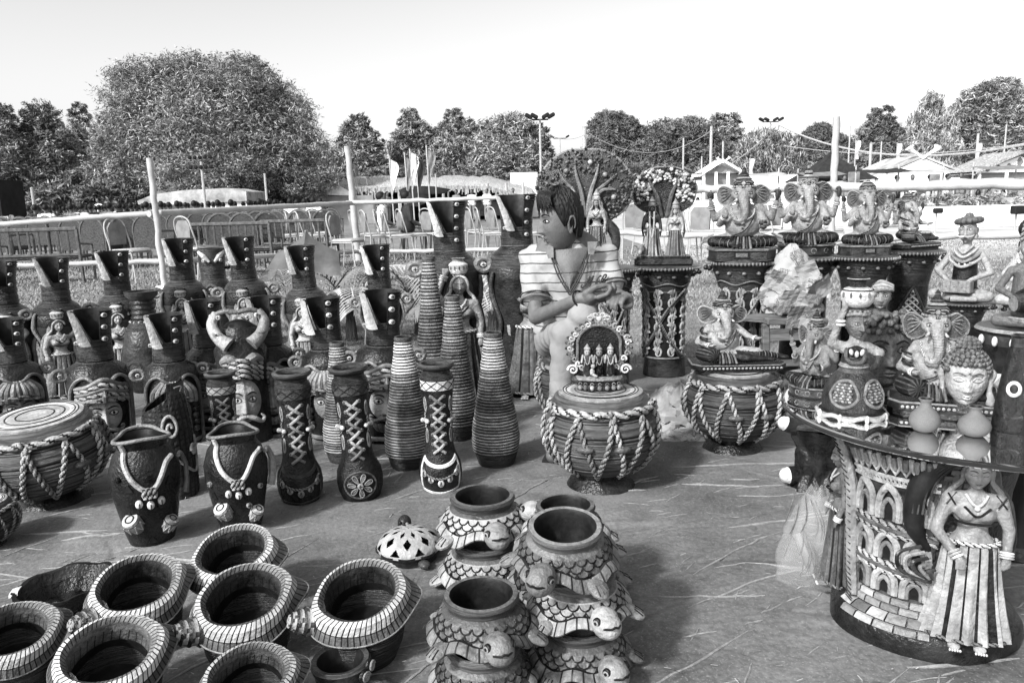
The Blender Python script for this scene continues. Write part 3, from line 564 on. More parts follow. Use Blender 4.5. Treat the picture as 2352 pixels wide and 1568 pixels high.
for zz in (.1, -.3):
    m = Mb(); m.box((0, 0, p[2]+zz), (1.0, .05, .04)); part('crossarm', m, 'metal_frame', t, smooth=False)
    for x in (-.42, -.21, 0, .21, .42): m = Mb(); m.ell((x, -.1, p[2]+zz+.08), (.09, .07, .09), nu=6, nv=8); part('lamp_head', m, 'dark_void', t)
poles = [(1342, 292, 45, .12, 'concrete pole with a wire left of the dark flat-topped tree'), (1570, 318, 46, .05, 'thin pole in front of the wide thicket'), (1634, 292, 50, .09, 'pale pole at the left of the gappy tree'),
         (1612, 360, 40, .04, 'thin short pole left of the white gate gable'), (1661, 325, 36, .04, 'bare stick above the gate gable'), (2247, 308, 46, .07, 'pale pole between white canopy and gabled shed'), (1953, 290, 52, .05, 'thin tall mast right of the bare fence post'),
         (2001, 330, 40, .07, 'pale short pole with a cap behind the bare fence post'), (608, 400, 34, .05, 'thin post right of the acacia trunk'), (73, 432, 26, .05, 'pale short post beside the black booth'), (1000, 400, 36, .03, 'stick poking above the hut roof')]
for (px, py, Y, r, lab) in poles:
    p = Vp(px, py, Y); m = Mb(); m.tube([(0, 0, 0), (0, 0, p[2])], r, 8); m.ell((0, 0, p[2]), (r*1.2, r*1.2, r*.6), nu=5, nv=8)
    o = part('pole', m, 'metal_frame'); o.location = (p[0], Y, 0); tag(o, lab, 'pole')
def wire(a, b, sag, r, lab, k=14):
    m = Mb(); a = np.array(a); b = np.array(b); t = np.linspace(0, 1, k)[:, None]; P = a+(b-a)*t; P[:, 2] -= sag*4*(t*(1-t))[:, 0]; m.tube(P, r, 5)
    tag(part('wire', m, 'metal_frame'), lab, 'wire')
wire(Vp(1790, 288, 50), Vp(2420, 318, 32), 1.2, .045, 'bright pair of wires crossing behind the bare fence post to the right edge')
wire(Vp(1342, 300, 45), Vp(1634, 300, 50), 1.3, .02, 'wire sagging from the concrete pole to the pale pole')
wire(Vp(1440, 420, 36), Vp(1770, 300, 50), 1.2, .03, 'wire rising over the gate gable to the floodlight cluster')
wire(Vp(1800, 335, 44), Vp(2420, 318, 40), .6, .02, 'thin lower wire behind the dark pyramid tent')
wire(Vp(1240, 300, 34), Vp(1342, 310, 45), .3, .012, 'faint wire from the tall lamp to the concrete pole')
# ============================================================ BAMBOO FENCE
def pole_part(parent, a, b, r0, r1, nm, seed=0):
    m = Mb(); n = 22; r = np.random.default_rng(seed); a = np.array(a, float); b = np.array(b, float); t = np.linspace(0, 1, n)[:, None]
    P = a+(b-a)*t+r.normal(size=(n, 3))*min(r0, .02)*.25; rr = r0+(r1-r0)*t[:, 0]; rr = rr*(1+.10*(np.arange(n) % 4 == 0)); m.tube(P, rr, 10)
    return part(nm, m, 'bamboo', parent)
t = thing('bamboo_fence', 'white bamboo fence with two leaning posts and two rails, left side', 'fence')
A = [Vp(-60, 519, 9.6), Vp(360, 490, 10.0), Vp(808, 466, 14.0), Vp(1230, 452, 13.6)]
for i in range(3): pole_part(t, A[i]-(A[i+1]-A[i])*.03, A[i+1]+(A[i+1]-A[i])*.03, .030 if i == 0 else .040, .038 if i < 2 else .030, 'rail', i)
A = [Vp(-40, 612, 9.7), Vp(375, 600, 10.0), Vp(822, 578, 14.0), Vp(1230, 572, 13.6)]
for i in range(3): pole_part(t, A[i], A[i+1], .028 if i == 0 else .038, .034, 'rail', 5+i)
g0 = G(380, 672); z = zat(g0, 362); pole_part(t, (g0[0], g0[1], -.05), np.array([Vp(343, 362, g0[1])[0], g0[1], z]), .036, .039, 'post', 11)
m = Mb(); m.box((g0[0], g0[1], .04), (.2, .2, .1), bev=.02); part('footing', m, 'wall_white', t)
g0 = G(824, 598); pole_part(t, (g0[0], g0[1], -.05), Vp(797, 335, g0[1]), .066, .054, 'post', 12)
t = thing('bamboo_fence', 'white bamboo fence with one upright bare post, right side behind the idols', 'fence')
A = [Vp(1540, 436, 9.5), Vp(1929, 430, 7.6), Vp(2460, 420, 6.2)]
for i in range(2): pole_part(t, A[i], A[i+1], .045, .046, 'rail', 15+i)
A = [Vp(1400, 535, 9.3), Vp(1929, 548, 7.6), Vp(2460, 536, 6.2)]
for i in range(2): pole_part(t, A[i], A[i+1], .03, .034, 'rail', 25+i)
for (px, pt) in ((1929, 266), (2440, 300)): q = Vp(px, pt, 7.6 if px < 2000 else 6.2); pole_part(t, (q[0], q[1]+.07, 0), (q[0], q[1]+.07, q[2]), .036, .033, 'post', 31)
# ============================================================ CHAIRS, BENCHES
def banquet():
    t = thing('banquet_chair', 'x', 'chair', (0, 0, 0)); m = Mb()
    for s in (-1, 1):
        m = Mb(); m.tube(cr([(s*.2, .25, 0), (s*.19, .2, .45), (s*.19, .27, .75), (s*.16, .29, .88), (s*.08, .3, .93), (0, .3, .94)], 4), .012, 6); part('back_frame', m, 'metal_frame', t)
        m = Mb(); m.tube([(s*.2, -.24, 0), (s*.19, -.2, .43)], .012, 6); m.tube([(s*.19, -.2, .43), (s*.19, .2, .43)], .012, 6); part('leg', m, 'metal_frame', t)
    m = Mb(); m.box((0, 0, .46), (.4, .42, .06), bev=.025); part('seat', m, 'tent_cloth', t)
    m = Mb(); m.prism([(-.15, .55), (.15, .55), (.16, .8), (.1, .88), (-.1, .88), (-.16, .8)], .24, .28); part('backrest', m, 'cloth_mid', t, smooth=False); return t
def rattan():
    t = thing('rattan_chair', 'x', 'chair', (0, 0, 0))
    m = Mb(); a = np.linspace(0, pi, 12); pts = [(-.24, .22, 0), (-.25, .22, .6)]+[(-.25*cos(x), .24, .68+.27*sin(x)) for x in a]+[(.25, .22, .6), (.24, .22, 0)]; m.tube(pts, .022, 6)
    pts = [(-.15*cos(x), .22, .6+.2*sin(x)) for x in a]; m.tube(pts, .014, 5); part('back_frame', m, 'rattan_light', t)
    m = Mb(); m.prism([(-.23, .35), (.23, .35)]+[(.23*cos(x), .68+.24*sin(x)) for x in a], .225, .245); part('woven_back', m, 'rattan', t, smooth=False)
    m = Mb(); m.box((0, 0, .42), (.48, .46, .07), bev=.03); part('seat', m, 'rattan', t)
    for s in (-1, 1):
        m = Mb(); m.tube(cr([(s*.25, .2, .66), (s*.28, -.1, .66), (s*.27, -.22, .6), (s*.24, -.23, 0)], 4), .018, 6); part('arm', m, 'rattan_light', t)
    return t
R = rattan(); Bq = banquet(); first = {id(R): True, id(Bq): True}
def put(proto, x, y, rz, lab, grp):
    if first[id(proto)]: first[id(proto)] = False; o = proto; o.location = (x, y, 0); o.rotation_euler.z = rz
    else: o = dup(proto, (x, y, 0), rz)
    o['label'] = lab; o['group'] = grp; return o
rr = random.Random(4); ORD = 'first second third fourth fifth sixth seventh eighth ninth tenth eleventh twelfth thirteenth fourteenth fifteenth sixteenth seventeenth eighteenth nineteenth twentieth twenty-first twenty-second twenty-third twenty-fourth twenty-fifth'.split()
# rattan rows, seen from behind, three receding rows on the left
for (Y, x0, x1, step, row) in ((14.5, -30, 620, 54, 'front'), (17.5, -30, 760, 44, 'second'), (21.5, 20, 780, 36, 'third')):
    px = x0; cnt = -1
    while px < x1:
        q = Vp(px, 520, Y+rr.uniform(-.3, .3)); 
        if not (row == 'front' and (60 < px < 170 or 400 < px < 500)): cnt = cnt+1; put(R, q[0], q[1], pi+rr.uniform(-.35, .35), '%s rattan armchair from the left in the %s row left of the hut' % (ORD[cnt], row), 'rattan armchairs in the %s row' % row)
        px += step*rr.uniform(.85, 1.15)
cn = {}; lab_r = {'a': 'metal banquet chair in the cluster right of the middle fence post', 'b': 'metal banquet chair between the two tallest vases', 'c': 'metal banquet chair on the grass behind the idol row', 'd': 'metal banquet chair at the end of the rattan rows'}
for (px, Y, rz, k) in ((655, 16, 1.9, 'd'), (690, 16.5, 1.9, 'd'), (715, 15.5, 2.0, 'd'), (745, 17, 1.9, 'd'), (840, 15.5, 1.9, 'a'), (868, 14.6, 1.9, 'a'), (895, 15.6, 1.8, 'a'), (915, 14.4, 1.8, 'a'), (950, 14.8, 1.9, 'a'), (975, 15.8, 1.8, 'a'), (1005, 15, 2.5, 'a'),
                     (1105, 15, 1.9, 'b'), (1130, 14.4, 1.9, 'b'), (1155, 15.2, 2, 'b'), (1085, 16, 1.9, 'b'), (1215, 14, 2.0, 'b'), (1455, 13.2, pi, 'c'), (1490, 14.2, 1.8, 'c'), (1590, 12, 1.9, 'c'), (1625, 11.8, 2.4, 'c'), (1760, 12.4, pi-.2, 'c'), (1785, 12, 1.9, 'c'), (1895, 12.2, 2.1, 'c')):
    cn[k] = cn.get(k, -1)+1; q = Vp(px, 530, Y); put(Bq, q[0], q[1], rz+rr.uniform(-.15, .15), ORD[cn[k]]+' '+lab_r[k], lab_r[k].replace('chair', 'chairs'))
for (px, Y, rz, lab) in ((300, 11.5, 1.2, 'lone metal chair with a rounded back before the rattan rows, left of the fence post'), (460, 11.8, 2.6, 'lone metal chair behind the lidless vase, in front of the slatted bench'), (800, 13, 1.2, 'metal chair just left of the middle fence post with a white seat')):
    q = Vp(px, 560, Y); o = put(Bq, q[0], q[1], rz, lab, 'x'); del o['group']
q = Vp(835, 430, 43.5); o = put(Bq, q[0], q[1], 1.4, 'single chair standing up on the thatched hut roof', 'x'); del o['group']; o.location.z = 1.85; o.scale = (1.4, 1.4, 1.4)
def bench(px, Y, w, rz, lab):
    q = Vp(px, 550, Y); t = thing('slatted_bench', lab, 'bench', (q[0], q[1], 0), rz)
    for x in (-w/2, w/2): m = Mb(); m.tube([(x, .2, 0), (x, .24, .8)], .028, 6); m.tube([(x, -.22, 0), (x, -.22, .55), (x, .22, .58)], .02, 6); part('frame', m, 'rattan_light', t)
    m = Mb(); m.tube([(-w/2, .24, .8), (w/2, .24, .8)], .03, 6); m.tube([(-w/2, .22, .42), (w/2, .22, .42)], .025, 6); part('rail', m, 'rattan_light', t)
    m = Mb(); m.box((0, 0, .38), (w, .45, .05), bev=.02); part('seat', m, 'rattan', t)
    n = int(w/.13)
    for i in range(1, n): m = Mb(); m.tube([(-w/2+w*i/n, .225, .43), (-w/2+w*i/n, .24, .79)], .018, 5); part('slat', m, 'rattan_light', t)
bench(95, 11.8, 1.25, pi+.1, 'low bench with pale balusters at the left behind the fence rail')
bench(545, 12.5, 1.3, pi-.1, 'slatted bench behind the two nearest crook-necked vases, left one')
bench(690, 13.5, 1.2, pi-.2, 'slatted bench behind the draped grey cloth')
m = Mb(); q = Vp(705, 560, 9.0)
t = thing('draped_cloth', 'grey cloth draped to a peak over a frame behind the vases', 'cloth', (q[0], 9.0, 0))
u = np.linspace(-1, 1, 31); v = np.linspace(0, 1, 14); zt = Vp(700, 527, 9)[2]; zl = Vp(700, 562, 9)[2]
P = np.array([[(a*(.36+.1*b), -.40*b, (zt-(zt-zl)*1.5*(abs(a)**.62))*(1-b)+(.25+.03*sin(a*9))*b) for b in v] for a in u]); m.grid(P); mat('grey_drape', .085, .85, .3, 3, .3, 9); part('cloth', m, 'grey_drape', t)
m = Mb(); m.tube([(0, .02, 0), (0, .02, zt-.01)], .02, 6); part('pole', m, 'bamboo', t)
# ============================================================ SEATED AND STANDING PEOPLE FAR AWAY
def far_person(sit, shirt, seed):
    r = random.Random(seed); t = thing('person', 'x', 'person', (0, 0, 0)); m = Mb(); h = 0 if sit else .38; 
    m.cap((-.09, 0, .92+h), (-.1, 0, .55+h), .1, .13, 10, 0); m.cap((.09, 0, .92+h), (.1, 0, .55+h), .1, .13, 10, 0); m.ell((0, 0, .78+h), (.2, .12, .26), m=0, nu=10, nv=12); m.cap((0, 0, .98+h), (0, 0, 1.08+h), .055, .05, 8, 1)
    m.ell((0, -.01, 1.17+h), (.078, .095, .115), m=1, nu=10, nv=12)
    for s in (-1, 1):
        e = (s*.26, -.02, .72+h); m.cap((s*.19, 0, .95+h), e, .058, .045, 8, 0); m.cap(e, (s*.18, -.2, .62+h), .042, .035, 8, 1); m.ell((s*.17, -.23, .61+h), (.03, .05, .025), m=1, nu=5, nv=6)
        if sit: m.cap((s*.1, 0, .5), (s*.12, -.42, .5), .085, .06, 8, 2); m.cap((s*.12, -.42, .48), (s*.12, -.4, .08), .055, .045, 8, 2); m.ell((s*.12, -.45, .04), (.04, .1, .04), m=3, nu=5, nv=6)
        else: m.cap((s*.09, 0, .88), (s*.1, 0, .08), .085, .05, 8, 2); m.ell((s*.1, -.05, .04), (.04, .1, .04), m=3, nu=5, nv=6)
    part('body', m, [shirt, 'skin', 'cloth_mid', 'cloth_dark'], t)
    m = Mb(); m.ell((0, .015, 1.2+h), (.086, .1, .105), m=0, nu=8, nv=12); part('hair', m, 'hair', t); return t
PR = [far_person(True, s, i) for i, s in enumerate(('cloth_white', 'cloth_dark', 'cloth_mid'))]+[far_person(False, s, i+5) for i, s in enumerate(('cloth_white', 'cloth_mid'))]
fst = [True]*5
shn = ['white', 'black', 'grey', 'white', 'grey']
def pput(k, px, Y, rz, lab, grp=None):
    q = Vp(px, 500, Y)
    if fst[k]: fst[k] = False; o = PR[k]; o.location = (q[0], q[1], 0); o.rotation_euler.z = rz
    else: o = dup(PR[k], (q[0], q[1], 0), rz)
    o['label'] = lab
    if grp: o['group'] = grp
    elif 'group' in o: del o['group']
for row, (Y, n, x0, x1) in enumerate(((23.5, 17, 30, 760), (26.5, 20, 60, 780), (30, 22, 40, 740), (34, 22, 60, 740))):
    for i in range(n):
        k = rr.choice((0, 1, 2)); pput(k, x0+(x1-x0)*(i+rr.uniform(-.3, .3))/n, Y+rr.uniform(-.4, .4), pi+rr.uniform(-.5, .5), 'seated spectator in a %s top, %s from the left in audience row %s' % (shn[k], ORD[i], ['one', 'two', 'three', 'four'][row]), 'seated audience, %s tops, row %s' % (shn[k], ['one', 'two', 'three', 'four'][row]))
pput(0, 878, 16.3, 1.7, 'person in a white shirt sitting sideways on the chairs right of the middle fence post'); pput(1, 935, 15.6, 1.9, 'person in black seated beside the white-shirted sitter')
for k, px, Y, lab in ((3, 1120, 41, 'standing person in a white top before the hut, right of the tall vase'), (4, 1050, 40, 'standing person in grey in front of the hut posts'), (4, 1180, 40.5, 'standing person in grey at the right end of the hut'), (3, 1085, 41.5, 'standing person in white under the hut fringe'), (4, 892, 41, 'standing person in grey at the left of the hut opening'),
                      (3, 2090, 33, 'person in white standing under the white canopy'), (4, 2130, 33.5, 'person in grey standing under the white canopy'), (4, 2055, 33, 'person in grey at the left post of the white canopy'), (3, 2170, 33, 'person in white at the right of the canopy'),
                      (4, 1935, 30, 'person in grey standing below the pyramid tent'), (3, 1840, 34, 'person in white far behind the second idol'), (4, 2200, 31, 'person in grey walking left of the gabled shed'), (3, 230, 38, 'person in white standing left of the first fence post')):
    pput(k, px, Y, rr.uniform(-1, 1), lab)
# ============================================================ POTTERY
CL = ['clay_dark', 'clay_brown', 'clay_mid', 'clay_grey', 'clay_light', 'clay_pale', 'clay_black', 'wheel_thrown', 'wheel_grey']   # indices used below
DK, BR, MD, GY, LT, PL, BK, WH, WG = range(9)
class Surf:
    def __init__(s, prof, sx=1, sy=1):
        p = np.array(prof, float); s.z = p[:, 1]; s.r = p[:, 0]; s.sx, s.sy = sx, sy; s.prof = p
    def R(s, z): return np.interp(z, s.z, s.r)
    def pt(s, th, z, off=0.0):
        th, z = np.broadcast_arrays(np.asarray(th, float), np.asarray(z, float)); r = s.R(z)+off
        return np.stack([r*np.sin(th)*s.sx, -r*np.cos(th)*s.sy, z+0*r], -1)
    def line(s, tz, off=0.0, k=6, closed=False): 
        q = cr(tz, k, closed); return s.pt(q[:, 0], q[:, 1], off)
def P(name, mb, parent, mats=None, **k): return part(name, mb, mats or CL, parent, **k)
def screw(parent, p, th, r=.009, m=LT, nm='screw'):
    """slotted round stud facing outwards"""
    mb = Mb(); mb.T = xf(p, (0, 0, th))
    mb.T = mb.T @ xf((0, 0, 0), (pi/2, 0, 0)); mb.lathe([(1e-4, -.002), (r, -.002), (r, r*.5), (r*.85, r*.75), (1e-4, r*.85)], 12, m)
    mb.box((0, 0, r*.86), (r*1.3, r*.22, r*.12), m=BK); mb.box((0, 0, r*.86), (r*.22, r*1.3, r*.12), m=BK)
    return P(nm, mb, parent)
def place(proto, b, rz_extra=0.0, label=None, sc=None):
    """first use moves the prototype itself, later uses copy it"""
    rz = face(b)+rz_extra
    if not proto.get('used'):
        proto['used'] = 1; proto.location = tuple(b); proto.rotation_euler.z = rz
        if sc is not None: proto.scale = (sc, sc, sc) if not hasattr(sc, '__len__') else sc
        if label: proto['label'] = label
        return proto
    o = dup(proto, tuple(b), rz, label, sc); return o

# ---- ribbed cone vase: height 1, scaled to size
def cone_vase(dark_mid=0.5, light_top=True, seed=0):
    t = thing('ribbed_vase', 'x', 'vase', (0, 0, 0), group='ribbed cone vases'); m = Mb(); r = random.Random(seed)
    base = [(.02, 0), (.118, 0), (.135, .03), (.158, .11)]; m.lathe([(1e-3, .002)]+base+[(.160, .118)], 40, WH)
    P('base', m, t); m = Mb(); n = 40; prof = [(.160, .116)]; mm = []
    for i in range(n):
        z0 = .118+(.965-.118)*i/n; z1 = .118+(.965-.118)*(i+1)/n
        R = lambda z: np.interp(z, [0.11, .2, .3, .55, .8, .965, 1.0], [.160, .172, .165, .122, .083, .060, .058])
        h = z1-z0; prof += [(R(z0)-.003, z0+h*.02), (R(z0)-.003, z0+h*.24), (R(z0)+.003, z0+h*.34), (R((z0+z1)/2)+.006, (z0+z1)/2+h*.15), (R(z1)+.003, z1-h*.06)]
        u = i/n; tone = LT if (u < .30) else (MD if abs(u-dark_mid) < .13 else (GY if abs(u-dark_mid) < .22 else (PL if light_top else LT)))
        if r.random() < .2: tone = {PL: LT, LT: GY, GY: LT, MD: GY}[tone]
        mm += [BK, BK, tone, tone, tone]
    wob = lambda th, z, R: R+.0022*np.sin(3*th+z*40)+.0015*np.sin(7*th+z*90)
    m.lathe(prof, 40, mm+[BK], f=wob); P('ribbed_body', m, t)
    m = Mb(); m.lathe([(.055, .955), (.064, .968), (.068, .985), (.062, .999), (.050, .997), (.046, .97), (.046, .6), (.001, .55)], 32, [WH, WG, WG, WG, BK, BK, BK]); P('rim', m, t)
    return t
def put_h(proto, cx, ybase, ytop, label, lean=0, extra=0.0, hmodel=1.0, wk=1.0):
    b = G(cx, ybase); h = zat(b, ytop)/hmodel; o = place(proto, b, extra, label, (h*wk, h*wk, h)); o.rotation_euler.y = lean; return o
cv1 = cone_vase(.5, True, 1); cv2 = cone_vase(.45, False, 2)
put_h(cv1, 941, 1076, 772, 'pale-necked ribbed cone vase left of the light-banded laced vase', wk=.98)
put_h(cv1, 1141, 1068, 762, 'ribbed cone vase standing free at the right end of the ribbed vases', wk=1.0)
put_h(cv2, 1052, 1010, 678, 'tall ribbed cone vase behind the light-banded laced vase', wk=.78)
put_h(cv2, 1000, 940, 588, 'darkest and tallest ribbed vase in front of the pot-carrying lady vase', wk=.66)
put_h(cv2, 792, 1062, 785, 'ribbed cone vase half hidden behind the flower-medallion laced vase', wk=.9)

# ---- laced boot vase
def laced_vase(band, medal, seed=0):
    t = thing('laced_vase', 'x', 'vase', (0, 0, 0), group='tall vases with a laced front')
    prof = [(1e-3, .004), (.115, 0), (.135, .02), (.16, .09), (.168, .16), (.158, .235), (.125, .31), (.112, .36), (.108, .5), (.112, .65), (.122, .8), (.128, .88), (.122, .905), (.105, .925), (.108, .945), (.135, .965), (.142, .982), (.132, .996), (.112, .992), (.10, .96), (.095, .8), (.09, .4), (.001, .35)]
    s = Surf(prof[:17]); m = Mb(); mm = [DK]*11+[WH]*4+[WG, WG, WG, WG, BK, BK, BK]
    m.lathe(prof, 48, mm); P('body', m, t)
    m = Mb(); bm = PL if band else BR; m.lathe([(.120, .80), (.125, .805), (.129, .87), (.122, .88)], 48, [bm]*3); P('collar_band', m, t)
    m = Mb()
    for i in range(9):
        a = 2*pi*i/9; b = 2*pi*(i+1)/9
        for (p, q) in (((a, .808), (b, .872)), ((a, .872), (b, .808))):
            x = [s.pt(p[0]+(q[0]-p[0])*k/5, p[1]+(q[1]-p[1])*k/5, .0035) for k in range(6)]; m.tube(x, .0032, 5, BK)
        m.ell(s.pt((a+b)/2, .84, .004), .006, m=BK if band else DK, nu=5, nv=6)
    P('diamond_trim', m, t)
    for i in range(6):          # crossed laces
        z = .765-i*.072
        for sgn in (-1, 1):
            m = Mb(); o = .016 if (sgn > 0) == (i % 2 == 0) else .008
            pts = [s.pt(sgn*(-.36), z, .006), s.pt(sgn*-.18, z-.018, o), s.pt(0, z-.036, o+.004), s.pt(sgn*.18, z-.054, o), s.pt(sgn*.36, z-.072, .006)]; m.tube(cr(pts, 3), .0115, 8, LT if (i+seed) % 3 else GY, flat=(1, 1)); P('lace', m, t)
            screw(t, s.pt(sgn*.40, z, .010), sgn*.4, .0125, LT if i % 2 else GY, 'stud')
    for sgn in (-1, 1):
        for zz in (.70, .46):
            m = Mb(); q = [(sgn*.92+.10*cos(a), zz+.052*sin(a)) for a in np.linspace(0, 2*pi, 17)[:-1]]; m.tube(s.pt([x[0] for x in q], [x[1] for x in q], .002), .0055, 6, LT, closed=True); P('slot_ring', m, t)
            m = Mb(); gg = np.array([s.pt(sgn*.92+np.array([-.07, -.03, .03, .07])*w, zz+h, .002) for h, w in ((-.045, .3), (-.02, 1), (.02, 1), (.045, .3))]); m.grid(gg, BK); P('slot', m, t)
        m = Mb(); rope(m, s.line([(sgn*.95, .64), (sgn*.98, .6), (sgn*.95, .56), (sgn*.97, .52)], .006), .007, LT, DK); P('cord', m, t)
        m = Mb(); pts = s.line([(sgn*.72, .575), (sgn*.95, .58), (sgn*1.2, .575)], .016); m.tube(pts, .014, 8, LT); m.ell(pts[0], .018, m=PL, nu=6, nv=8); m.ell(pts[-1], .018, m=PL, nu=6, nv=8); P('knot', m, t)
    if medal == 'leaf':
        m = Mb(); tone = PL if band else BR
        m.grid(np.array([s.line([(-1.1, .295+dz), (-.6, .258+dz), (0, .240+dz), (.6, .258+dz), (1.1, .295+dz)], .006 if 0 < j < 3 else .0) for j, dz in enumerate((-.014, -.01, .01, .014))]), tone); P('apron_hem', m, t)
        m = Mb(); m.grid(np.array([s.line([(-1.1, .05+dz), (0, .028+dz), (1.1, .05+dz)], .005 if 0 < j < 3 else .0, 8) for j, dz in enumerate((-.012, -.008, .008, .012))]), tone); P('base_hem', m, t)
        for sgn in (-1, 1): m = Mb(); m.grid(np.array([s.line([(sgn*(1.1+d), .04), (sgn*(1.05+d), .16), (sgn*(1.1+d), .29)], o) for d, o in ((-.06, 0), (-.04, .005), (.04, .005), (.06, 0))]), PL if band else BR); P('side_hem', m, t)
        m = Mb(); rope(m, s.line([(-.95, .225), (-.7, .185), (-.35, .16), (0, .15), (.35, .16), (.7, .185), (.95, .235)], .006), .008, GY, DK); P('cord', m, t)
        for th, zz in ((-.82, .185), (-.45, .145), (0, .115), (.42, .145), (.78, .185)):
            m = Mb(); m.T = xf(s.pt(th, zz, .006), (0, 0, th)); m.ell((0, 0, 0), (.024, .007, .028), m=PL if band else LT, nu=8, nv=12)
            for k in (-1, 0, 1): m.tube([(0, -.008, .02), (k*.010, -.0085, -.018)], .0016, 4, BK)
            P('leaf_medallion', m, t)
    else:
        m = Mb(); q = [(.52*cos(a)*1.05, .155+.098*sin(a)) for a in np.linspace(0, 2*pi, 41)[:-1]]; m.tube(s.pt([x[0]*1.3 for x in q], [x[1] for x in q], .003), .007, 6, MD, closed=True); P('medallion_ring', m, t)
        for k in range(7):
            a = 2*pi*k/7+.3; m = Mb(); th = .36*cos(a)*1.0; zz = .155+.056*sin(a); tt = xf(s.pt(th, zz, .004), (0, 0, th)) @ xf((0, 0, 0), (0, -a+pi/2, 0))
            m.T = tt; ring = [(.019*sin(x)*(.75+.25*cos(x)), -.004, .031*cos(x)) for x in np.linspace(0, 2*pi, 15)[:-1]]; m.tube(ring, .0042, 6, LT, closed=True); m.ell((0, 0, 0), (.014, .004, .026), m=DK, nu=6, nv=8)
            for kk in (-1, 0, 1): m.tube([(0, -.005, -.022), (kk*.007, -.006, .018)], .0013, 4, LT)
            P('petal', m, t)
        screw(t, s.pt(0, .155, .006), 0, .022, LT, 'flower_centre')
    return t
la = laced_vase(True, 'leaf', 0); lb = laced_vase(False, 'leaf', 1); lc = laced_vase(False, 'flower', 1)
put_h(la, 1014, 1126, 830, 'laced vase with a pale collar band and leaf medallions, rightmost of the laced vases', wk=.97)
put_h(lc, 832, 1143, 838, 'laced vase with a big seven-petalled flower medallion', lean=-.04, wk=1.0)
put_h(lb, 693, 1150, 850, 'laced vase with dark collar and grey leaf medallions, left of the flower-medallion vase', wk=1.0)
put_h(la, 528, 1095, 852, 'laced vase with a pale collar half hidden behind the dancing-drum pot', wk=.98)

# ---- heads shared by idols, relief faces and the person
def head_grid(o, nu=56, nv=72):
    """returns points (nu,nv,3) of a head facing -Y, face height about 0.23 m before scaling, and a front mask"""
    ph = np.linspace(-pi/2+.02, pi/2-.02, nu); k = np.linspace(-1, 1, nv, endpoint=False); th = pi*np.sign(k)*np.abs(k)**1.45
    PH, TH = np.meshgrid(ph, th, indexing='ij'); rx, ry, rz = .077, .094, .118
    x = np.cos(PH)*np.sin(TH); y = -np.cos(PH)*np.cos(TH); z = np.sin(PH)
    jaw = np.clip(-z, 0, 1); w = 1-o.get('jaw', .30)*jaw**1.7; X = x*rx*w; Z = z*rz; Yy = y*ry
    Yy = np.where(y > 0, Yy*(1-.25*jaw), Yy*(1-.10*jaw)); fr = np.clip(-y*1.6, 0, 1)
    Yy = np.where(y < 0, np.sign(Yy)*ry*np.abs(Yy/ry)**.82, Yy)
    ax = np.abs(X); N = o.get('nose', 1.0); d = 0*X
    nz = np.clip((.022-Z)/.062, 0, 1)*(Z > -.046)*(Z < .03); d += N*(.004+.022*nz**1.2)*g(X, .0085+.006*nz)*g(np.clip(-.034-Z, 0, 1), .008)
    d += N*.006*g(ax-.013, .006)*g(Z+.033, .007)
    d += .006*g(ax-.03, .022)*g(Z-.034, .010) - .013*g(ax-.033, .018)*g(Z-.014, .012)
    d += .0085*g(ax-.033, .013)*g(Z-.012, .0075)
    d += .004*g(ax-.042, .018)*g(Z+.026, .018)
    d += .0075*g(X, .021)*g(Z+.057, .0042)+.0085*g(X, .017)*g(Z+.0685, .0052)-.004*g(X, .02)*g(Z+.0625, .002)-.004*g(X, .02)*g(Z+.08, .006)
    d += .011*g(X, .02)*g(Z+.100, .014)
    Yy = Yy-d*fr
    return np.stack([X, Yy, Z], -1), fr
def features(mb, Pt, brow, eye, pupil, lip, closed=False, iris=True, k=1.0):
    """brows, lids, eyeballs and lips laid on the face surface"""
    F = Pt[Pt[..., 1] < -.02]
    def at(x, z, o=0.0): d = (F[:, 0]-x)**2+(F[:, 2]-z)**2; k = np.argsort(d)[:4]; return np.array([x, F[k, 1].mean()-o, z])
    for s_ in (-1, 1):
        mb.tube(cr([at(s_*x, z, .0015) for x, z in ((.011, .031), (.024, .037), (.040, .038), (.054, .030))], 3), [.0022, .0034, .0030, .0012], 6, brow)
        if not closed:
            e = at(s_*.033, .012, -.003); mb.ell(e, (.0165*k, .0065*k, .0088*k), (0, 0, s_*.25), eye, 8, 12)
            if iris: mb.ell(e+[0, -.0055, 0], (.0060*(.4+.6*k), .0028, .0066*(.4+.6*k)), m=pupil, nu=6, nv=8)
        mb.tube(cr([at(s_*x, z, .002) for x, z in ((.015, .010), (.024, .010+.0095*k), (.034, .010+.0115*k), (.044, .010+.008*k), (.052, .010))], 3), [.0014, .0022, .0014], 6, eye if closed else pupil)
        mb.tube(cr([at(s_*x, z, .0015) for x, z in ((.015, .009), (.025, .010-.007*k), (.036, .010-.0085*k), (.047, .010-.006*k), (.052, .010))], 3), [.0010, .0017, .0012], 6, pupil)
    mb.tube(cr([at(x, -.0625+.0020*(abs(x)/.02)**2, .0012) for x in (-.021, -.010, 0, .010, .021)], 3), [.0008, .0016, .0008], 6, pupil)
    if lip is not None:
        mb.tube(cr([at(x, z, .0004) for x, z in ((-.019, -.061), (-.008, -.0572), (0, -.0585), (.008, -.0572), (.019, -.061))], 3), [.0012, .0032, .0012], 6, lip); mb.tube(cr([at(x, z, .0004) for x, z in ((-.016, -.0655), (0, -.0690), (.016, -.0655))], 4), [.0012, .0040, .0012], 6, lip)
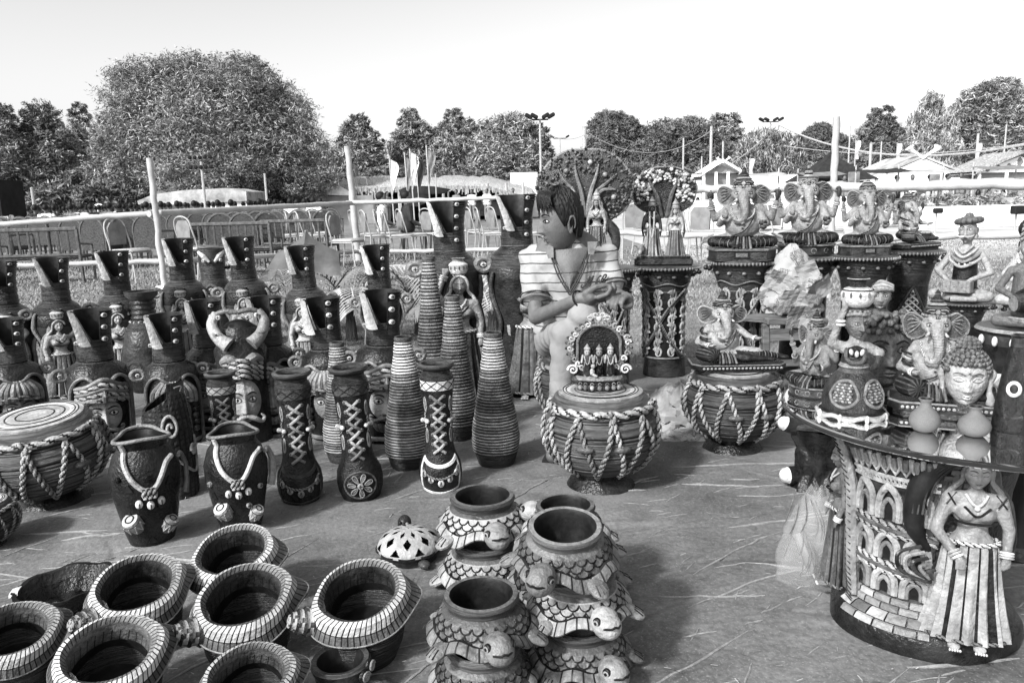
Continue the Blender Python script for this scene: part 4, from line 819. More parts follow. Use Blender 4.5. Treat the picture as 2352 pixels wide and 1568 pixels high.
def add_head(mb, T=None, base=LT, brow=BK, eye=PL, pupil=BK, lip=GY, ears=True, nu=56, nv=72, closed=False, **o):
    Pt, fr = head_grid(o, nu, nv); old = mb.T; mb.T = T if old is None else (old @ T if T is not None else old)
    mb.grid(Pt, base, cv=True); features(mb, Pt, brow, eye, pupil, lip, closed)
    if ears:
        for s in (-1, 1):
            mb.ell((s*.076, .012, -.004), (.010, .018, .032), (0, 0, s*-.35), base, 8, 10); mb.ell((s*.084, .008, .002), (.004, .010, .020), (0, 0, s*-.35), brow if base > 1 else base, 6, 8)
    mb.T = old

# ---- tall vase with a peeled-open neck; body carries relief
def neck_part(t, z0, z1, r0, r1, cut=(-1.0, .35), low=.45, tone=WH, flap=LT, screws=3, side=1, cross=True):
    """tube neck whose front-left is cut open; the cut sheet is curled down as a pale flap"""
    m = Mb(); nz, nt_ = 14, 64; th = np.linspace(0, 2*pi, nt_, endpoint=False); tt = (th+pi) % (2*pi)-pi
    zt = np.full(nt_, z1); c0, c1 = cut; zl = z0+(z1-z0)*low
    ins = (tt > c0) & (tt < c1); fr_ = (tt-c0)/(c1-c0); zt = np.where(ins, z1-(z1-zl)*np.clip(fr_/.72, 0, 1), zt)
    u = np.linspace(0, 1, nz)[:, None]; Z = z0+(zt[None]-z0)*u; r = lambda Z: np.interp(Z, [z0, z0+(z1-z0)*.25, z0+(z1-z0)*.6, z1], [r0, r0*.95, r0*.97, r1])
    R = r(Z)+.0012*np.sin(Z*700); X = np.stack([R*np.sin(tt)[None]*1, -R*np.cos(tt)[None], Z], -1); R2 = R-.008
    I = np.stack([R2*np.sin(tt)[None], -R2*np.cos(tt)[None], Z], -1)[::-1]; m.grid(X, tone, cv=True); m.grid(np.concatenate([X[-1:], I]), BK, cv=True)
    m.grid(np.array([X[1]*[.1, .1, 1], X[1]*[.93, .93, 1]]), BK, cv=True)
    for k in (.0, .05, .1): m.tube(np.stack([(r(z1-k*(z1-z0))+.001)*np.sin(np.linspace(c1, 2*pi+c0, 40)), -(r(z1-k*(z1-z0))+.001)*np.cos(np.linspace(c1, 2*pi+c0, 40)), np.full(40, z1-k*(z1-z0)-.002)], -1), .0035, 6, BR)
    nk = P('neck', m, t)
    a = lambda th, z, o=0: np.array([(r(z)+o)*sin(th), -(r(z)+o)*cos(th), z])
    m = Mb(); H = z1-z0; k = 10; Pp = []
    A0 = a(c0-.15, z1, .002); A1 = a(c0+.72*(c1-c0)-.25, zl-.01, .030)       # curled sheet: a half pipe along the cut edge
    for u in np.linspace(0, 1, k):
        c = A0+(A1-A0)*u+np.array([0, -.012*sin(pi*u), 0]); rr = .014+.015*u; row = []
        for q in np.linspace(-2.4, 2.2, 11): row.append(c+np.array([-cos(q)*rr*.9, -abs(1)*sin(q)*rr*.55-.004, -.35*sin(q)*rr]) )
        Pp.append(row)
    m.grid(np.array(Pp), flap); m.grid(np.array(Pp)*[.985, .985, 1]+[0, .003, 0], DK); P('curled_flap', m, t)
    for i in range(screws): z = z1-.02-H*.24*i; screw(nk, a(c1+.22, z, .001), c1+.22, .0115, PL if cross else LT)
    screw(t, A1+np.array([-.028, .004, .008]), -.6, .010, PL)
FACE_PROF = [(1e-3, .003), (.098, 0), (.106, .02), (.104, .12), (.108, .28), (.113, .38), (.100, .425), (.070, .450), (.060, .462)]
def face_vase(kind='turban', seed=0):
    """height .62; oval jar with a long bearded or female face in relief under a wavy hood"""
    t = thing('face_vase', 'x', 'vase', (0, 0, 0), group='crook-necked vases with faces'); s = Surf(FACE_PROF[1:]); r = random.Random(seed)
    m = Mb(); m.lathe(FACE_PROF, 56, [DK]*8); P('body', m, t)
    for i, z in enumerate((.440, .452, .464)): m = Mb(); m.lathe([(.060, z-.006), (.074-.006*i, z-.002), (.074-.006*i, z+.003), (.058, z+.007)], 40, [BR, MD, BR]); P('neck_ring', m, t)
    neck_part(t, .462, .70, .066, .070, cut=(-1.3, .25), low=.42)
    for sg in (-1, 1):          # ring handles at the shoulder
        m = Mb(); c = s.pt(sg*1.45, .40, .022); q = np.linspace(0, 2*pi, 15)[:-1]; m.tube(np.stack([c[0]+sg*.024*np.cos(q), np.full(14, c[1]), c[2]+.026*np.sin(q)], -1), .010, 8, GY, closed=True); P('handle', m, t); screw(t, c+np.array([0, -.004, 0]), 0, .009, PL, 'stud')
    m = Mb(); L = [(-1.15, .02), (-1.2, .15), (-1.1, .28), (-.98, .34), (-.72, .385), (-.45, .395), (-.2, .37), (0, .36), (.2, .37), (.45, .395), (.72, .385), (.98, .34), (1.1, .28), (1.2, .15), (1.15, .02)]
    m.tube(s.line(L, .010, 5), .008, 8, GY, flat=(1, 1)); P('hood_hem', m, t)
    # face: head pressed into the wall
    m = Mb(); yo = -.050; T = xf((0, yo, .205), (0, 0, 0), (.92, .72, 1.13)); add_head(m, T, base=LT if kind != 'woman' else GY, eye=PL, ears=False, jaw=.22, nose=1.5, nu=60, nv=84); P('face', m, t)
    fr = lambda x, z, o=0.0: np.array([x, yo-.066*sqrt(max(0.02, 1-(x/.075)**2))*1.02-o+.02*((z-.2)/.12)**2, z])
    if kind in ('turban', 'beard'):
        for i in range(5):      # turban wraps
            for sg in (-1, 1):
                m = Mb(); z = .285+i*.017; pts = cr([s.pt(sg*-.35, z+.018*(i % 2), .018), s.pt(0, z+.012+.006*i, .030), s.pt(sg*.4, z+.004, .022), s.pt(sg*.85, z-.012, .004)], 5)
                (rope if i % 2 else (lambda mb, p, rr, a, b: mb.tube(p, rr, 8, a)))(m, pts, .0105, LT if i % 2 else GY, DK); P('turban_wrap', m, t)
        m = Mb(); rope(m, cr([s.pt(-.85, .272, .004), s.pt(-.4, .284, .022), s.pt(0, .292, .030), s.pt(.4, .284, .022), s.pt(.85, .272, .004)], 6), .012, LT, DK, 4); P('turban_band', m, t)
        m = Mb(); m.tube([s.pt(0, .28, .042), s.pt(0, .31, .046), s.pt(0, .345, .032)], [.007, .011, .004], 8, MD); P('turban_jewel', m, t)
        for sg in (-1, 1):      # curled moustache
            m = Mb(); m.tube(cr([fr(0, .148, .016), fr(sg*.022, .142, .014), fr(sg*.046, .130, .010), fr(sg*.062, .138, .008), fr(sg*.062, .152, .008), fr(sg*.052, .150, .010)], 4), [.006, .010, .008, .006, .005, .003], 8, GY); P('moustache', m, t)
        m = Mb()
        for k in range(11):
            x = -.05+.01*k; m.tube(cr([fr(x, .125-.018*(1-abs(x)/.05), .012), fr(x*.9, .10-.02*(1-abs(x)/.05), .012), fr(x*.55, .062, .004)], 3), [.006, .007, .003], 6, GY if k % 2 else LT)
        P('beard', m, t)
    else:
        for k in range(9):      # combed-up hair or veil strands
            x = (k-4)/4; m = Mb(); m.tube(cr([s.pt(x*.75, .272-.02*abs(x), .014), s.pt(x*.62, .32, .022), s.pt(x*.35, .372, .006)], 4), [.0115, .012, .007], 8, LT if k % 2 else GY); P('hair_strand', m, t)
        m = Mb(); rope(m, cr([s.pt(-.9, .25, .002), s.pt(-.5, .276, .020), s.pt(0, .284, .030), s.pt(.5, .276, .020), s.pt(.9, .25, .002)], 6), .010, GY, BK, 4); P('hair_band', m, t)
        for sg in (-1, 1):
            for k in range(5): m = Mb(); m.ell(s.pt(sg*(.78+.04*(k % 2)), .24-.034*k, .008), (.014, .011, .019), m=DK if k % 2 else BR, nu=7, nv=9); P('hair_lock', m, t)
        m = Mb(); m.ell(fr(0, .262, .006), (.005, .004, .005), m=BK, nu=5, nv=6); P('forehead_mark', m, t)
    m = Mb(); m.lathe([(.105, .028), (.112, .034), (.112, .044), (.105, .050)], 48, GY); P('base_band', m, t)
    return t
ft = face_vase('turban', 1); fb = face_vase('woman', 2)
for (p, cx, yb, yt, ex, wk, lab) in (
    (ft, 240, 1035, 712, .12, 1.02, 'face vase with a turbaned moustached face directly behind the big left drum'),
    (fb, 408, 1020, 722, .05, 1.0, 'face vase with striped combed hair rising behind the basket-weave vase'),
    (fb, 52, 1010, 733, .1, 1.08, 'face vase with a staring female face at the left edge above the big drum'),
    (ft, 497, 985, 690, -.1, .95, 'face vase behind the half hidden pale-collared laced vase'),
    (ft, 632, 990, 682, 0, .92, 'face vase between the two-cuffed pot and the pair of middle face vases'),
    (fb, 775, 1004, 683, -.15, .98, 'face vase with long female face left of the half hidden ribbed vase'),
    (ft, 888, 1008, 668, .05, 1.0, 'bearded turbaned face vase between the flower-medallion vase and a ribbed vase')):
    put_h(p, cx, yb, yt, lab, lean=random.uniform(-.045, .03), extra=ex, hmodel=.70, wk=wk*1.22)

# ---- standing lady figure in relief / in the round, height 1, facing -Y
def lady(t, T, voxel=.012, arm='up', tone=(LT, GY, BR, PL), pot=True, nm='lady', skirtm=(LT, BK), face_sc=.60):
    old_skin, cloth = tone[0], tone[1]
    def tp(v): v = np.array(v, float); return T[:3, :3] @ v + T[:3, 3]
    k = np.linalg.norm(T[:3, 0]); b = Mb()
    def cap(a, c, ra, rb): b.cap(tp(a), tp(c), ra*k, rb*k, 12)
    def ell(c, r): b.merge(_e(tp(c), np.array(r)*k, T))
    def _e(c, r, T_):
        q = Mb(); R = np.array(T_[:3, :3])/k; q.ell((0, 0, 0), r); M4 = np.eye(4); M4[:3, :3] = R; M4[:3, 3] = c; o = Mb(); o.merge(q, M4); return o
    ell((0, 0, .70), (.085, .060, .10)); ell((0, 0, .60), (.062, .048, .07)); ell((0, 0, .53), (.095, .066, .075)); cap((0, 0, .78), (0, 0, .84), .030, .026)
    for s in (-1, 1): ell((s*.04, -.055, .705), (.038, .034, .038))
    cap((-.085, 0, .765), (.085, 0, .765), .036, .036)
    def arm_(s, up):
        if up: e = (s*.15, -.01, .84); h = (s*.085, -.01, 1.0)
        elif arm == 'skirt' and s < 0: e = (s*.15, -.05, .61); h = (s*.055, -.135, .49)
        else: e = (s*.135, -.01, .62); h = (s*.125, -.06, .48)
        cap((s*.095, 0, .765), e, .034, .026); cap(e, h, .026, .017)
        for f in range(4):
            a = np.array(h)+np.array([(f-1.5)*.009, -.004, 0]); d = np.array([(f-1.5)*.004, -.006, .045 if up else -.048]); cap(a, a+d, .009, .0055)
        cap(h, np.array(h)+[-s*.02, -.014, .018 if up else -.02], .009, .006)
        return e, h
    hands = [arm_(-1, arm in ('up', 'upleft')), arm_(1, arm == 'upright')]
    o = skin(nm+'_body', b, CL, t, voxel*k*.9, paint=None, smooth=2)
    for p in o.data.polygons: p.material_index = old_skin
    cz = np.array([0, 0, 0])
    # blouse
    m = Mb(); m.T = T; th = np.linspace(0, 2*pi, 28, endpoint=False)
    m.tube(cr([(-.088, -.02, .66), (-.05, -.088, .668), (0, -.062, .655), (.05, -.088, .668), (.088, -.02, .66)], 5), .007, 6, BK)
    m.tube(cr([(-.05, -.075, .75), (-.02, -.082, .715), (0, -.072, .70), (.02, -.082, .715), (.05, -.075, .75)], 5), .006, 6, DK)
    m.tube(cr([(-.042, -.035, .80), (-.02, -.062, .765), (0, -.068, .752), (.02, -.062, .765), (.042, -.035, .80)], 4), .0065, 6, PL); m.ell((0, -.074, .742), (.012, .008, .014), m=PL, nu=6, nv=8)
    P('necklace', m, t)
    m = Mb(); m.T = T; n = 15; seg = 60; pr = [(.10, .555), (.108, .52), (.113, .48), (.116, .44), (.121, .38), (.127, .32), (.135, .25), (.143, .18), (.153, .11), (.160, .06), (.165, .03), (.15, .025), (.001, .03)]
    fl = lambda th, z, R: R*(1+np.clip((.56-z)/.5, 0, 1)*.15*np.cos(n*th))
    m.lathe(pr, 90, (lambda th, z: np.where(np.cos(n*th) < -.62-.3*np.sin(th*5+1), skirtm[1], skirtm[0])), f=fl, sy=.62); P('skirt', m, t)
    m = Mb(); m.T = T; rope(m, [(.105*sin(a), -.068*cos(a), .548) for a in np.linspace(0, 2*pi, 30)], .010, PL, DK); P('girdle', m, t)
    m = Mb(); m.T = T; rope(m, [(.165*sin(a), -.102*cos(a), .035) for a in np.linspace(0, 2*pi, 40)], .009, GY, BK); P('skirt_hem', m, t)
    for s in (-1, 1): m = Mb(); m.T = T; m.ell((s*.05, -.10, .012), (.026, .045, .014), m=old_skin, nu=6, nv=10); [m.ell((s*.05+(j-2)*.010, -.143, .010), (.005, .009, .007), m=PL, nu=5, nv=6) for j in range(5)]; P('foot', m, t)
    for (e, h) in hands:
        e = np.array(e); h = np.array(h); d = h-e
        for q in (.72, .80, .88):
            m = Mb(); m.T = T; c = e+d*q; u = d/np.linalg.norm(d); a = np.cross(u, [0, 1, 0]); a /= np.linalg.norm(a); bb = np.cross(u, a); m.tube([c+(a*cos(x)+bb*sin(x))*.0235 for x in np.linspace(0, 2*pi, 11)[:-1]], .006, 6, PL, closed=True); P('bangle', m, t)
    m = Mb(); m.T = T; add_head(m, xf((0, -.008, .905), (0, 0, 0), face_sc*.95), base=old_skin, lip=GY, ears=False, nu=44, nv=56, closed=face_sc > .65); P('head', m, t)
    m = Mb(); m.T = T   # veil over hair falling behind
    m.ell((0, .012, .925), (.054, .056, .068), m=BK, nu=10, nv=16); P('hair', m, t)
    for s in (-1, 1):
        m = Mb(); m.T = T; m.tube(cr([(0, -.040, .985), (s*.036, -.042, .965), (s*.054, -.03, .92), (s*.058, -.01, .86), (s*.10, 0, .79), (s*.125, .01, .66), (s*.13, .02, .5)], 5), [.008, .010, .010, .011, .014, .015, .010], 8, tone[3]); P('veil_hem', m, t)
        m = Mb(); m.T = T; m.tube(cr([(s*.04, .02, .97), (s*.066, .02, .9), (s*.075, .02, .82), (s*.12, .03, .74), (s*.15, .03, .55), (s*.14, .03, .4)], 4), [.02, .026, .03, .03, .026, .01], 8, cloth); P('veil', m, t)
    if pot:
        m = Mb(); m.T = T; rope(m, [(.03*sin(a), -.03*cos(a), .985) for a in np.linspace(0, 2*pi, 16)], .010, PL, DK); P('head_ring', m, t)
        m = Mb(); m.T = T; m.lathe([(.02, .99), (.05, 1.0), (.066, 1.035), (.062, 1.07), (.04, 1.09), (.034, 1.105), (.048, 1.118), (.03, 1.116), (.025, 1.09), (.001, 1.07)], 28, [GY, PL, LT, PL, GY, LT, LT, BK, BK]); P('water_pot', m, t)
        m = Mb(); m.T = T
        for j in range(14): a = 2*pi*j/14; m.tube([(.066*sin(a), -.066*cos(a), 1.058), (.068*sin(a), -.068*cos(a), 1.03)], .0028, 5, BK)
        P('pot_pattern', m, t)
    return hands
def lady_vase(seed=0, hood=True):
    """height .9; crook-necked jar with a lady carrying a pot in relief on its front"""
    t = thing('lady_vase', 'x', 'vase', (0, 0, 0), group='crook-necked vases with pot-carrying ladies')
    pr = [(1e-3, .003), (.105, 0), (.115, .03), (.10, .15), (.105, .35), (.135, .52), (.135, .60), (.105, .66), (.075, .69), (.066, .70)]; s = Surf(pr[1:]); m = Mb(); m.lathe(pr, 56, [DK, DK, DK, BR, BR, DK, WH, WH, WH]); P('body', m, t)
    for i, z in enumerate((.675, .690, .704)): m = Mb(); m.lathe([(.062, z-.007), (.082-.006*i, z-.002), (.082-.006*i, z+.003), (.062, z+.008)], 40, [BR, MD, BR]); P('neck_ring', m, t)
    neck_part(t, .70, 1.0, .073, .084, cut=(-1.3, .2), low=.42)
    for sg in (-1, 1):
        m = Mb(); c = s.pt(sg*1.45, .61, .026); q = np.linspace(0, 2*pi, 15)[:-1]; m.tube(np.stack([c[0]+sg*.028*np.cos(q), np.full(14, c[1]), c[2]+.030*np.sin(q)], -1), .013, 8, GY, closed=True); P('handle', m, t); screw(t, c, 0, .011, PL, 'stud')
    lady(t, xf((-.02, -.115, .02), (0, 0, .1), .56), arm='upright', nm='relief_lady', face_sc=.58)
    m = Mb(); m.tube(s.line([(-1.0, .62), (-1.15, .5), (-.95, .4), (-1.2, .25), (-.9, .1)], .010, 6), [.007, .012, .009, .012, .006], 8, GY); P('hood_hem', m, t)
    m = Mb(); m.tube(s.line([(.95, .62), (1.15, .5), (.95, .4), (1.2, .25), (.9, .1)], .010, 6), [.007, .012, .009, .012, .006], 8, LT); P('hood_hem', m, t)
    return t
lv = lady_vase()
for (cx, yb, yt, ex, lab, wk) in (
    (34, 915, 600, .2, 'lady vase at the left edge behind the staring-face vase', 1.05), (155, 905, 592, .1, 'lady vase second from the left edge with a wide curved side', 1.0),
    (300, 888, 577, 0, 'lady vase with tall ringed neck above the turbaned face vase', 1.0), (440, 850, 548, 0, 'lady vase left of the short handled jug in the back row', 1.0),
    (588, 850, 543, 0, 'lady vase directly above the two-cuffed pot in the back row', 1.0), (722, 870, 564, -.1, 'lady vase before the palm fronds, left of centre', .95), (893, 880, 562, 0, 'lady vase before the palm fronds, right one, flute player side', .95)):
    put_h(lv, cx, yb, yt, lab, lean=random.uniform(-.04, .03), extra=ex, hmodel=1.0, wk=wk*random.uniform(1.22, 1.38))
# the big one whose lady shows whole, and its neighbour
def big_lady_vase(side):
    t = thing('lady_vase', 'x', 'vase', (0, 0, 0)); pr = [(1e-3, .003), (.11, 0), (.12, .03), (.10, .12), (.11, .4), (.15, .68), (.155, .76), (.125, .83), (.085, .87), (.072, .885)]; s = Surf(pr[1:]); m = Mb(); m.lathe(pr, 56, [DK, DK, DK, BR, BR, BR, WG, WH, WH]); P('body', m, t)
    for i, z in enumerate((.85, .866, .882)): m = Mb(); m.lathe([(.07, z-.007), (.092-.006*i, z-.002), (.092-.006*i, z+.003), (.07, z+.008)], 40, [BR, MD, BR]); P('neck_ring', m, t)
    neck_part(t, .885, 1.17, .080, .094, cut=(-1.25, .2), low=.36, screws=4)
    for sg in (-1, 1):
        m = Mb(); c = s.pt(sg*1.4, .78, .03); q = np.linspace(0, 2*pi, 17)[:-1]; m.tube(np.stack([c[0]+sg*.034*np.cos(q), np.full(16, c[1]), c[2]+.036*np.sin(q)], -1), .016, 8, GY, closed=True); P('handle', m, t); screw(t, c, 0, .015, PL, 'stud')
    if side: lady(t, xf((.03, -.15, .02), (0, 0, .05), .74), arm='up', nm='relief_lady', face_sc=.66, tone=(LT, BR, BR, PL), skirtm=(MD, BK))
    else: lady(t, xf((.04, -.13, .02), (0, 0, -.3), .74), arm='up', nm='relief_lady', face_sc=.66, tone=(LT, LT, BR, LT), skirtm=(MD, BK))
    for sg in (-1, 1): m = Mb(); m.tube(s.line([(sg*1.0, .74), (sg*1.2, .6), (sg*.95, .45), (sg*1.25, .3), (sg*.95, .1)], .012, 6), [.008, .014, .010, .014, .007], 8, MD); P('hood_hem', m, t)
    m = Mb(); m.lathe([(1e-3, .0), (.15, 0), (.155, .02), (.12, .04)], 32, BR); P('plinth', m, t)
    return t
put_h(big_lady_vase(True), 1046, 905, 462, 'tallest lady vase, whole smiling lady with a ringed pot on her head', extra=.05, hmodel=1.17, wk=1.2)
put_h(big_lady_vase(False), 1196, 900, 447, 'tall lady vase just left of the seated person, arm with bangles raised', extra=.2, hmodel=1.17, wk=1.2)

# ---- low jug with two flaps, ringed-neck jug, crowned side pots
def jug(kind):
    t = thing('jug', 'x', 'jug', (0, 0, 0)); pr = [(1e-3, 0), (.08, 0), (.11, .08), (.12, .2), (.09, .32), (.06, .37)]; m = Mb(); m.lathe(pr, 40, [DK, DK, BR, BR, WH]); P('body', m, t)
    if kind == 'flaps':
        m = Mb(); m.lathe([(.06, .36), (.062, .42), (.068, .52), (.060, .52), (.054, .42), (.001, .38)], 40, [WH, WH, BR, BK, BK]); P('neck', m, t)
        for sg in (-1, 1): m = Mb(); m.tube([(sg*.06, -.03, .505), (sg*.035, -.062, .48), (sg*.012, -.072, .455)], [.008, .014, .006], 8, PL); P('flap', m, t); screw(t, (sg*.04, -.068, .462), sg*.4, .008, PL)
        m = Mb(); m.tube(cr([(.062, 0, .50), (.095, 0, .51), (.105, 0, .46), (.08, 0, .42), (.058, 0, .42)], 5), .008, 8, DK); P('handle', m, t)
    else:
        m = Mb(); m.lathe([(.06, .36)]+[(.052+.008*(i % 2), .37+.012*i) for i in range(9)]+[(.075, .49), (.078, .51), (.06, .51), (.05, .45), (.001, .4)], 40, [BR]*2+[DK, BR]*4+[BR, BR, BK, BK, BK]); P('neck', m, t)
        m = Mb(); [m.ell((.064*sin(a), -.064*cos(a), .362), .006, m=LT, nu=5, nv=6) for a in np.linspace(0, 2*pi, 17)[:-1]]; P('bead_band', m, t)
    return t
put_h(jug('flaps'), 506, 800, 570, 'small jug with two turned-down flaps and a loop handle in the back row', hmodel=.52)
put_h(jug('rings'), 350, 900, 668, 'dark bottle-like jug with a ringed neck and bead band', hmodel=.51)
# two-cuffed sleeve pot with a bearded face and wound turban
t = thing('cuffed_pot', 'pot shaped as two raised cuffed arms above a moustached face', 'vase', (0, 0, 0)); pr = [(1e-3, 0), (.10, 0), (.105, .02), (.10, .3), (.11, .42), (.09, .46)]; s = Surf(pr[1:]); m = Mb(); m.lathe(pr, 48, [DK]*5); P('body', m, t)
m = Mb(); m.ell((0, .0, .50), (.07, .05, .05), m=BK, nu=10, nv=16); m.lathe([(.088, .455), (.085, .5), (.07, .52), (.05, .5)], 40, [DK, DK, BK]); P('mouth', m, t)
for sg in (-1, 1):
    m = Mb(); m.tube(cr([(sg*.085, -.03, .585), (sg*.105, -.05, .54), (sg*.085, -.085, .49), (sg*.045, -.105, .455)], 5), [.016, .022, .025, .032], 12, LT); P('sleeve', m, t)
    m = Mb(); rope(m, cr([(sg*.118, -.055, .515), (sg*.09, -.10, .50), (sg*.06, -.09, .49)], 5), .010, GY, BK); P('cuff', m, t)
    m = Mb(); m.tube(cr([(sg*.085, -.035, .58), (sg*.05, -.045, .592), (sg*.0, -.05, .585)], 4), .011, 8, GY); P('roll', m, t); screw(t, (sg*.075, -.06, .57), sg*.5, .010, PL)
    m = Mb(); m.tube(cr([(sg*.01, -.115, .05+.32), (sg*.05, -.11, .40), (sg*.08, -.08, .38)], 4), [.016, .02, .012], 8, LT); P('turban_wrap', m, t)
for i in range(4): m = Mb(); rope(m, cr([s.pt(-.8, .30+.022*i, .004), s.pt(0, .325+.022*i, .03), s.pt(.8, .30+.022*i, .004)], 6), .011, LT, DK, 4); P('turban_wrap', m, t)
m = Mb(); add_head(m, xf((0, -.05, .205), (0, 0, 0), (.9, .72, 1.15)), base=LT, ears=False, jaw=.2, nose=1.3); P('face', m, t)
for sg in (-1, 1): m = Mb(); m.tube(cr([(0, -.13, .15), (sg*.03, -.125, .14), (sg*.06, -.11, .12), (sg*.072, -.10, .135), (sg*.06, -.105, .15)], 4), [.007, .011, .009, .007, .003], 8, LT); P('moustache', m, t)
put_h(t, 572, 1015, 706, 'pot shaped as two raised cuffed arms above a moustached face', hmodel=.60)

# ---- basket-weave vase with scrolls
t = thing('basket_vase', 'dark basket-weave vase with pale scrolls and a cut-away slanted mouth', 'vase', (0, 0, 0)); pr = [(1e-3, 0), (.105, 0), (.115, .03), (.118, .15), (.112, .32), (.098, .43), (.085, .47)]; s = Surf(pr[1:]); m = Mb()
zt = lambda th: .47+.035*np.sin(th)
nu, nv = 60, 96; th = np.linspace(0, 2*pi, nv, endpoint=False); u = np.linspace(0, 1, nu)[:, None]; TT = (th+pi) % (2*pi)-pi; top = .45+.05*np.clip(np.sin(TT), -1, 1)+np.where((TT > .15) & (TT < 1.6), .03, 0); Z = u*top[None]; R = np.interp(Z, s.z, s.r); gr = (np.abs(((TT*12/pi) % 1)-.5) < .10)[None] | (np.abs(((Z*46) % 1)-.5) < .12); R = R-.003*gr
X = np.stack([R*np.sin(TT)[None], -R*np.cos(TT)[None], Z], -1); m.grid(X, np.where(gr, BK, BR), cv=True); m.grid(np.concatenate([X[-1:], (X[::-1]*[.88, .88, 1])[:30]]), BK, cv=True); P('body', m, t)
def scroll(th0, z0, r0, turns, dirn=1, stretch=4.2): return [(th0+dirn*r0*stretch*(1-k/ (turns*12+1))**1.0*cos(k*2*pi/12)*2, z0+r0*(1-k/(turns*12+1))*sin(k*2*pi/12)*1.6) for k in range(int(turns*12))]
for (a, z, r_, tn, d) in ((.12, .335, .038, 1.6, -1), (-.75, .27, .018, 1.4, 1), (1.0, .22, .018, 1.4, -1)): m = Mb(); m.tube(s.line(scroll(a, z, r_, tn, d), .006, 4), .0075, 8, LT); P('scroll', m, t)
m = Mb(); m.tube(s.line([(-.22, .335), (-.35, .30), (-.30, .27), (-.15, .24), (-.1, .20)], .006), .0075, 8, LT); m.tube(s.line([(-.35, .30), (-.8, .315), (-1.0, .27), (-1.0, .22)], .006), .0065, 8, LT); P('tendril', m, t)
m = Mb(); m.tube(s.line([(.2, .20), (.9, .13), (1.15, .16), (1.2, .28)], .006), .006, 8, LT); P('tendril', m, t)
m = Mb(); m.grid(np.array([[s.pt(.15+1.3*a, z, .006) for a in np.linspace(0, 1, 8)] for z in (.468, .48, .52)]), BR); m.tube(cr([s.pt(.5, .50, .012), s.pt(.9, .50, .012), s.pt(.8, .48, .012)], 4), .003, 5, LT); P('lip_flap', m, t)
put_h(t, 402, 1142, 885, 'dark basket-weave vase with pale scrolls and a slanted cut mouth', hmodel=.50, wk=.90)

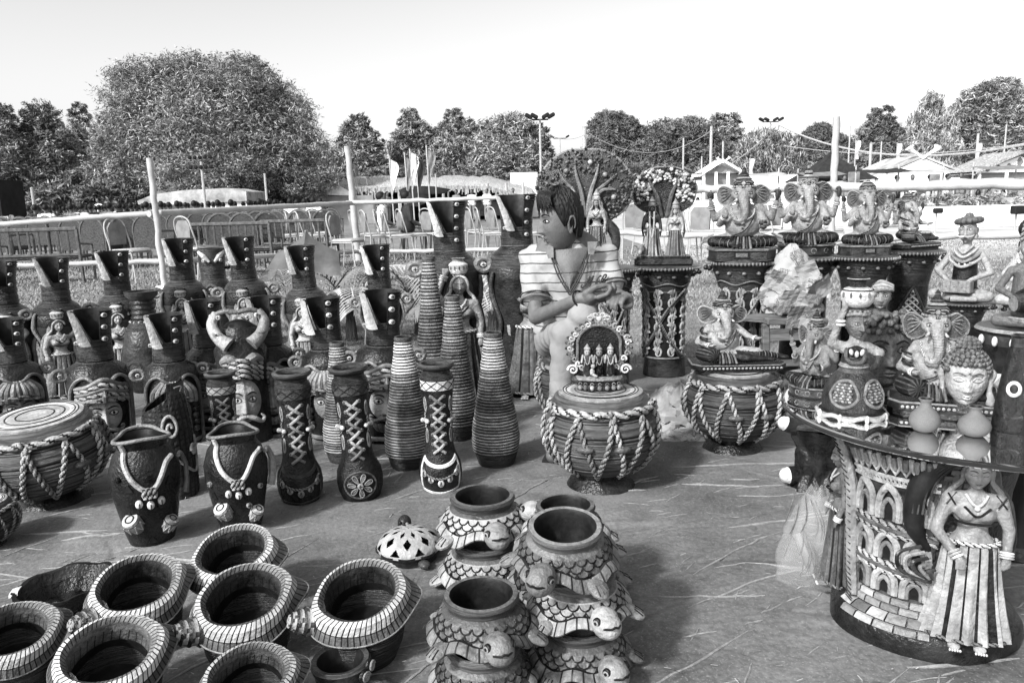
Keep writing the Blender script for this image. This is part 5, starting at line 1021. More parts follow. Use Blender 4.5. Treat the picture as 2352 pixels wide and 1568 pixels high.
# ---- pot with a pair of small drums and a knotted cord in relief
def dancer_pot(v):
    t = thing('drum_relief_pot', 'x', 'vase', (0, 0, 0)); pr = [(1e-3, 0), (.078, 0), (.095, .06), (.128, .24), (.130, .31), (.110, .375), (.088, .41), (.10, .445)]; s = Surf(pr[1:]); m = Mb()
    tri = lambda th: .012*np.cos(3*th)+.006*np.cos(2*th)
    f = lambda th, z, R: R+tri(th+pi)*np.clip((z-.38)/.07, 0, 1)
    m.lathe(pr+[(.090, .442), (.08, .40), (.09, .3), (.001, .1)], 60, [DK]*7+[BK]*4, f=f); P('body', m, t)
    m = Mb(); q = np.linspace(0, 2*pi, 49)[:-1]; Rr = s.R(.445)+tri(q+pi); m.tube(np.stack([Rr*np.sin(q), -Rr*np.cos(q), np.full(48, .447)+.006*np.cos(2*q)], -1), .0075, 8, GY, closed=True); P('rim', m, t)
    for sg, L in ((-1, [(-.80, .44), (-.75, .40), (-.55, .34), (-.30, .29), (-.08, .262)]), (1, [(.9, .37), (.62, .355), (.4, .32), (.22, .28), (.08, .262)])): m = Mb(); m.tube(s.line(L, .009), .010, 8, PL if v else LT); P('cord', m, t)
    if v: screw(t, s.pt(.95, .372, .008), .95, .013, PL, 'stud')
    for k in (-1, 0, 1):
        m = Mb(); rope(m, [s.pt(k*.12, .275, .014), s.pt(k*.12, .235, .014)], .010, LT, BK, 2.2); P('knot', m, t)
        m = Mb(); c = s.pt(k*.30, .213-(.01 if k == 0 else 0), .010); m.ell(c, (.014, .012, .017), m=PL, nu=8, nv=10); m.tube([c+[0, -.012, .006], c+[0, -.0125, -.012]], .0022, 5, BK); P('bell', m, t)
    for sg, z, rr in ((-1, .135, .036), (1, .105, .028)):      # the two little drums
        m = Mb(); th = sg*.62; m.T = xf(s.pt(th, z, .006), (0, 0, th)) @ xf((0, 0, 0), (radians(38), sg*.15, 0)); m.lathe([(1e-3, -.05), (rr*.75, -.045), (rr*1.0, -.015), (rr*.98, .012), (rr*.86, .022), (1e-3, .024)], 24, [MD, GY, LT, LT, PL])
        m.tube([(rr*.45*sin(a), -rr*.45*cos(a), .025) for a in np.linspace(0, 2*pi, 17)[:-1]], .0022, 5, BK, closed=True); m.tube([(rr*.95*sin(a), -rr*.95*cos(a), .010) for a in np.linspace(0, 2*pi, 17)[:-1]], .0025, 5, BK, closed=True); P('small_drum', m, t)
        m = Mb(); m.T = xf(s.pt(th, z, .006), (0, 0, th)) @ xf((0, 0, 0), (radians(38), sg*.15, 0))
        for j in range(9):
            a = 2*pi*j/9; b = a+2*pi/18; m.tube([(rr*1.0*sin(a), -rr*1.0*cos(a), .008), (rr*.98*sin(b), -rr*.98*cos(b), -.03)], .0028, 5, LT); m.tube([(rr*.98*sin(b), -rr*.98*cos(b), -.03), (rr*sin(a+2*pi/9), -rr*cos(a+2*pi/9), .008)], .0028, 5, LT)
        P('drum_lacing', m, t)
    tris = [(-.55, .275), (.62, .285), (-.05, .05)] if not v else [(-.9, .2), (.75, .06)]
    for th, z in tris:
        m = Mb(); m.T = xf(s.pt(th, z, .001), (0, 0, th)); m.prism([(-.017, -.014), (.017, -.014), (0, .018)], -.003, .012, BK); P('cut_hole', m, t, smooth=False)
    for th, z in ((-.85, .31), (0, .31), (.3, .19)) if not v else ((-.95, .25), (.75, .22), (.33, .145)): screw(t, s.pt(th, z, .003), th, .012, DK if not v else LT, 'stud')
    m = Mb(); m.tube(s.line([(1.1, .36), (1.35, .36), (1.45, .31), (1.4, .25), (1.25, .20)], .020), [.010, .012, .014, .016, .018] if v else [.008, .009, .009, .010, .012], 8, LT if v else GY); P('handle', m, t)
    return t
put_h(dancer_pot(False), 352, 1245, 1003, 'left one of the two dark pots with small drums and knotted cord in relief', hmodel=.44, wk=1.0, extra=.05)
put_h(dancer_pot(True), 556, 1215, 992, 'right one of the two drum-relief pots, with a thick pale arm-like handle', hmodel=.44, wk=1.0)

# ---- big drum (clay stool) with rope lacing, height 1 unit = .36 m
def drum(zig=10, phase=0.0, tone=WG, dense=True):
    t = thing('clay_drum', 'x', 'drum', (0, 0, 0)); H = .36
    pr = [(1e-3, 0), (.108, 0), (.116, .012), (.104, .034), (.086, .052), (.104, .074), (.150, .11), (.182, .17), (.190, .22), (.183, .27), (.166, .305), (.158, .318), (.163, .328), (.152, .350), (.140, .358), (.135, .36), (1e-3, .3605)]; s = Surf(pr[1:15])
    f = lambda th, z, R: R+.0012*np.sin(z*260)*(z > .05)*(z < .30); fine = []
    P0 = np.array(pr); zz = np.linspace(.076, .305, 60); body = pr[:5]+[(float(np.interp(z, P0[1:15, 1], P0[1:15, 0]))-(.0028 if any(abs(z-q) < .0022 for q in (.10, .112, .165, .177, .225, .237, .285, .295)) else 0), float(z)) for z in zz]+pr[10:]
    mm = [DK, DK, DK, DK, DK]+[BK if any(abs(z-q) < .0030 for q in (.10, .112, .165, .177, .225, .237, .285, .295)) else tone for z in zz]+[tone, BR, WG, WG, GY, LT, LT, LT, LT, LT]
    m = Mb(); m.lathe(body, 72, mm, f=f); P('body', m, t)
    m = Mb(); m.lathe([(.142, .356), (.140, .364), (.128, .367), (.1, .3675), (1e-3, .368)], 64, [GY, LT, PL, LT]); P('drum_skin', m, t)
    for r_, w in ((.125, .0016), (.115, .0016), (.085, .002), (.055, .0022)): m = Mb(); m.tube([(r_*sin(a), -r_*cos(a), .3685) for a in np.linspace(0, 2*pi, 49)[:-1]], w, 5, DK if r_ != .085 else BR, closed=True); P('skin_ring', m, t)
    m = Mb(); q = np.linspace(0, 2*pi, 200); rope(m, np.stack([.166*np.sin(q), -.166*np.cos(q), .318+.003*np.sin(q*zig+phase)], -1), .0125, LT, BK, 3.6); P('top_rope', m, t)
    for i in range(zig):
        a = 2*pi*(i+phase)/zig; w = 2*pi/zig; bend = .045
        for (p, qd) in (((a, .305), (a+w*.5, .075)), ((a+w*.5, .075), (a+w*.98, .305))):
            m = Mb(); L = [(p[0]+(qd[0]-p[0])*u+bend*sin(pi*u)*(1 if i % 2 else -.4), p[1]+(qd[1]-p[1])*u) for u in np.linspace(0, 1, 7)]; rope(m, s.line(L, .006, 4), .0078, LT, BK, 3.4); P('lacing_rope', m, t)
        if i % 2 == 0: m = Mb(); rope(m, s.line([(a-.08, .335), (a, .318), (a+.06, .300)], .016, 4), .0085, LT, BK, 2.6); P('knot', m, t)
        if i % 3 == 0: m = Mb(); m.ell(s.pt(a+w*.25, .205, .005), (.028, .016, .013), (0, 0, a+w*.25), MD, 8, 12); P('peg', m, t)
    return t
dr = drum(10, .35)
def put_drum(proto, cx, yb, yt, wpx_, lab, ex=0.0, tilt=(0, 0)):
    b = G(cx, yb); h = zat(b, yt)/.368; k = wpx(b, wpx_, .2)/.385; o = place(proto, b, ex, lab, (k, k, h)); o.rotation_euler.x, o.rotation_euler.y = tilt; return o, b, h, k
D1 = put_drum(dr, 1380, 1116, 893, 262, 'large clay drum stool in the middle carrying the three-figure shrine plaque')
D2 = put_drum(dr, 1682, 1034, 845, 226, 'clay drum stool carrying the reclining elephant-headed idol', .3)
D3 = put_drum(dr, 128, 1155, 945, 268, 'clay drum stool with an empty top at the left edge, standing tilted', .8, (0, radians(-6)))
D4 = put_drum(dr, 1325, 985, 808, 190, 'clay drum the young man sits on, mostly hidden by his shin', .5)
D5 = put_drum(dr, -30, 1260, 1150, 150, 'edge of a dark round clay drum cut off at the left border', .2)
# ---- shell pots: height .22, wide slanted mouth
def shell_pot(seed=0, inner=BR):
    t = thing('shell_pot', 'x', 'pot', (0, 0, 0), group='striped shell pots'); r = random.Random(seed); n = 56
    # slanted oval mouth frame: centre, axes
    C = np.array([0, -.005, .215]); tl = radians(24); ux = np.array([1, 0, .06]); uy = np.array([0, cos(tl), sin(tl)]); nn = np.cross(ux, uy); nn /= np.linalg.norm(nn)
    q = np.linspace(0, 2*pi, n*4, endpoint=False); a, b = .116, .106
    wv = (.62+.38*(-np.sin(q)+1)/2*1.3)*(1+.10*np.sin(3*q+seed))
    def ring(ka, off, pinch=0): 
        A = a+ka*wv; B = b+ka*wv; bulge = pinch*np.exp(-((np.angle(np.exp(1j*(q-.12))))/.33)**2); wob = 1+.045*np.sin(2*q+seed*2)+.020*np.sin(3*q+seed)+.010*np.sin(7*q+seed*3); return C+np.outer(np.cos(q)*(A+bulge)*wob, ux)+np.outer(np.sin(q)*(B), uy)+nn*off
    stripes = np.where((np.arange(n*4) % 4) == 0, BK, 99)
    layers = [ring(-.026, -.15, 0), ring(-.030, -.075, 0), ring(-.029, -.034, 0), ring(-.022, -.010, 0), ring(-.008, .004, 0), ring(.008, -.001, .003), ring(.017, -.024, .008)]; layers = [np.roll(L_, k_*2, 0) for k_, L_ in enumerate(layers)]
    m = Mb(); tones = [BK, DK, BR if inner == BR else MD, GY, PL, PL]; M_ = np.array([[tn if tn in (BK, DK, BR, MD) or s_ == 99 else BK for s_ in stripes] for tn in tones]); M_[1] = np.where((np.arange(n*4) % 8) == 0, BK, inner); m.grid(np.array(layers), M_, cv=True); m.grid(np.array([layers[0], layers[0]*0+C-nn*.135]), BK, cv=True); P('striped_lip', m, t)  # near-black inside the mouth: shade of its depth put into the colour
    lay = [ring(.018, -.026, .006), ring(.030, -.050, .026), ring(.026, -.062, .028), ring(.008, -.066, .0)]; st2 = np.where((np.arange(n*4) % 4) == 0, BK, MD); M2 = np.array([np.where(st2 == BK, BK, MD), np.full(n*4, DK), np.full(n*4, BK)]); m = Mb(); m.grid(np.array(lay), M2, cv=True); P('outer_frill', m, t)
    m = Mb(); e = np.array(lay[1])+nn*.0; m.tube(e[::3], .0025, 6, GY, closed=True); P('frill_edge', m, t)
    base = lambda R, z: np.stack([R*np.cos(q)*1.0, R*np.sin(q)*.95, np.full(len(q), z)], -1); L0 = lay[3]
    m = Mb(); m.grid(np.array([base(.001, 0), base(.075, 0), base(.085, .01), base(.11, .07)*[1, 1, 1], base(.122, .115)*.5+L0*.5, L0]), WH, cv=True); P('body', m, t)
    m = Mb(); tip = cr([(-.10, -.02, .150), (-.15, -.035, .158), (-.185, -.045, .168)], 7); m.tube(tip, np.interp(np.linspace(0, 1, len(tip)), [0, .6, 1], [.046, .032, .016])*(1+.10*np.cos(np.arange(len(tip))*2.1)), 16, mats=lambda i, th: np.where((i % 3 == 0), DK, np.where((i+np.round(th*8/pi)) % 4 == 0, BR, LT))+0*i)
    P('spire', m, t)
    m = Mb()
    for k in range(0): aa = .12; pass
    return t
sp = shell_pot(0, BR); sp2 = shell_pot(1, MD); sp3 = shell_pot(3, BR)
# (mouth centre px, mouth centre py, width px, which, extra turn)
for (p, mx, my, w, ex, lab) in (
    (sp, 315, 1345, 205, .15, 'striped shell pot in front of the dark bark bowl, spire to the left'),
    (sp2, 252, 1500, 232, .2, 'largest striped shell pot at the bottom left, cut by the frame below'),
    (sp3, 535, 1268, 190, -.2, 'dark striped shell pot, farthest back of the shell pots'),
    (sp, 560, 1372, 222, .0, 'striped shell pot in the middle with the blackest mouth'),
    (sp2, 572, 1560, 208, .1, 'striped shell pot at the bottom edge below the blackest-mouthed one'),
    (sp3, 826, 1362, 222, -.1, 'striped shell pot standing apart, rightmost, next to the turtle stacks'),
    (sp2, 30, 1455, 190, .25, 'striped shell pot cut off by the left edge of the photo')):
    c = G(mx, my, .21); k = wpx(np.array([c[0], c[1], 0]), w, .21)/.262; k *= 1.0; z = .215*k; c = G(mx, my, z); k = wpx(np.array([c[0], c[1], 0]), w, z)/.262; o = place(p, (c[0], c[1], 0), ex, lab, k)
# dark bark-like bowl, tiny pot with snails
t = thing('bark_bowl', 'low dark boat-shaped bowl with a bark-like wall and one pale patch', 'bowl', tuple(G(160, 1400))); k = 1; t.rotation_euler.z = face(G(170, 1420))+.25; t.scale = (.82, .95, .85)
m = Mb(); rb = np.random.default_rng(2); q = np.linspace(0, 2*pi, 90, endpoint=False); J = lambda s_: 1+s_*rb.normal(size=90)
rg = lambda R, z, s_=.015: np.stack([R*1.28*np.cos(q)*J(s_), R*np.sin(q)*J(s_), np.full(90, z)+.004*np.sin(q*7)], -1)
m.grid(np.array([rg(.001, .0), rg(.07, 0), rg(.085, .02), rg(.105, .06), rg(.115, .085), rg(.118, .095), rg(.108, .093), rg(.095, .06), rg(.07, .025), rg(.001, .02)]), np.repeat(np.array([DK, DK, DK, DK, BR, BK, BR, DK, DK])[:, None], 90, 1), cv=True); P('bowl', m, t)
for i in range(5): m = Mb(); z = .03+.013*i; R = .092+.006*i; m.tube(np.stack([R*1.28*np.cos(q)*.93, R*np.sin(q)*.93, np.full(90, z)+.003*np.sin(q*5+i)], -1), .003, 5, BR if i % 2 else DK, closed=True); P('bark_ridge', m, t)
m = Mb(); qq = np.linspace(2.5, 3.0, 8); m.grid(np.array([np.stack([.148*np.cos(qq)*1.0+o_*.01, .117*np.sin(qq), np.full(8, .096)+o_*.0], -1) for o_ in (-1, 0, 1.5)]), PL); P('pale_patch', m, t)
t = thing('snail_pot', 'tiny round dark pot with two snail shells on its rim at the bottom edge', 'pot', tuple(G(788, 1600))); t.rotation_euler.z = face(G(788, 1600)); kk = wpx(G(788, 1600), 138, .08)/.15; t.scale = (kk, kk, kk)
m = Mb(); m.lathe([(1e-3, 0), (.04, 0), (.058, .03), (.066, .075), (.072, .09), (.075, .10), (.070, .108), (.058, .105), (.052, .08), (.04, .04), (.001, .03)], 44, [BR, BR, WH, BR, BR, WG, BR, BK, BK, BK]); P('body', m, t)
for th, z in ((.75, .085), (1.05, .1)):
    m = Mb(); c = np.array([.074*sin(th), -.074*cos(th), z]); m.T = xf(c, (0, 0, th)); m.ell((0, -.004, 0), (.017, .010, .017), m=DK, nu=8, nv=12)
    m.tube([(.014*(1-i/26)*cos(i*.7), -.013, .014*(1-i/26)*sin(i*.7)) for i in range(26)], .0024, 5, LT); P('snail_shell', m, t)
m = Mb(); m.ell((.085, -.045, .045), (.045, .025, .014), (0, .35, .3), GY, 8, 12); P('snail_foot', m, t)

# ---- turtle pots
def turtle_pot(scale_tone=LT, head_th=.3, tone=LT, hang=False, belly=BR):
    """lower diameter .2, height .15: pot with thick rim, scaled shoulder, wavy skirt, head and flippers"""
    t = thing('turtle_pot', 'x', 'pot', (0, 0, 0), group='stacked turtle pots'); H = .150
    pr = [(1e-3, 0), (.066, 0), (.074, .012), (.090, .040), (.112, .062), (.118, .075), (.112, .095), (.098, .113), (.086, .120), (.090, .130), (.096, .140), (.092, .149), (.080, .149), (.074, .138), (.078, .09), (.06, .03), (.001, .02)]; s = Surf(pr[1:12])
    m = Mb(); m.lathe(pr, 60, [belly, belly, belly, belly, scale_tone, scale_tone, scale_tone, MD, WG, WG, WG, GY, BK, BK, BK, BK]); P('body', m, t)
    m = Mb()                                    # scales: rows of arcs standing proud
    for row in range(3):
        z = .110-row*.014; nsc = 22; 
        for i in range(nsc):
            a0 = 2*pi*(i+.5*(row % 2))/nsc; w = pi/nsc
            L = [(a0-w, z), (a0-w*.7, z-.008), (a0, z-.012), (a0+w*.7, z-.008), (a0+w, z)]; m.tube(s.line(L, .0015, 2), .0020, 4, BK if scale_tone in (LT, PL) else DK)
            A = np.array([s.pt([a0-w*.8, a0, a0+w*.8], [z+.001]*3, .001), s.pt([a0-w*.55, a0, a0+w*.55], [z-.006, z-.009, z-.006], .0035)]); m.grid(A, scale_tone)
    P('scales', m, t)
    m = Mb(); n = 180; q = np.linspace(0, 2*pi, n, endpoint=False); wv = .010*np.cos(q*6+1)+.012*g(np.angle(np.exp(1j*(q-head_th))), .35)
    zi = .074+wv; ri = np.interp(zi, s.z[:8], s.r[:8]); zo = .052+wv*1.5; L = [np.stack([(ri+o)*np.sin(q), -(ri+o)*np.cos(q), z], -1) for o, z in ((-.004, zi+.004), (.008, zi+.002), (.020, zo+.010), (.026, zo), (.020, zo-.006), (.0, zo-.004))]
    st = np.where(np.arange(n) % 6 == 0, BK, tone); M_ = np.array([np.full(n, BK), st, st, st, np.full(n, DK)]); m.grid(np.array(L), M_, cv=True); P('wavy_skirt', m, t)
    hx = lambda th, r, z: np.array([r*sin(th), -r*cos(th), z])
    m = Mb(); c = hx(head_th, .150, .084); m.T = xf(c, (0, 0, head_th)); m.T = m.T @ xf((0, 0, 0), (0, 0, 0), 1.12); m.ell((0, 0, 0), (.033, .040, .031), (radians(18), 0, 0), tone, 16, 20); m.ell((0, .03, -.012), (.022, .03, .02), m=tone, nu=8, nv=10); hd_ = P('head', m, t)
    m = Mb(); m.T = xf(c, (0, 0, head_th), 1.12); m.tube(cr([(-.020, -.027, .004), (-.008, -.040, .008), (.0, -.0415, .011), (.008, -.040, .008), (.020, -.027, .004)], 4), .0026, 5, BK); P('mouth', m, hd_)
    for sg in (-1, 1):
        m = Mb(); m.T = xf(c, (0, 0, head_th), 1.12); e = np.array([sg*.0275, -.010, .012]); m.T = m.T @ xf(e, (0, 0, sg*1.15)); m.T = m.T @ xf((0, 0, 0), (pi/2, 0, 0)); m.lathe([(1e-3, .006), (.0035, .006), (.0036, .005), (.007, .004), (.0072, .0035), (.0100, .001), (.0105, -.004)][::-1], 16, [BK, BK, BK, LT, BK, BK]); P('eye', m, hd_)
    for d in (-1.15, 1.0, 2.3, -2.5):
        th = head_th+d; m = Mb(); m.T = xf(hx(th, .140, .048), (0, 0, th)); m.ell((0, 0, 0), (.026, .034, .013), (radians(25), 0, 0), tone, 8, 12)
        for j in (-1, 0, 1): m.tube([(j*.012, -.026, -.003), (j*.009, -.004, .012)], .0022, 4, BK)
        P('flipper', m, t)
    return t
tp_l = turtle_pot(LT, .30, LT); tp_d = turtle_pot(MD, -.5, GY, belly=DK); tp_p = turtle_pot(PL, .25, LT)
def stack(levels, cx, ybase, wtop):
    """levels: list of (proto, extra turn, label, dx, top-mouth row)"""
    b = G(cx, ybase); z = 0.0
    for (p, ex, lab, dx, k) in levels:
        o = place(p, (b[0]+dx, b[1], z), ex, lab, k); z += .1385*k
# rim radius .096 -> outer width .192
def kfor(c, w): return wpx(np.array([c[0], c[1], 0]), w, c[2])/.192
def stack_at(mx, my, w, levels):
    """top mouth centre at picture point (mx,my), width w px; pots below it"""
    n = len(levels); k = 1.0
    for _ in range(4):
        H = .15*k+.1385*k*(n-1); c = G(mx, my, H); k = kfor(c, w)
    H = .1385*k
    for i, (p, ex, lab, dx, dy, tx) in enumerate(levels):
        z = H*i; o = place(p, (c[0]+dx, c[1]+dy, z), ex, lab, k); o.rotation_euler.x = tx
stack_at(1108, 1136, 150, [(tp_l, .9, 'pale-scaled turtle pot under the pale-topped turtle, back left stack', .0, 0, 0), (tp_p, .0, 'bright pale-scaled turtle pot, top of the back left stack', 0, 0, 0)])
stack_at(1296, 1210, 172, [(tp_d, 1.1, 'lowest dark turtle pot of the right stack, head sticking out to the right', .03, .0, 0), (tp_l, .15, 'middle pale-scaled turtle pot of the right stack, dark head in front', .03, 0, 0), (tp_d, .10, 'grey-scaled turtle pot tilted on top of the right stack', 0, 0, radians(8))])
stack_at(1105, 1362, 176, [(tp_d, .4, 'lower grey-scaled turtle pot of the front stack, cut by the bottom edge', 0, 0, 0), (tp_d, .75, 'upper grey-scaled turtle pot of the front stack nearest the camera', 0, 0, 0)])
c = G(1300, 1168, .28); o = place(tp_l, (c[0], c[1]+.02, .165), 3.7, 'turtle pot whose rim peeps out behind the top of the right stack', .80); c2 = c
o = place(tp_d, (c[0], c[1]+.02, 0), 3.6, 'bottom turtle pot of the rear stack, mostly hidden', 1.1)
# perforated turtle lid
b = G(942, 1285); t = thing('perforated_turtle', 'pale domed turtle lamp with petal-shaped holes on a dark base', 'turtle lamp', tuple(b)); t.rotation_euler.z = face(b)-.1; kk = wpx(b, 150, .06)/.20; t.scale = (kk, kk, kk)
m = Mb(); nu, nv = 64, 256; ph = np.linspace(0, pi/2-.02, nu); q = np.linspace(0, 2*pi, nv, endpoint=False); PH, TH = np.meshgrid(ph, q, indexing='ij'); X = np.stack([.098*np.cos(PH)*np.sin(TH), -.098*np.cos(PH)*np.cos(TH), .045+.058*np.sin(PH)], -1)
pc = (PH[:-1]+PH[1:])/2; cell = (TH[:-1]*8/(2*pi)) % 1-.5; cell2 = ((TH[:-1]*8/(2*pi)+.5) % 1)-.5
hole = ((np.abs(cell) < .20*(1-np.clip((pc-.18)/.34, 0, 1))) & (pc > .16) & (pc < .52)) | ((np.abs(cell2) < .22*(1-np.abs((pc-.72)/.26))) & (pc > .46) & (pc < .98)) | ((np.abs(cell) < .2*(1-np.abs((pc-1.15)/.18))) & (pc > .97) & (pc < 1.33))
Q_ = ~hole; full = Mb(); full.grid(X, 0, cv=True); Vv = full.V[0]; Qq = full.Q[0][Q_.reshape(-1)]; m.add(Vv, Qq, PL); m.add(Vv*[.93, .93, .96], Qq, DK); P('pierced_dome', m, t)
m = Mb(); m.lathe([(1e-3, 0), (.07, 0), (.085, .012), (.088, .030), (.1, .042), (.1, .05), (.09, .046), (.001, .02)], 48, [DK, DK, BR, DK, DK, BK, BK], f=lambda th, z, R: R*(1+.03*np.cos(9*th)*(z > .025))); P('base', m, t)
m = Mb(); m.T = xf((-.02, .085, .085)); m.ell((0, 0, 0), (.022, .022, .026), (-.4, 0, 0), BR, 10, 12); m.ell((-.012, -.018, .008), .006, m=BK, nu=6, nv=8); m.ell((.01, -.02, .004), .006, m=LT, nu=6, nv=8); P('head', m, t)
for th in (-.9, .5, 2.2, -2.2): m = Mb(); m.ell((.105*sin(th), -.105*cos(th), .028), (.018, .024, .012), (0, 0, th), BR, 8, 10); P('flipper', m, t)
# ============================================================ PEDESTALS
def scrollwork(t, s, zs, ths, r=.0045, leaf=True, nm='carved_scroll', off=.004):
    """rows of curling leaf scrolls standing proud of a dark wall"""
    i = 0
    for z in zs:
        for th in ths:
            i += 1; d = 1 if i % 2 else -1; c0 = (th, z); m = Mb(); R = .032
            m.tube(s.line([(th+d*R*7*(1-k/15)*cos(k*.62+.5), z+R*1.15*(1-k/15)*sin(k*.62+.5)) for k in range(14)], off, 2), np.linspace(r*1.3, r*.6, 5), 6, LT)
            if leaf:
                for j in range(4): a = 1.2+j*.55; m.tube(cr([s.pt(th, z-.01, off), s.pt(th-d*.10*cos(a)*1.2, z+.018*sin(a)+.01, off+.003), s.pt(th-d*.19*cos(a), z+.032*sin(a)+.012, off)], 3), [r*.5, r*1.1, r*.3], 5, GY if j % 2 else LT)
            P(nm, m, t)
def pedestal(kind, seed=0):
    """height .70"""
    t = thing('pedestal', 'x', 'pedestal', (0, 0, 0)); rt = .125
    pr = [(1e-3, 0), (.088, 0), (.090, .02), (.086, .10), (.087, .13), (.084, .30), (.086, .50), (.094, .56), (.106, .61), (.118, .65), (.124, .668), (.140, .676), (.146, .684), (.142, .694), (.132, .700), (1e-3, .701)]; s = Surf(pr[1:]); 
    m = Mb(); m.lathe(pr, 48, [DK, DK, BR, BR, BK if kind == 'scroll' else DK, BK if kind == 'scroll' else DK, BR, WH, WH, WH, BR, BR, WG, WG, BR]); P('body', m, t)
    m = Mb(); q = np.linspace(0, 2*pi, 61)[:-1]; [m.ell((.146*sin(a), -.146*cos(a), .684), (.0045, .0045, .009), m=GY, nu=5, nv=6) for a in q]; P('notched_edge', m, t)
    m = Mb(); [m.ell(s.pt(a, .635, .003), .009, m=GY, nu=7, nv=9) for a in np.linspace(0, 2*pi, 13)[:-1]]; P('round_boss', m, t)
    for a in (-1.35, -1.1, 1.1, 1.35): m = Mb(); m.ell((.15*sin(a), -.15*cos(a), .660), (.011, .011, .014), m=DK, nu=7, nv=9); m.tube([(.143*sin(a), -.143*cos(a), .684), (.15*sin(a), -.15*cos(a), .665)], .004, 5, DK); P('bell_drop', m, t)
    if kind == 'scroll':
        scrollwork(t, s, [.17, .22, .27, .32, .37, .42, .47, .52], [-.75, -.1, .55, 1.2, -1.4])
        for d in (-1, 1): m = Mb(); m.grid(np.array([s.line([(-1.1*d, .54), (-.3*d, .42), (.35*d, .26), (1.0*d, .14)], o, 8)+np.array([0, 0, h]) for h, o in ((-.016, .003), (-.012, .010), (.012, .010), (.016, .003))]), BR); rope(m, s.line([(-1.1*d, .556), (-.3*d, .436), (.35*d, .276), (1.0*d, .156)], .010, 8), .004, GY, DK); P('carved_band', m, t)
        for z in (.135, .545): m = Mb(); m.lathe([(.084, z-.006), (.092, z-.003), (.092, z+.003), (.084, z+.006)], 48, GY); P('ring', m, t)
        m = Mb(); m.tube(s.line([(a, .585+.010*sin(a*5)) for a in np.linspace(-1.5, 1.5, 30)], .003, 2), .003, 5, GY); P('wavy_line', m, t)
    elif kind == 'lattice':
        m = Mb(); c0, dz = 0.25, .235; n = 16
        for i in range(-8, 9):
            for j in range(-8, 9):
                u, v = (i+j)*.17, (i-j)*.0165; th = c0+u; z = .33+v
                if abs(u)/.78+abs(v)/.17 < 1.0:
                    m.T = xf(s.pt(th, z, .004), (0, 0, th)); m.prism([(0, .011), (.0035, .0035), (.011, 0), (.0035, -.0035), (0, -.011), (-.0035, -.0035), (-.011, 0), (-.0035, .0035)], -.0035, .004, BK); m.T = None
        P('lattice_hole', m, t, smooth=False)
        m = Mb(); k = np.linspace(0, 1, 9)
        L = [(c0, .50), (c0+.80, .33), (c0, .16), (c0-.80, .33)]
        m.grid(np.array([[s.pt(c0+.80*(1-abs(v))*u, .33+.17*v, .002) for u in np.linspace(-1, 1, 15)] for v in np.linspace(-1, 1, 21)]), LT); P('lattice_panel', m, t)
        m = Mb(); m.tube(s.line([L[0], L[1], L[2], L[3], L[0]], .004, 1) if False else np.concatenate([[s.pt(L[a][0]+(L[(a+1) % 4][0]-L[a][0])*q_, L[a][1]+(L[(a+1) % 4][1]-L[a][1])*q_, .004) for q_ in np.linspace(0, 1, 8)[:-1]] for a in range(4)]), .007, 6, BR, closed=True)
        P('lattice_frame', m, t)
    return t
PS = pedestal('scroll'); PL_ = pedestal('lattice'); PP = pedestal('plain')
def put_ped(p, cx, yb, yt, w, lab, ex=0.0):
    b = G(cx, yb); h = zat(b, yt); k = wpx(b, w, h)/.292; o = place(p, b, ex, lab, (k, k, h/.70)); return b, h
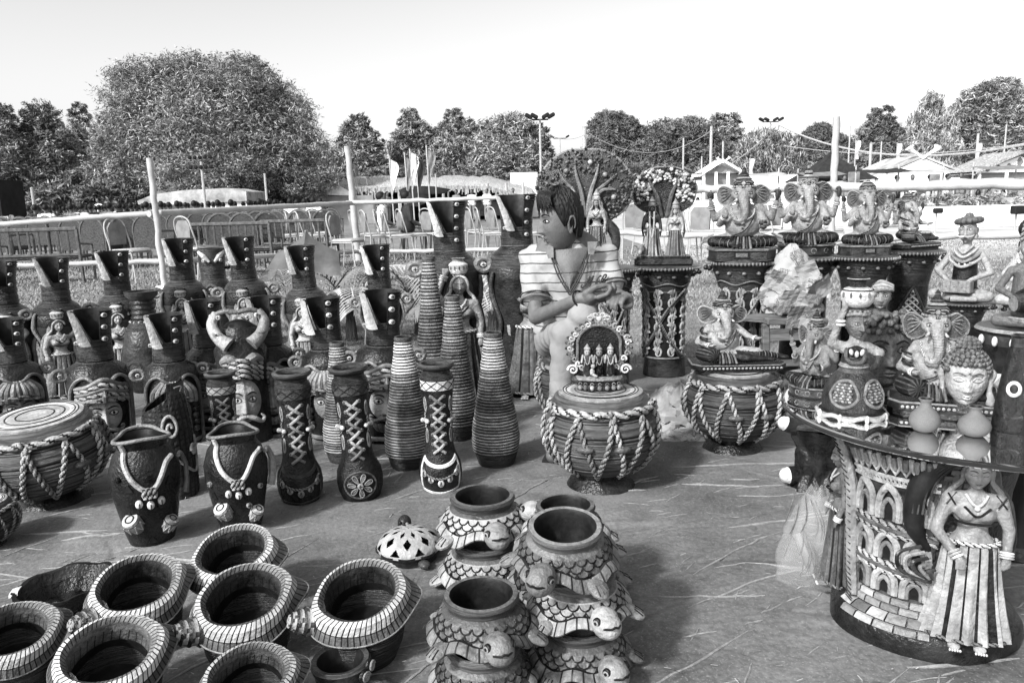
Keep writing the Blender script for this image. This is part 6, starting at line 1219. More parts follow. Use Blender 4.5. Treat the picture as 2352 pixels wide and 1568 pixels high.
# ============================================================ ELEPHANT-HEADED SEATED IDOLS (height 1 above a base of .14)
def hand(b, h, d, up, k=1.0, spread=.011, thumb=1):
    """palm and five fingers grown from wrist h along direction d"""
    h = np.array(h, float); d = np.array(d, float)/np.linalg.norm(d); u = np.cross(d, up); u /= np.linalg.norm(u); n = np.cross(u, d)
    b.cap(h, h+d*.035*k, .020*k, .022*k, 10)
    for f, L in zip((-1.5, -.5, .5, 1.5), (.040, .050, .046, .036)):
        a = h+d*.035*k+u*f*spread*k; m1 = a+d*L*.55*k+n*.003*k; b.cap(a, m1, .0078*k, .007*k, 7); b.cap(m1, m1+d*L*.5*k+n*.010*k, .007*k, .0055*k, 7)
    b.cap(h+u*thumb*.012*k, h+d*.03*k+u*thumb*.032*k+n*.008*k, .009*k, .007*k, 7)
def ganesha(crown='tall', base='hex', legs='cross', back=False, nm='x', arms4=True, turn=0.0, look=0.0, stripe=True):
    t = thing('elephant_headed_idol', nm, 'idol', (0, 0, 0)); b = Mb(); zb = .14; Z = lambda v: (v[0], v[1], v[2]+zb)
    rec = legs == 'recline'
    b.ell(Z((0, -.04, .27)), (.185, .165, .175)); b.ell(Z((0, 0, .45)), (.155, .105, .11)); b.ell(Z((0, .02, .13)), (.19, .15, .10))
    for s in (-1, 1): b.ell(Z((s*.07, -.085, .43)), (.062, .05, .055))
    if not rec:
        for s in (-1, 1): b.cap(Z((s*.10, -.02, .11)), Z((s*.29, -.13, .085)), .095, .072); b.cap(Z((s*.29, -.13, .08)), Z((-s*.02, -.27-.02*s, .045)), .062, .038); b.ell(Z((-s*.06, -.30-.02*s, .035)), (.055, .038, .026))
    else:
        b.cap(Z((.08, -.04, .11)), Z((.34, -.20, .13)), .095, .07); b.cap(Z((.34, -.20, .12)), Z((.62, -.14, .05)), .062, .036); b.ell(Z((.66, -.16, .045)), (.05, .04, .03))
        b.cap(Z((-.02, -.08, .10)), Z((.22, -.26, .06)), .085, .062); b.cap(Z((.22, -.26, .06)), Z((.46, -.24, .04)), .055, .034); b.ell(Z((.50, -.25, .04)), (.05, .036, .028))
    hy = -.03; hx = look
    b.ell(Z((hx, hy, .66)), (.128, .11, .118)); b.ell(Z((hx, hy-.03, .70)), (.10, .09, .07))
    for s in (-1, 1): b.ell(Z((hx+s*.045, hy-.065, .715)), (.045, .035, .04)); b.ell(Z((hx+s*.062, hy-.06, .635)), (.045, .045, .05))
    T_ = cr([(hx, hy-.07, .68), (hx+.005, hy-.125, .60), (hx+.015, hy-.155, .50), (hx+.02, hy-.165, .41), (hx, hy-.175, .345), (hx-.045, hy-.185, .325), (hx-.08, hy-.185, .355), (hx-.07, hy-.185, .39)], 4); rr = np.interp(np.linspace(0, 1, len(T_)), [0, .25, .5, .75, 1], [.065, .05, .038, .027, .018])
    for i in range(len(T_)-1): b.cap(Z(T_[i]), Z(T_[i+1]), rr[i], rr[i+1], 12)
    H = []
    if arms4:
        for s in (-1, 1):
            e = (s*.29, .02, .36); h = (s*.33, -.04, .53); b.cap(Z((s*.15, .01, .50)), Z(e), .05, .042); b.cap(Z(e), Z(h), .040, .028); hand(b, Z(h), (s*.1, -.15, 1), (0, -1, 0), 1.15, thumb=-s); H.append((e, h))
    for s in (-1, 1):
        e = (s*.235, -.10, .30); h = (-.175, -.225, .40) if s < 0 else (.20, -.25, .27)
        if rec and s < 0: e, h = (-.28, -.08, .26), (-.17, -.24, .24)
        if rec and s > 0: e, h = (.27, -.10, .34), (.33, -.22, .33)
        b.cap(Z((s*.14, -.02, .47)), Z(e), .050, .042); b.cap(Z(e), Z(h), .040, .028); hand(b, Z(h), (0, -.05, 1) if s < 0 and not rec else (.3, -1, .25), (0, -1, 0) if s < 0 and not rec else (0, 0, 1), 1.25); H.append((e, h))
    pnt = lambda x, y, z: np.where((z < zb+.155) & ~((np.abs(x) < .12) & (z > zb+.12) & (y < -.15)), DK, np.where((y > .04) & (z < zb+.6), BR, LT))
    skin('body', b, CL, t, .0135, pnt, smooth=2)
    m = Mb()                                   # trunk rings
    for i in range(3, len(T_)-5, 1):
        c = np.array(Z(T_[i])); a = np.linspace(-2.2, 2.2, 9); r_ = rr[i]*1.02; m.tube(np.stack([c[0]+r_*np.sin(a)*.98, c[1]-r_*np.cos(a)*.92-.001, np.full(9, c[2])+.002], -1), .0022, 4, MD)
    P('trunk_crease', m, t)
    for s in (-1, 1):
        m = Mb(); m.T = xf(Z((hx+s*.175, .0, .655)), (0, s*.10, s*.35)); n = 22; q = np.linspace(0, 2*pi, n, endpoint=False); R = 1+.10*np.cos(2*q+.5)+.06*np.cos(3*q); L = lambda k, y, x0=0: np.stack([R*k*.092*np.cos(q)+x0, np.full(n, y), R*k*.125*np.sin(q)-.01], -1)
        m.grid(np.array([L(.01, .012), L(.9, .014), L(1.0, .004), L(1.0, -.010), L(.9, -.012), L(.84, -.004), L(.01, .002)])*1.12, np.repeat(np.array([DK, LT, LT, LT, GY, MD])[:, None], n, 1), cv=True); P('ear', m, t)
        m = Mb(); m.T = xf(Z((hx+s*.175, -.004, .655)), (0, s*.10, s*.35))
        for k in range(5): a = -1.0+k*.5+(pi if s < 0 else 0)*0; m.tube(cr([(-s*.065, -.004, .02), (s*.01, -.010, .02+.035*(k-2)), (s*.06, -.004, .030*(k-2)*1.4)], 3), [.004, .007, .004], 5, GY)
        P('ear_fold', m, t)
        m = Mb(); e = np.array(Z((hx+s*.062, hy-.098, .672))); m.ell(e, (.024, .010, .014), (0, s*.15, s*.45), PL, 8, 12); m.ell(e+[s*.001, -.008, 0], (.009, .006, .010), m=BK, nu=6, nv=8); m.tube(cr([e+[-s*.028, -.006, .006], e+[0, -.010, .020], e+[s*.030, .008, .010]], 4), .0035, 5, BK); m.tube(cr([e+[-s*.028, -.004, -.004], e+[0, -.008, -.015], e+[s*.028, .01, -.004]], 4), .0022, 5, BK); P('eye', m, t)
        m = Mb(); m.tube(cr([Z((hx+s*.06, hy-.085, .60)), Z((hx+s*.085, hy-.13, .575)), Z((hx+s*.088, hy-.165, .580))], 4), [.016, .013, .003], 8, PL); P('tusk', m, t)
    # ornaments
    m = Mb(); rope(m, cr([Z((-.12, -.06, .50)), Z((-.10, -.16, .40)), Z((0, -.22, .345)), Z((.10, -.16, .40)), Z((.12, -.06, .50))], 6), .009, PL, DK); P('necklace', m, t)
    m = Mb(); m.tube(cr([Z((.12, -.05, .50)), Z((.10, -.19, .36)), Z((.02, -.215, .22)), Z((-.10, -.19, .16))], 6), .006, 6, DK); m.ell(Z((0, -.228, .315)), (.02, .012, .022), m=LT, nu=7, nv=9); m.ell(Z((.0, -.208, .25)), (.012, .006, .009), m=BK, nu=6, nv=8); P('sacred_thread', m, t)
    m = Mb(); [m.tube([Z((hx+dx, hy-.112+abs(dx)*.25, .74+dz)), Z((hx+dx*.9, hy-.116+abs(dx)*.25, .755+dz))], .0035, 5, BK) for dx in (-.014, 0, .014) for dz in (0,)]; m.tube([Z((hx-.02, hy-.113, .735)), Z((hx+.02, hy-.113, .735))], .003, 5, BK); P('forehead_mark', m, t)
    for (e, h) in H:
        e = np.array(Z(e)); h = np.array(Z(h)); d = (h-e); L = np.linalg.norm(d); u = d/L; a = np.cross(u, [.1, 1, 0]); a /= np.linalg.norm(a); bb = np.cross(u, a)
        for q_ in (.78, .9): m = Mb(); m.tube([e+d*q_+(a*cos(x)+bb*sin(x))*.034 for x in np.linspace(0, 2*pi, 13)[:-1]], .0075, 6, PL, closed=True); m.tube([e+d*(q_+.05)+(a*cos(x)+bb*sin(x))*.033 for x in np.linspace(0, 2*pi, 13)[:-1]], .003, 5, BK, closed=True); P('bangle', m, t)
    if arms4:
        m = Mb(); c = np.array(Z((-.335, -.06, .62))); m.ell(c+[0, 0, .03], (.035, .012, .05), (0, -.2, 0), DK, 8, 12); m.tube([c-[0, 0, .09], c+[0, 0, .1]], .008, 6, GY); P('axe_emblem', m, t)
        m = Mb(); c = np.array(Z((.335, -.06, .62))); m.tube(cr([c-[0, 0, .04], c+[.01, 0, .02], c+[.0, 0, .08], c+[-.03, 0, .05]], 4), [.012, .03, .02, .008], 8, BR); P('conch_emblem', m, t)
    m = Mb(); m.ell(Z((.20, -.30, .32)), (.045, .035, .035), m=BR, nu=7, nv=10); [m.ell(Z((.20+.025*cos(a), -.31+.02*sin(a), .345)), .014, m=GY, nu=5, nv=6) for a in np.linspace(0, 2*pi, 7)[:-1]]
    if not rec: P('sweet_bowl', m, t)
    # leg drapery stripes
    for s in (-1, 1):
        for k in range(7):
            if rec: A = np.array(Z((.34, -.20, .12))); B_ = np.array(Z((.60, -.14, .05))); rad = .066
            else: A = np.array(Z((s*.29, -.13, .08))); B_ = np.array(Z((s*.0, -.27, .045))); rad = .062
            u = k/7; c = A+(B_-A)*u; rad = rad*(1-.4*u)+.002; d = (B_-A)/np.linalg.norm(B_-A); a = np.array([0, 0, 1.0]); bb = np.cross(d, a); bb /= np.linalg.norm(bb)
            if bb[1] > 0: bb = -bb
            m = Mb(); m.tube([c+(a*cos(x)+bb*sin(x))*rad for x in np.linspace(.1, 2.5, 9)], .0042, 5, (GY, BR)[k % 2]); P('dhoti_fold', m, t)
        if rec: break
    m = Mb()
    for k in range(6): m.tube(cr([Z((-.07+.028*k, -.20, .14)), Z((-.08+.032*k, -.30, .07)), Z((-.09+.036*k, -.335, .005))], 3), [.010, .012, .014], 6, GY if k % 2 else BR)
    P('sash_fold', m, t)
    # crown
    m = Mb(); c = Z((hx, .0, .735)); k_ = {'tall': [(.10, 0), (.122, .01), (.118, .03), (.10, .045), (.112, .06), (.095, .085), (.078, .10), (.085, .115), (.062, .135), (.05, .15), (.056, .165), (.035, .185), (.022, .21), (.026, .222), (.008, .25), (.001, .26)],
        'pot': [(.10, 0), (.115, .006), (.118, .02), (.105, .03), (.112, .085), (.12, .095), (.105, .105), (.06, .11), (.045, .13), (.052, .15), (.04, .18), (.015, .19), (.02, .21), (.018, .24), (.001, .27)], 
        'cap': [(.11, -.02), (.125, .0), (.122, .04), (.11, .055), (.116, .07), (.10, .10), (.08, .125), (.05, .145), (.03, .16), (.02, .17), (.001, .18)]}[crown]
    m.lathe(k_, 36, [BR, GY, DK, LT, DK, MD, DK, LT, DK, GY, DK, BR, GY, DK, BR][:len(k_)-1], c=c); P('crown', m, t)
    m = Mb(); [m.ell((c[0]+.118*sin(a), c[1]-.118*cos(a), c[2]+.02), (.010, .008, .012), m=LT, nu=6, nv=8) for a in np.linspace(-1.5, 1.5, 11)]; m.ell((c[0], c[1]-.116, c[2]+.055), (.022, .014, .026), m=LT, nu=8, nv=10); P('crown_bead', m, t)
    for s in (-1, 1): m = Mb(); m.tube([(c[0]+s*.035*cos(a)+s*.05, c[1]-.112+.02*abs(cos(a)), c[2]+.06+.016*sin(a)) for a in np.linspace(0, 5, 12)], .005, 6, LT); P('crown_scroll', m, t)
    # base
    w = .36; dpt = .27
    if base == 'hex':
        poly = [(-w, .1), (-w, -.10), (-w*.72, -.33), (w*.72, -.33), (w, -.10), (w, .1), (w*.7, .22), (-w*.7, .22)]
        pp = np.array(poly); m = Mb(); ring = lambda k, z: np.stack([pp[:, 0]*k, pp[:, 1]*k, np.full(8, z)], -1)
        m.grid(np.array([ring(.01, 0), ring(1, 0), ring(1, .018), ring(.96, .022), ring(.96, .118), ring(1.02, .124), ring(1.02, .142), ring(.97, .150), ring(.01, .150)]), np.repeat(np.array([DK, BR, BK, BR, BK, GY, GY, DK])[:, None], 8, 1), cv=True); P('base', m, t, smooth=False)
        m = Mb(); m.box((0, -.322, .07), (.16, .012, .075), m=BK); m.box((0, -.328, .07), (.12, .01, .05), m=GY, bev=.004); P('base_panel', m, t, smooth=False)
    elif base == 'round':
        m = Mb(); m.lathe([(1e-3, 0), (.33, 0), (.34, .01), (.325, .02), (.325, .115), (.345, .125), (.34, .145), (.32, .15), (1e-3, .15)], 40, [DK, BR, BK, BR, BK, GY, BR, DK], sy=.92); P('base', m, t)
        for a in np.linspace(-1.2, 1.2, 6): m = Mb(); m.T = xf((.328*sin(a), -.302*cos(a), .068), (0, 0, a)); m.tube([(.03*cos(x), 0, .03*sin(x)) for x in np.linspace(0, 5.2, 14)], .005, 6, GY); P('base_scroll', m, t)
    else:
        poly = [(-w, .12), (-w*1.05, -.2), (-w*.8, -.32), (w*1.6, -.32), (w*1.85, -.2), (w*1.8, .12)]; pp = np.array(poly); m = Mb(); n6 = len(pp); cc = pp.mean(0); ring = lambda k, z: np.stack([cc[0]+(pp[:, 0]-cc[0])*k, cc[1]+(pp[:, 1]-cc[1])*k, np.full(n6, z)], -1)
        m.grid(np.array([ring(.01, 0), ring(.9, 0), ring(.9, .03), ring(1, .04), ring(1, .105), ring(.97, .12), ring(.01, .15)]), np.repeat(np.array([DK, BR, BK, DK, GY, DK])[:, None], n6, 1), cv=True); P('base', m, t, smooth=False)
        m = Mb(); [m.ell((x, -.328, .072), (.016, .010, .016), m=LT, nu=6, nv=8) for x in np.arange(-.26, .60, .042)]; P('base_bead', m, t)
    if back:
        for s in (-1, 1):
            for k in range(4): m = Mb(); m.tube(cr([(s*.30, .10, .20+.035*k), (s*.40, .08, .26+.02*k-.05), (s*(.44-.012*k), .06, .16+.03*k)], 4), [.012, .016, .006], 6, LT if k % 2 else GY); P('side_leaf', m, t)
    if rec:
        m = Mb(); m.T = xf((-.20, -.20, .245), (0, radians(90), radians(-60))); m.lathe([(1e-3, -.12), (.05, -.12), (.088, -.10), (.10, 0), (.088, .10), (.05, .12), (1e-3, .12)], 36, lambda th, z: np.where(np.cos(12*th) < -.3, BK, MD), f=lambda th, z, R: R*(1+.04*np.cos(12*th))); P('bolster', m, t)
        for k in range(5): m = Mb(); m.tube(cr([(-.22, -.02, .60-.05*k), (-.27, -.14, .57-.05*k), (-.20, -.19, .54-.05*k)], 3), .013, 6, LT if k % 2 else DK); P('sleeve_fold', m, t)
    return t
def on_ped(o, b, h, ytop, lab, ex=0.0, hm=1.14, wk=1.0, dx=0.0):
    if o.name.startswith('elephant'): wk *= 1.22
    q = np.array([b[0]+dx, b[1], h]); k = (zat(q, ytop)-h)/hm; o.location = tuple(q); o.rotation_euler.z = face(b)+ex; o.scale = (k*wk, k*wk, k); o['label'] = lab; return o
b, h = put_ped(PS, 1695, 895, 594, 160, 'pedestal with pierced scroll carving under the largest elephant-headed idol', .1)
on_ped(ganesha('tall', 'hex', back=True), b, h, 382, 'largest elephant-headed idol with open palm and pointed tiered crown', wk=.96)
b, h = put_ped(PP, 1838, 860, 585, 170, 'plain flared pedestal behind the newspaper bundle'); on_ped(ganesha('pot', 'round'), b, h, 372, 'elephant-headed idol with wide round ears and a pot-shaped crown', .05, hm=1.16, wk=.86)
b, h = put_ped(PP, 1968, 872, 584, 150, 'plain dark pedestal left of the lattice pedestal'); on_ped(ganesha('cap', 'hex'), b, h, 412, 'elephant-headed idol before the bare fence post, wrapped helmet crown', .25, hm=1.06, wk=.80)
b, h = put_ped(PL_, 2072, 850, 572, 145, 'pedestal with a diamond lattice panel of star-shaped holes', 0); on_ped(ganesha('cap', 'bead', 'recline'), b, h, 440, 'smallest idol of the row leaning sideways on a bead-edged base, in profile', .95, hm=1.06, wk=.82, dx=-.03)
# reclining idol on drum D2, small one on the glass further down
o, b, h, k = D2; on_ped(ganesha('tall', 'bead', 'recline', arms4=False), np.array([b[0], b[1]+.02, 0]), .368*h, 665, 'reclining elephant-headed idol leaning on a striped bolster on the right drum', .25, hm=1.14, wk=1.05, dx=-.05)

# ============================================================ DIVINE COUPLES UNDER TREES
def couple(kind):
    """height 1: flute player and consort under a round leafy canopy on a slab"""
    t = thing('couple_idol', 'x', 'idol', (0, 0, 0)); big = kind == 'fan'
    m = Mb(); m.box((0, 0, .035), (.5, .26, .07), m=BR, bev=.012); m.box((0, -.005, .078), (.46, .24, .02), m=DK, bev=.006); P('base', m, t)
    R_, cz = (.41, .71) if big else (.285, .71); n = 72; q = np.linspace(0, 2*pi, n, endpoint=False); ring = lambda k, y: np.stack([R_*k*np.cos(q)*(1+.015*np.sin(9*q)), np.full(n, y), cz+R_*k*np.sin(q)*.86*(1+.02*np.sin(7*q))], -1)
    m = Mb(); m.grid(np.array([ring(.01, .09), ring(.96, .09), ring(1, .075), ring(1, .05), ring(.96, .04), ring(.01, .05)]), np.repeat(np.array([DK, MD, LT, GY, BR if big else DK])[:, None], n, 1), cv=True); P('canopy', m, t)
    r = random.Random(5); m = Mb()
    for i in range(420 if big else 0):
        a = r.uniform(0, 2*pi); k = sqrt(r.uniform(.12, .92)); x, z = R_*k*cos(a), cz+R_*k*sin(a)*.86; w = a+r.uniform(-.4, .4); m.tube([(x, .042, z), (x+.014*cos(w), .030, z+.014*sin(w)), (x+.030*cos(w), .042, z+.030*sin(w))], [.004, .0115, .003], 5, r.choice((MD, GY, GY, LT)))
    if not big:
        for i in range(230):
            a = r.uniform(-.6, pi+.6); k = r.uniform(.42, .98); x, z = R_*k*cos(a), cz+R_*k*sin(a)*.86; m.ell((x, .035, z), (r.uniform(.012, .022), .014, r.uniform(.012, .020)), (0, r.uniform(-1, 1), 0), r.choice((LT, GY, BR, PL)), 6, 8)
    P('leaves', m, t)
    for (x0, x1, z1) in ((-.02, -.22, .88), (.0, -.08, .93), (.02, .12, .92), (.03, .25, .82), (.05, .27, .68), (-.04, -.27, .75)) if big else ((-.02, -.14, .85), (.03, .13, .86)):
        m = Mb(); m.tube(cr([(x0, .03, .45), (x0+(x1-x0)*.3, .02, .66), (x1*.8, .028, (z1+.7)/2), (x1, .035, z1)], 4), [.026, .02, .013, .005], 7, GY if big else MD); P('branch', m, t)
    if big:
        for (x, z) in ((.24, .62), (.17, .82), (-.15, .86), (.05, .93)): m = Mb(); m.ell((x, .02, z), (.022, .02, .024), m=LT, nu=8, nv=10); P('fruit', m, t)
    for sx, tone, arm in ((-.10, (GY if big else BR, DK, BR, MD), 'down'), (.10, (LT, GY, BR, LT), 'down')):
        lady(t, xf((sx, -.03, .07), (0, 0, .15 if sx < 0 else -.15), (.58 if big else .52)-(.03 if sx > 0 else 0)), arm=arm, pot=False, tone=tone, skirtm=(LT if sx < 0 else GY, BK), voxel=.014, nm='figure')
        k = (.58 if big else .52)-(.03 if sx > 0 else 0); c = (sx, -.03, .07+k*.955); m = Mb(); m.lathe([(.032, 0), (.038, .01), (.032, .025), (.026, .04), (.030, .05), (.018, .07), (.006, .095), (.001, .10)], 20, [LT, GY, LT, GY, LT, GY, LT], c=c); P('crown', m, t)
    m = Mb(); m.tube([(-.20, -.10, .56), (-.02, -.11, .585)], .006, 6, BR); P('flute', m, t)
    m = Mb(); m.tube(cr([(-.12, -.09, .52), (-.115, -.125, .35), (-.10, -.135, .27), (-.085, -.125, .35), (-.08, -.09, .52)], 5), .008, 6, LT); P('garland', m, t)
    if not big:
        m = Mb(); m.ell((-.19, -.09, .16), (.035, .05, .05), m=GY, nu=8, nv=10); m.ell((-.20, -.15, .135), (.02, .035, .024), (.5, 0, 0), LT, 8, 10); m.tube([(-.22, -.12, .17), (-.25, -.13, .2)], .005, 5, GY); m.tube([(-.18, -.12, .18), (-.16, -.14, .21)], .005, 5, GY); P('calf', m, t)
    else:
        m = Mb(); m.tube(cr([(.16, .0, .42), (.24, .01, .32), (.26, .0, .18), (.22, .0, .09)], 5), [.04, .05, .03, .02], 10, BR); P('shawl', m, t)
        m = Mb(); m.lathe([(.001, 0), (.04, 0), (.05, .02), (.03, .035), (.035, .05), (.05, .075), (.03, .09), (.02, .1), (.001, .1)], 24, [BR, GY, DK, BR, GY, DK, BR, BR], c=(.2, -.03, .07)); P('lamp', m, t)
    return t
b, h = put_ped(PS, 1402, 880, 612, 140, 'scroll-carved pedestal hidden behind the seated person', .3); on_ped(couple('fan'), b, h, 336, 'divine couple idol under a huge dark leafy fan behind the seated person', 0, hm=1.07, wk=1.08, dx=-.14)
b, h = put_ped(PS, 1525, 862, 607, 160, 'free standing pedestal with pierced scroll carving right of the seated person', -.2); on_ped(couple('round'), b, h, 379, 'flute player and consort idol inside a round wreath of leaves', 0, hm=.96, wk=1.12, dx=-.01)

# ============================================================ MUSICIAN FIGURES
def musician(kind):
    t = thing('musician_figure', 'x', 'figurine', (0, 0, 0)); b = Mb(); pal = kind != 'drum'
    b.cap((0, 0, .14), (0, 0, .50), .135, .115, 20); b.ell((0, 0, .52), (.15, .10, .07)); b.cap((0, 0, .5), (0, 0, .66), .055, .045)
    for s in (-1, 1):
        if kind == 'drum': e = (s*.27, -.06, .36); h = (s*.20, -.24, .30)
        else: e = (s*.27, -.04, .32); h = (s*.13, -.24, .255)
        b.cap((s*.145, 0, .52), e, .042, .038); b.cap(e, h, .036, .026)
        hand(b, h, (-s*.3 if kind != 'drum' else -s*.8, -.5, -.35 if kind != 'drum' else .1), (0, 0, 1), 1.2, thumb=s)
        b.cap((s*.10, 0, .08), (s*.28, -.12, .07), .075, .06); b.cap((s*.28, -.12, .065), (s*.02, -.26, .055), .055, .042)
    skin('body', b, CL, t, .013, lambda x, y, z: np.where((z > .14) & (z < .42) & (np.abs(x) < .16) & (y > -.15) & pal, DK, LT if pal else GY), smooth=2)
    m = Mb(); add_head(m, xf((0, -.01, .76), (0, 0, 0), (1.15, 1.1, 1.25)), base=LT, eye=PL, lip=GY, jaw=.28, nose=1.2); P('head', m, t)
    for s in (-1, 1): m = Mb(); m.tube(cr([(0, -.145, .705), (s*.035, -.138, .695), (s*.075, -.115, .705), (s*.088, -.10, .722)], 4), [.009, .012, .007, .004], 8, PL); P('moustache', m, t); m = Mb(); m.ell((s*.096, 0, .70), (.012, .012, .02), m=GY, nu=6, nv=8); P('earring', m, t)
    if kind != 'drum':
        m = Mb(); q = np.linspace(0, 2*pi, 49)[:-1]; th = .045; m.tube(np.stack([.10*np.sin(q), -.10*np.cos(q), .862+.01*np.sin(q)], -1), .05, 14, mats=lambda i, a: np.where((i % 3 == 0) & (a > -9), MD, GY), closed=True, flat=(.75, 1)); m.ell((0, 0, .875), (.10, .10, .04), m=GY, nu=8, nv=16); P('ribbed_cap', m, t)
        m = Mb(); m.lathe([(.04, .90), (.045, .915), (.035, .94), (.001, .95)], 20, lambda a, z: np.where(np.cos(10*a) < -.4, MD, GY)); P('cap_knot', m, t)
        for i, (z, w) in enumerate(((.60, .085), (.555, .12), (.505, .150), (.455, .165))): m = Mb(); m.tube(cr([(-w, -.02, z+.03), (-w*.75, -.10, z-.02), (0, -.135-.01*i, z-.075), (w*.75, -.10, z-.02), (w, -.02, z+.03)], 6), .011+.002*i, 8, PL if i % 2 else LT); P('scarf_fold', m, t)
        m = Mb(); [m.ell((x, -.15, .40+abs(x)*.25), .013, m=PL, nu=6, nv=8) for x in (-.08, -.03, .03, .08)]; P('bead', m, t)
        m = Mb(); m.box((0, -.27, .18), (.30, .14, .13), m=GY, bev=.008); P('harmonium', m, t)
        m = Mb(); [m.ell((x, -.342, .18), (.006, .003, .006), m=BK, nu=5, nv=6) for x in (-.09, -.01, .07)]; [m.box((x, -.342, .18), (.004, .004, .12), m=MD) for x in (-.13, -.05, .03, .11)]; P('harmonium_trim', m, t)
        m = Mb(); m.tube([(-.05, -.30, .045), (.20, -.25, .055)], .032, 10, LT); m.ell((-.055, -.30, .045), (.006, .02, .02), m=BK, nu=6, nv=8); P('rolled_mat', m, t)
    else:
        for i in range(9): m = Mb(); u = i/8; m.tube(cr([(-.105+.02*u, -.04, .80+.13*u), (-.03, -.125*(1-u*.5), .855+.11*u), (.06, -.11*(1-u*.5), .845+.08*u), (.105, -.02, .79+.05*u), (.09, .06, .80)], 4), [.012, .022, .02, .016, .01], 8, (LT, BR, GY)[i % 3]); P('turban_wrap', m, t)
        m = Mb(); m.ell((0, .02, .90), (.105, .115, .10), m=DK, nu=10, nv=16); P('turban_core', m, t)
        m = Mb(); m.prism([(-.06, .53), (0, .47), (.06, .53), (.045, .57), (0, .52), (-.045, .57)], -.118, -.10, GY); P('collar', m, t, smooth=False)
        m = Mb(); m.T = xf((.03, -.22, .28), (0, radians(82), .25)); m.lathe([(1e-3, -.24), (.075, -.24), (.085, -.22), (.125, -.08), (.13, .02), (.10, .2), (.085, .24), (.075, .25), (1e-3, .25)], 36, [LT, BR, DK, DK, DK, DK, BR, LT]); P('barrel_drum', m, t)
        for i in range(3): m = Mb(); m.tube(cr([(-.20, -.20, .10), (-.05, -.27-.01*i, .055+.02*i), (.15, -.26, .05+.025*i), (.28, -.12, .10)], 5), .016, 8, LT if i % 2 else GY); P('leg_fold', m, t)
    return t
b, h = put_ped(PP, 2196, 880, 690, 128, 'low dark pedestal under the harmonium player figure'); mh = musician('h'); on_ped(mh, b, h, 488, 'harmonium player figure with a round ribbed cap and curled moustache', -.25, hm=.95, wk=.95)
o = dup(mh, (0, 0, 0)); bb_ = G(2352, 905); on_ped(o, bb_, h*1.0, 490, 'second ribbed-cap figure half hidden behind the turbaned drummer', 0, hm=.95); put_ped(PP, 2356, 905, 700, 120, 'dark pedestal behind the drop-hung pedestal at the right edge')
t = thing('drop_pedestal', 'dark round pedestal hung with pale drops under the turbaned drummer', 'pedestal', tuple(G(2325, 985))); hD = zat(G(2325, 985), 748); kD = wpx(G(2325, 985), 190, hD)/.34; t.scale = (kD, kD, hD/.5)
m = Mb(); m.lathe([(1e-3, 0), (.10, 0), (.11, .03), (.10, .2), (.13, .36), (.15, .42), (.165, .47), (.17, .485), (.16, .50), (1e-3, .50)], 40, [DK, DK, DK, DK, DK, BR, BK, GY, BR]); P('body', m, t)
for a in np.linspace(-1.5, 1.5, 9): m = Mb(); m.ell((.172*sin(a), -.172*cos(a), .445), (.011, .011, .024), m=PL, nu=8, nv=8); P('pale_drop', m, t)
on_ped(musician('drum'), G(2325, 985), hD, 500, 'turbaned drummer figure playing a dark barrel drum at the right edge', .35, hm=1.0, wk=.90)

# ============================================================ SHRINE PLAQUE ON THE MIDDLE DRUM
def mini(t, x, h, tone):
    m = Mb(); z = .10; m.cap((x, -.02, z+.02), (x, -.02, z+h*.5), .030, .020, 10, tone); m.ell((x, -.02, z+h*.55), (.026, .018, .045), m=tone, nu=8, nv=10); m.cap((x-.028, -.02, z+h*.66), (x-.036, -.03, z+h*.45), .008, .007, 7, LT); m.cap((x+.028, -.02, z+h*.66), (x+.036, -.03, z+h*.45), .008, .007, 7, LT); m.cap((x-.012, -.028, z), (x-.010, -.025, z+h*.45), .012, .012, 8, GY); m.cap((x+.012, -.028, z), (x+.010, -.025, z+h*.45), .012, .012, 8, GY)
    m.ell((x, -.025, z+h*.79), (.020, .020, .026), m=LT, nu=10, nv=12); m.lathe([(.020, 0), (.022, .008), (.016, .018), (.004, .036), (.001, .04)], 12, [GY, LT, GY, LT], c=(x, -.02, z+h*.86)); [m.ell((x+s*.007, -.044, z+h*.80), .0035, m=BK, nu=4, nv=5) for s in (-1, 1)]
    m.tube(cr([(x-.018, -.035, z+h*.66), (x-.010, -.050, z+h*.46), (x, -.052, z+h*.40), (x+.010, -.050, z+h*.46), (x+.018, -.035, z+h*.66)], 4), .0035, 5, LT)
    for k in range(5): m.tube([(x-.02+.01*k, -.048, z+.02), (x-.012+.006*k, -.044, z+h*.42)], .0022, 4, DK)
    P('deity_figure', m, t)
t = thing('shrine_plaque', 'ornate arched plaque with three standing deities on the middle drum', 'plaque', (0, 0, 0)); o, b, hh, kk = D1
m = Mb(); m.prism([(-.16, .08), (.16, .08)]+[(.16*cos(a), .30+.13*sin(a)) for a in np.linspace(0, pi, 16)], .0, .022, DK); P('backplate', m, t, smooth=False)
m = Mb(); A = [(.135*cos(a), -.004, .30+.115*sin(a)) for a in np.linspace(-.15, pi+.15, 20)]; m.tube([(.14, -.004, .12)]+A+[(-.14, -.004, .12)], .010, 8, MD); P('inner_arch', m, t)
for i, a in enumerate(np.linspace(-.9, pi+.9, 25)):
    x, z = .172*cos(a)*(1+.06*(abs(cos(a)) > .9)), .285+.150*sin(a)*(1.15 if sin(a) < 0 else 1); m = Mb(); d = 1 if x > 0 else -1
    m.tube([(x+d*.020*(1-k/14)*cos(k*.6+a), -.006-.0008*k, z+.020*(1-k/14)*sin(k*.6+a)) for k in range(13)], [.008, .006, .004], 6, (LT, GY, PL)[i % 3]); m.ell((x*1.12, 0, z+.012*sin(a)), (.012, .010, .010), m=BR, nu=6, nv=8); P('arch_scroll', m, t)
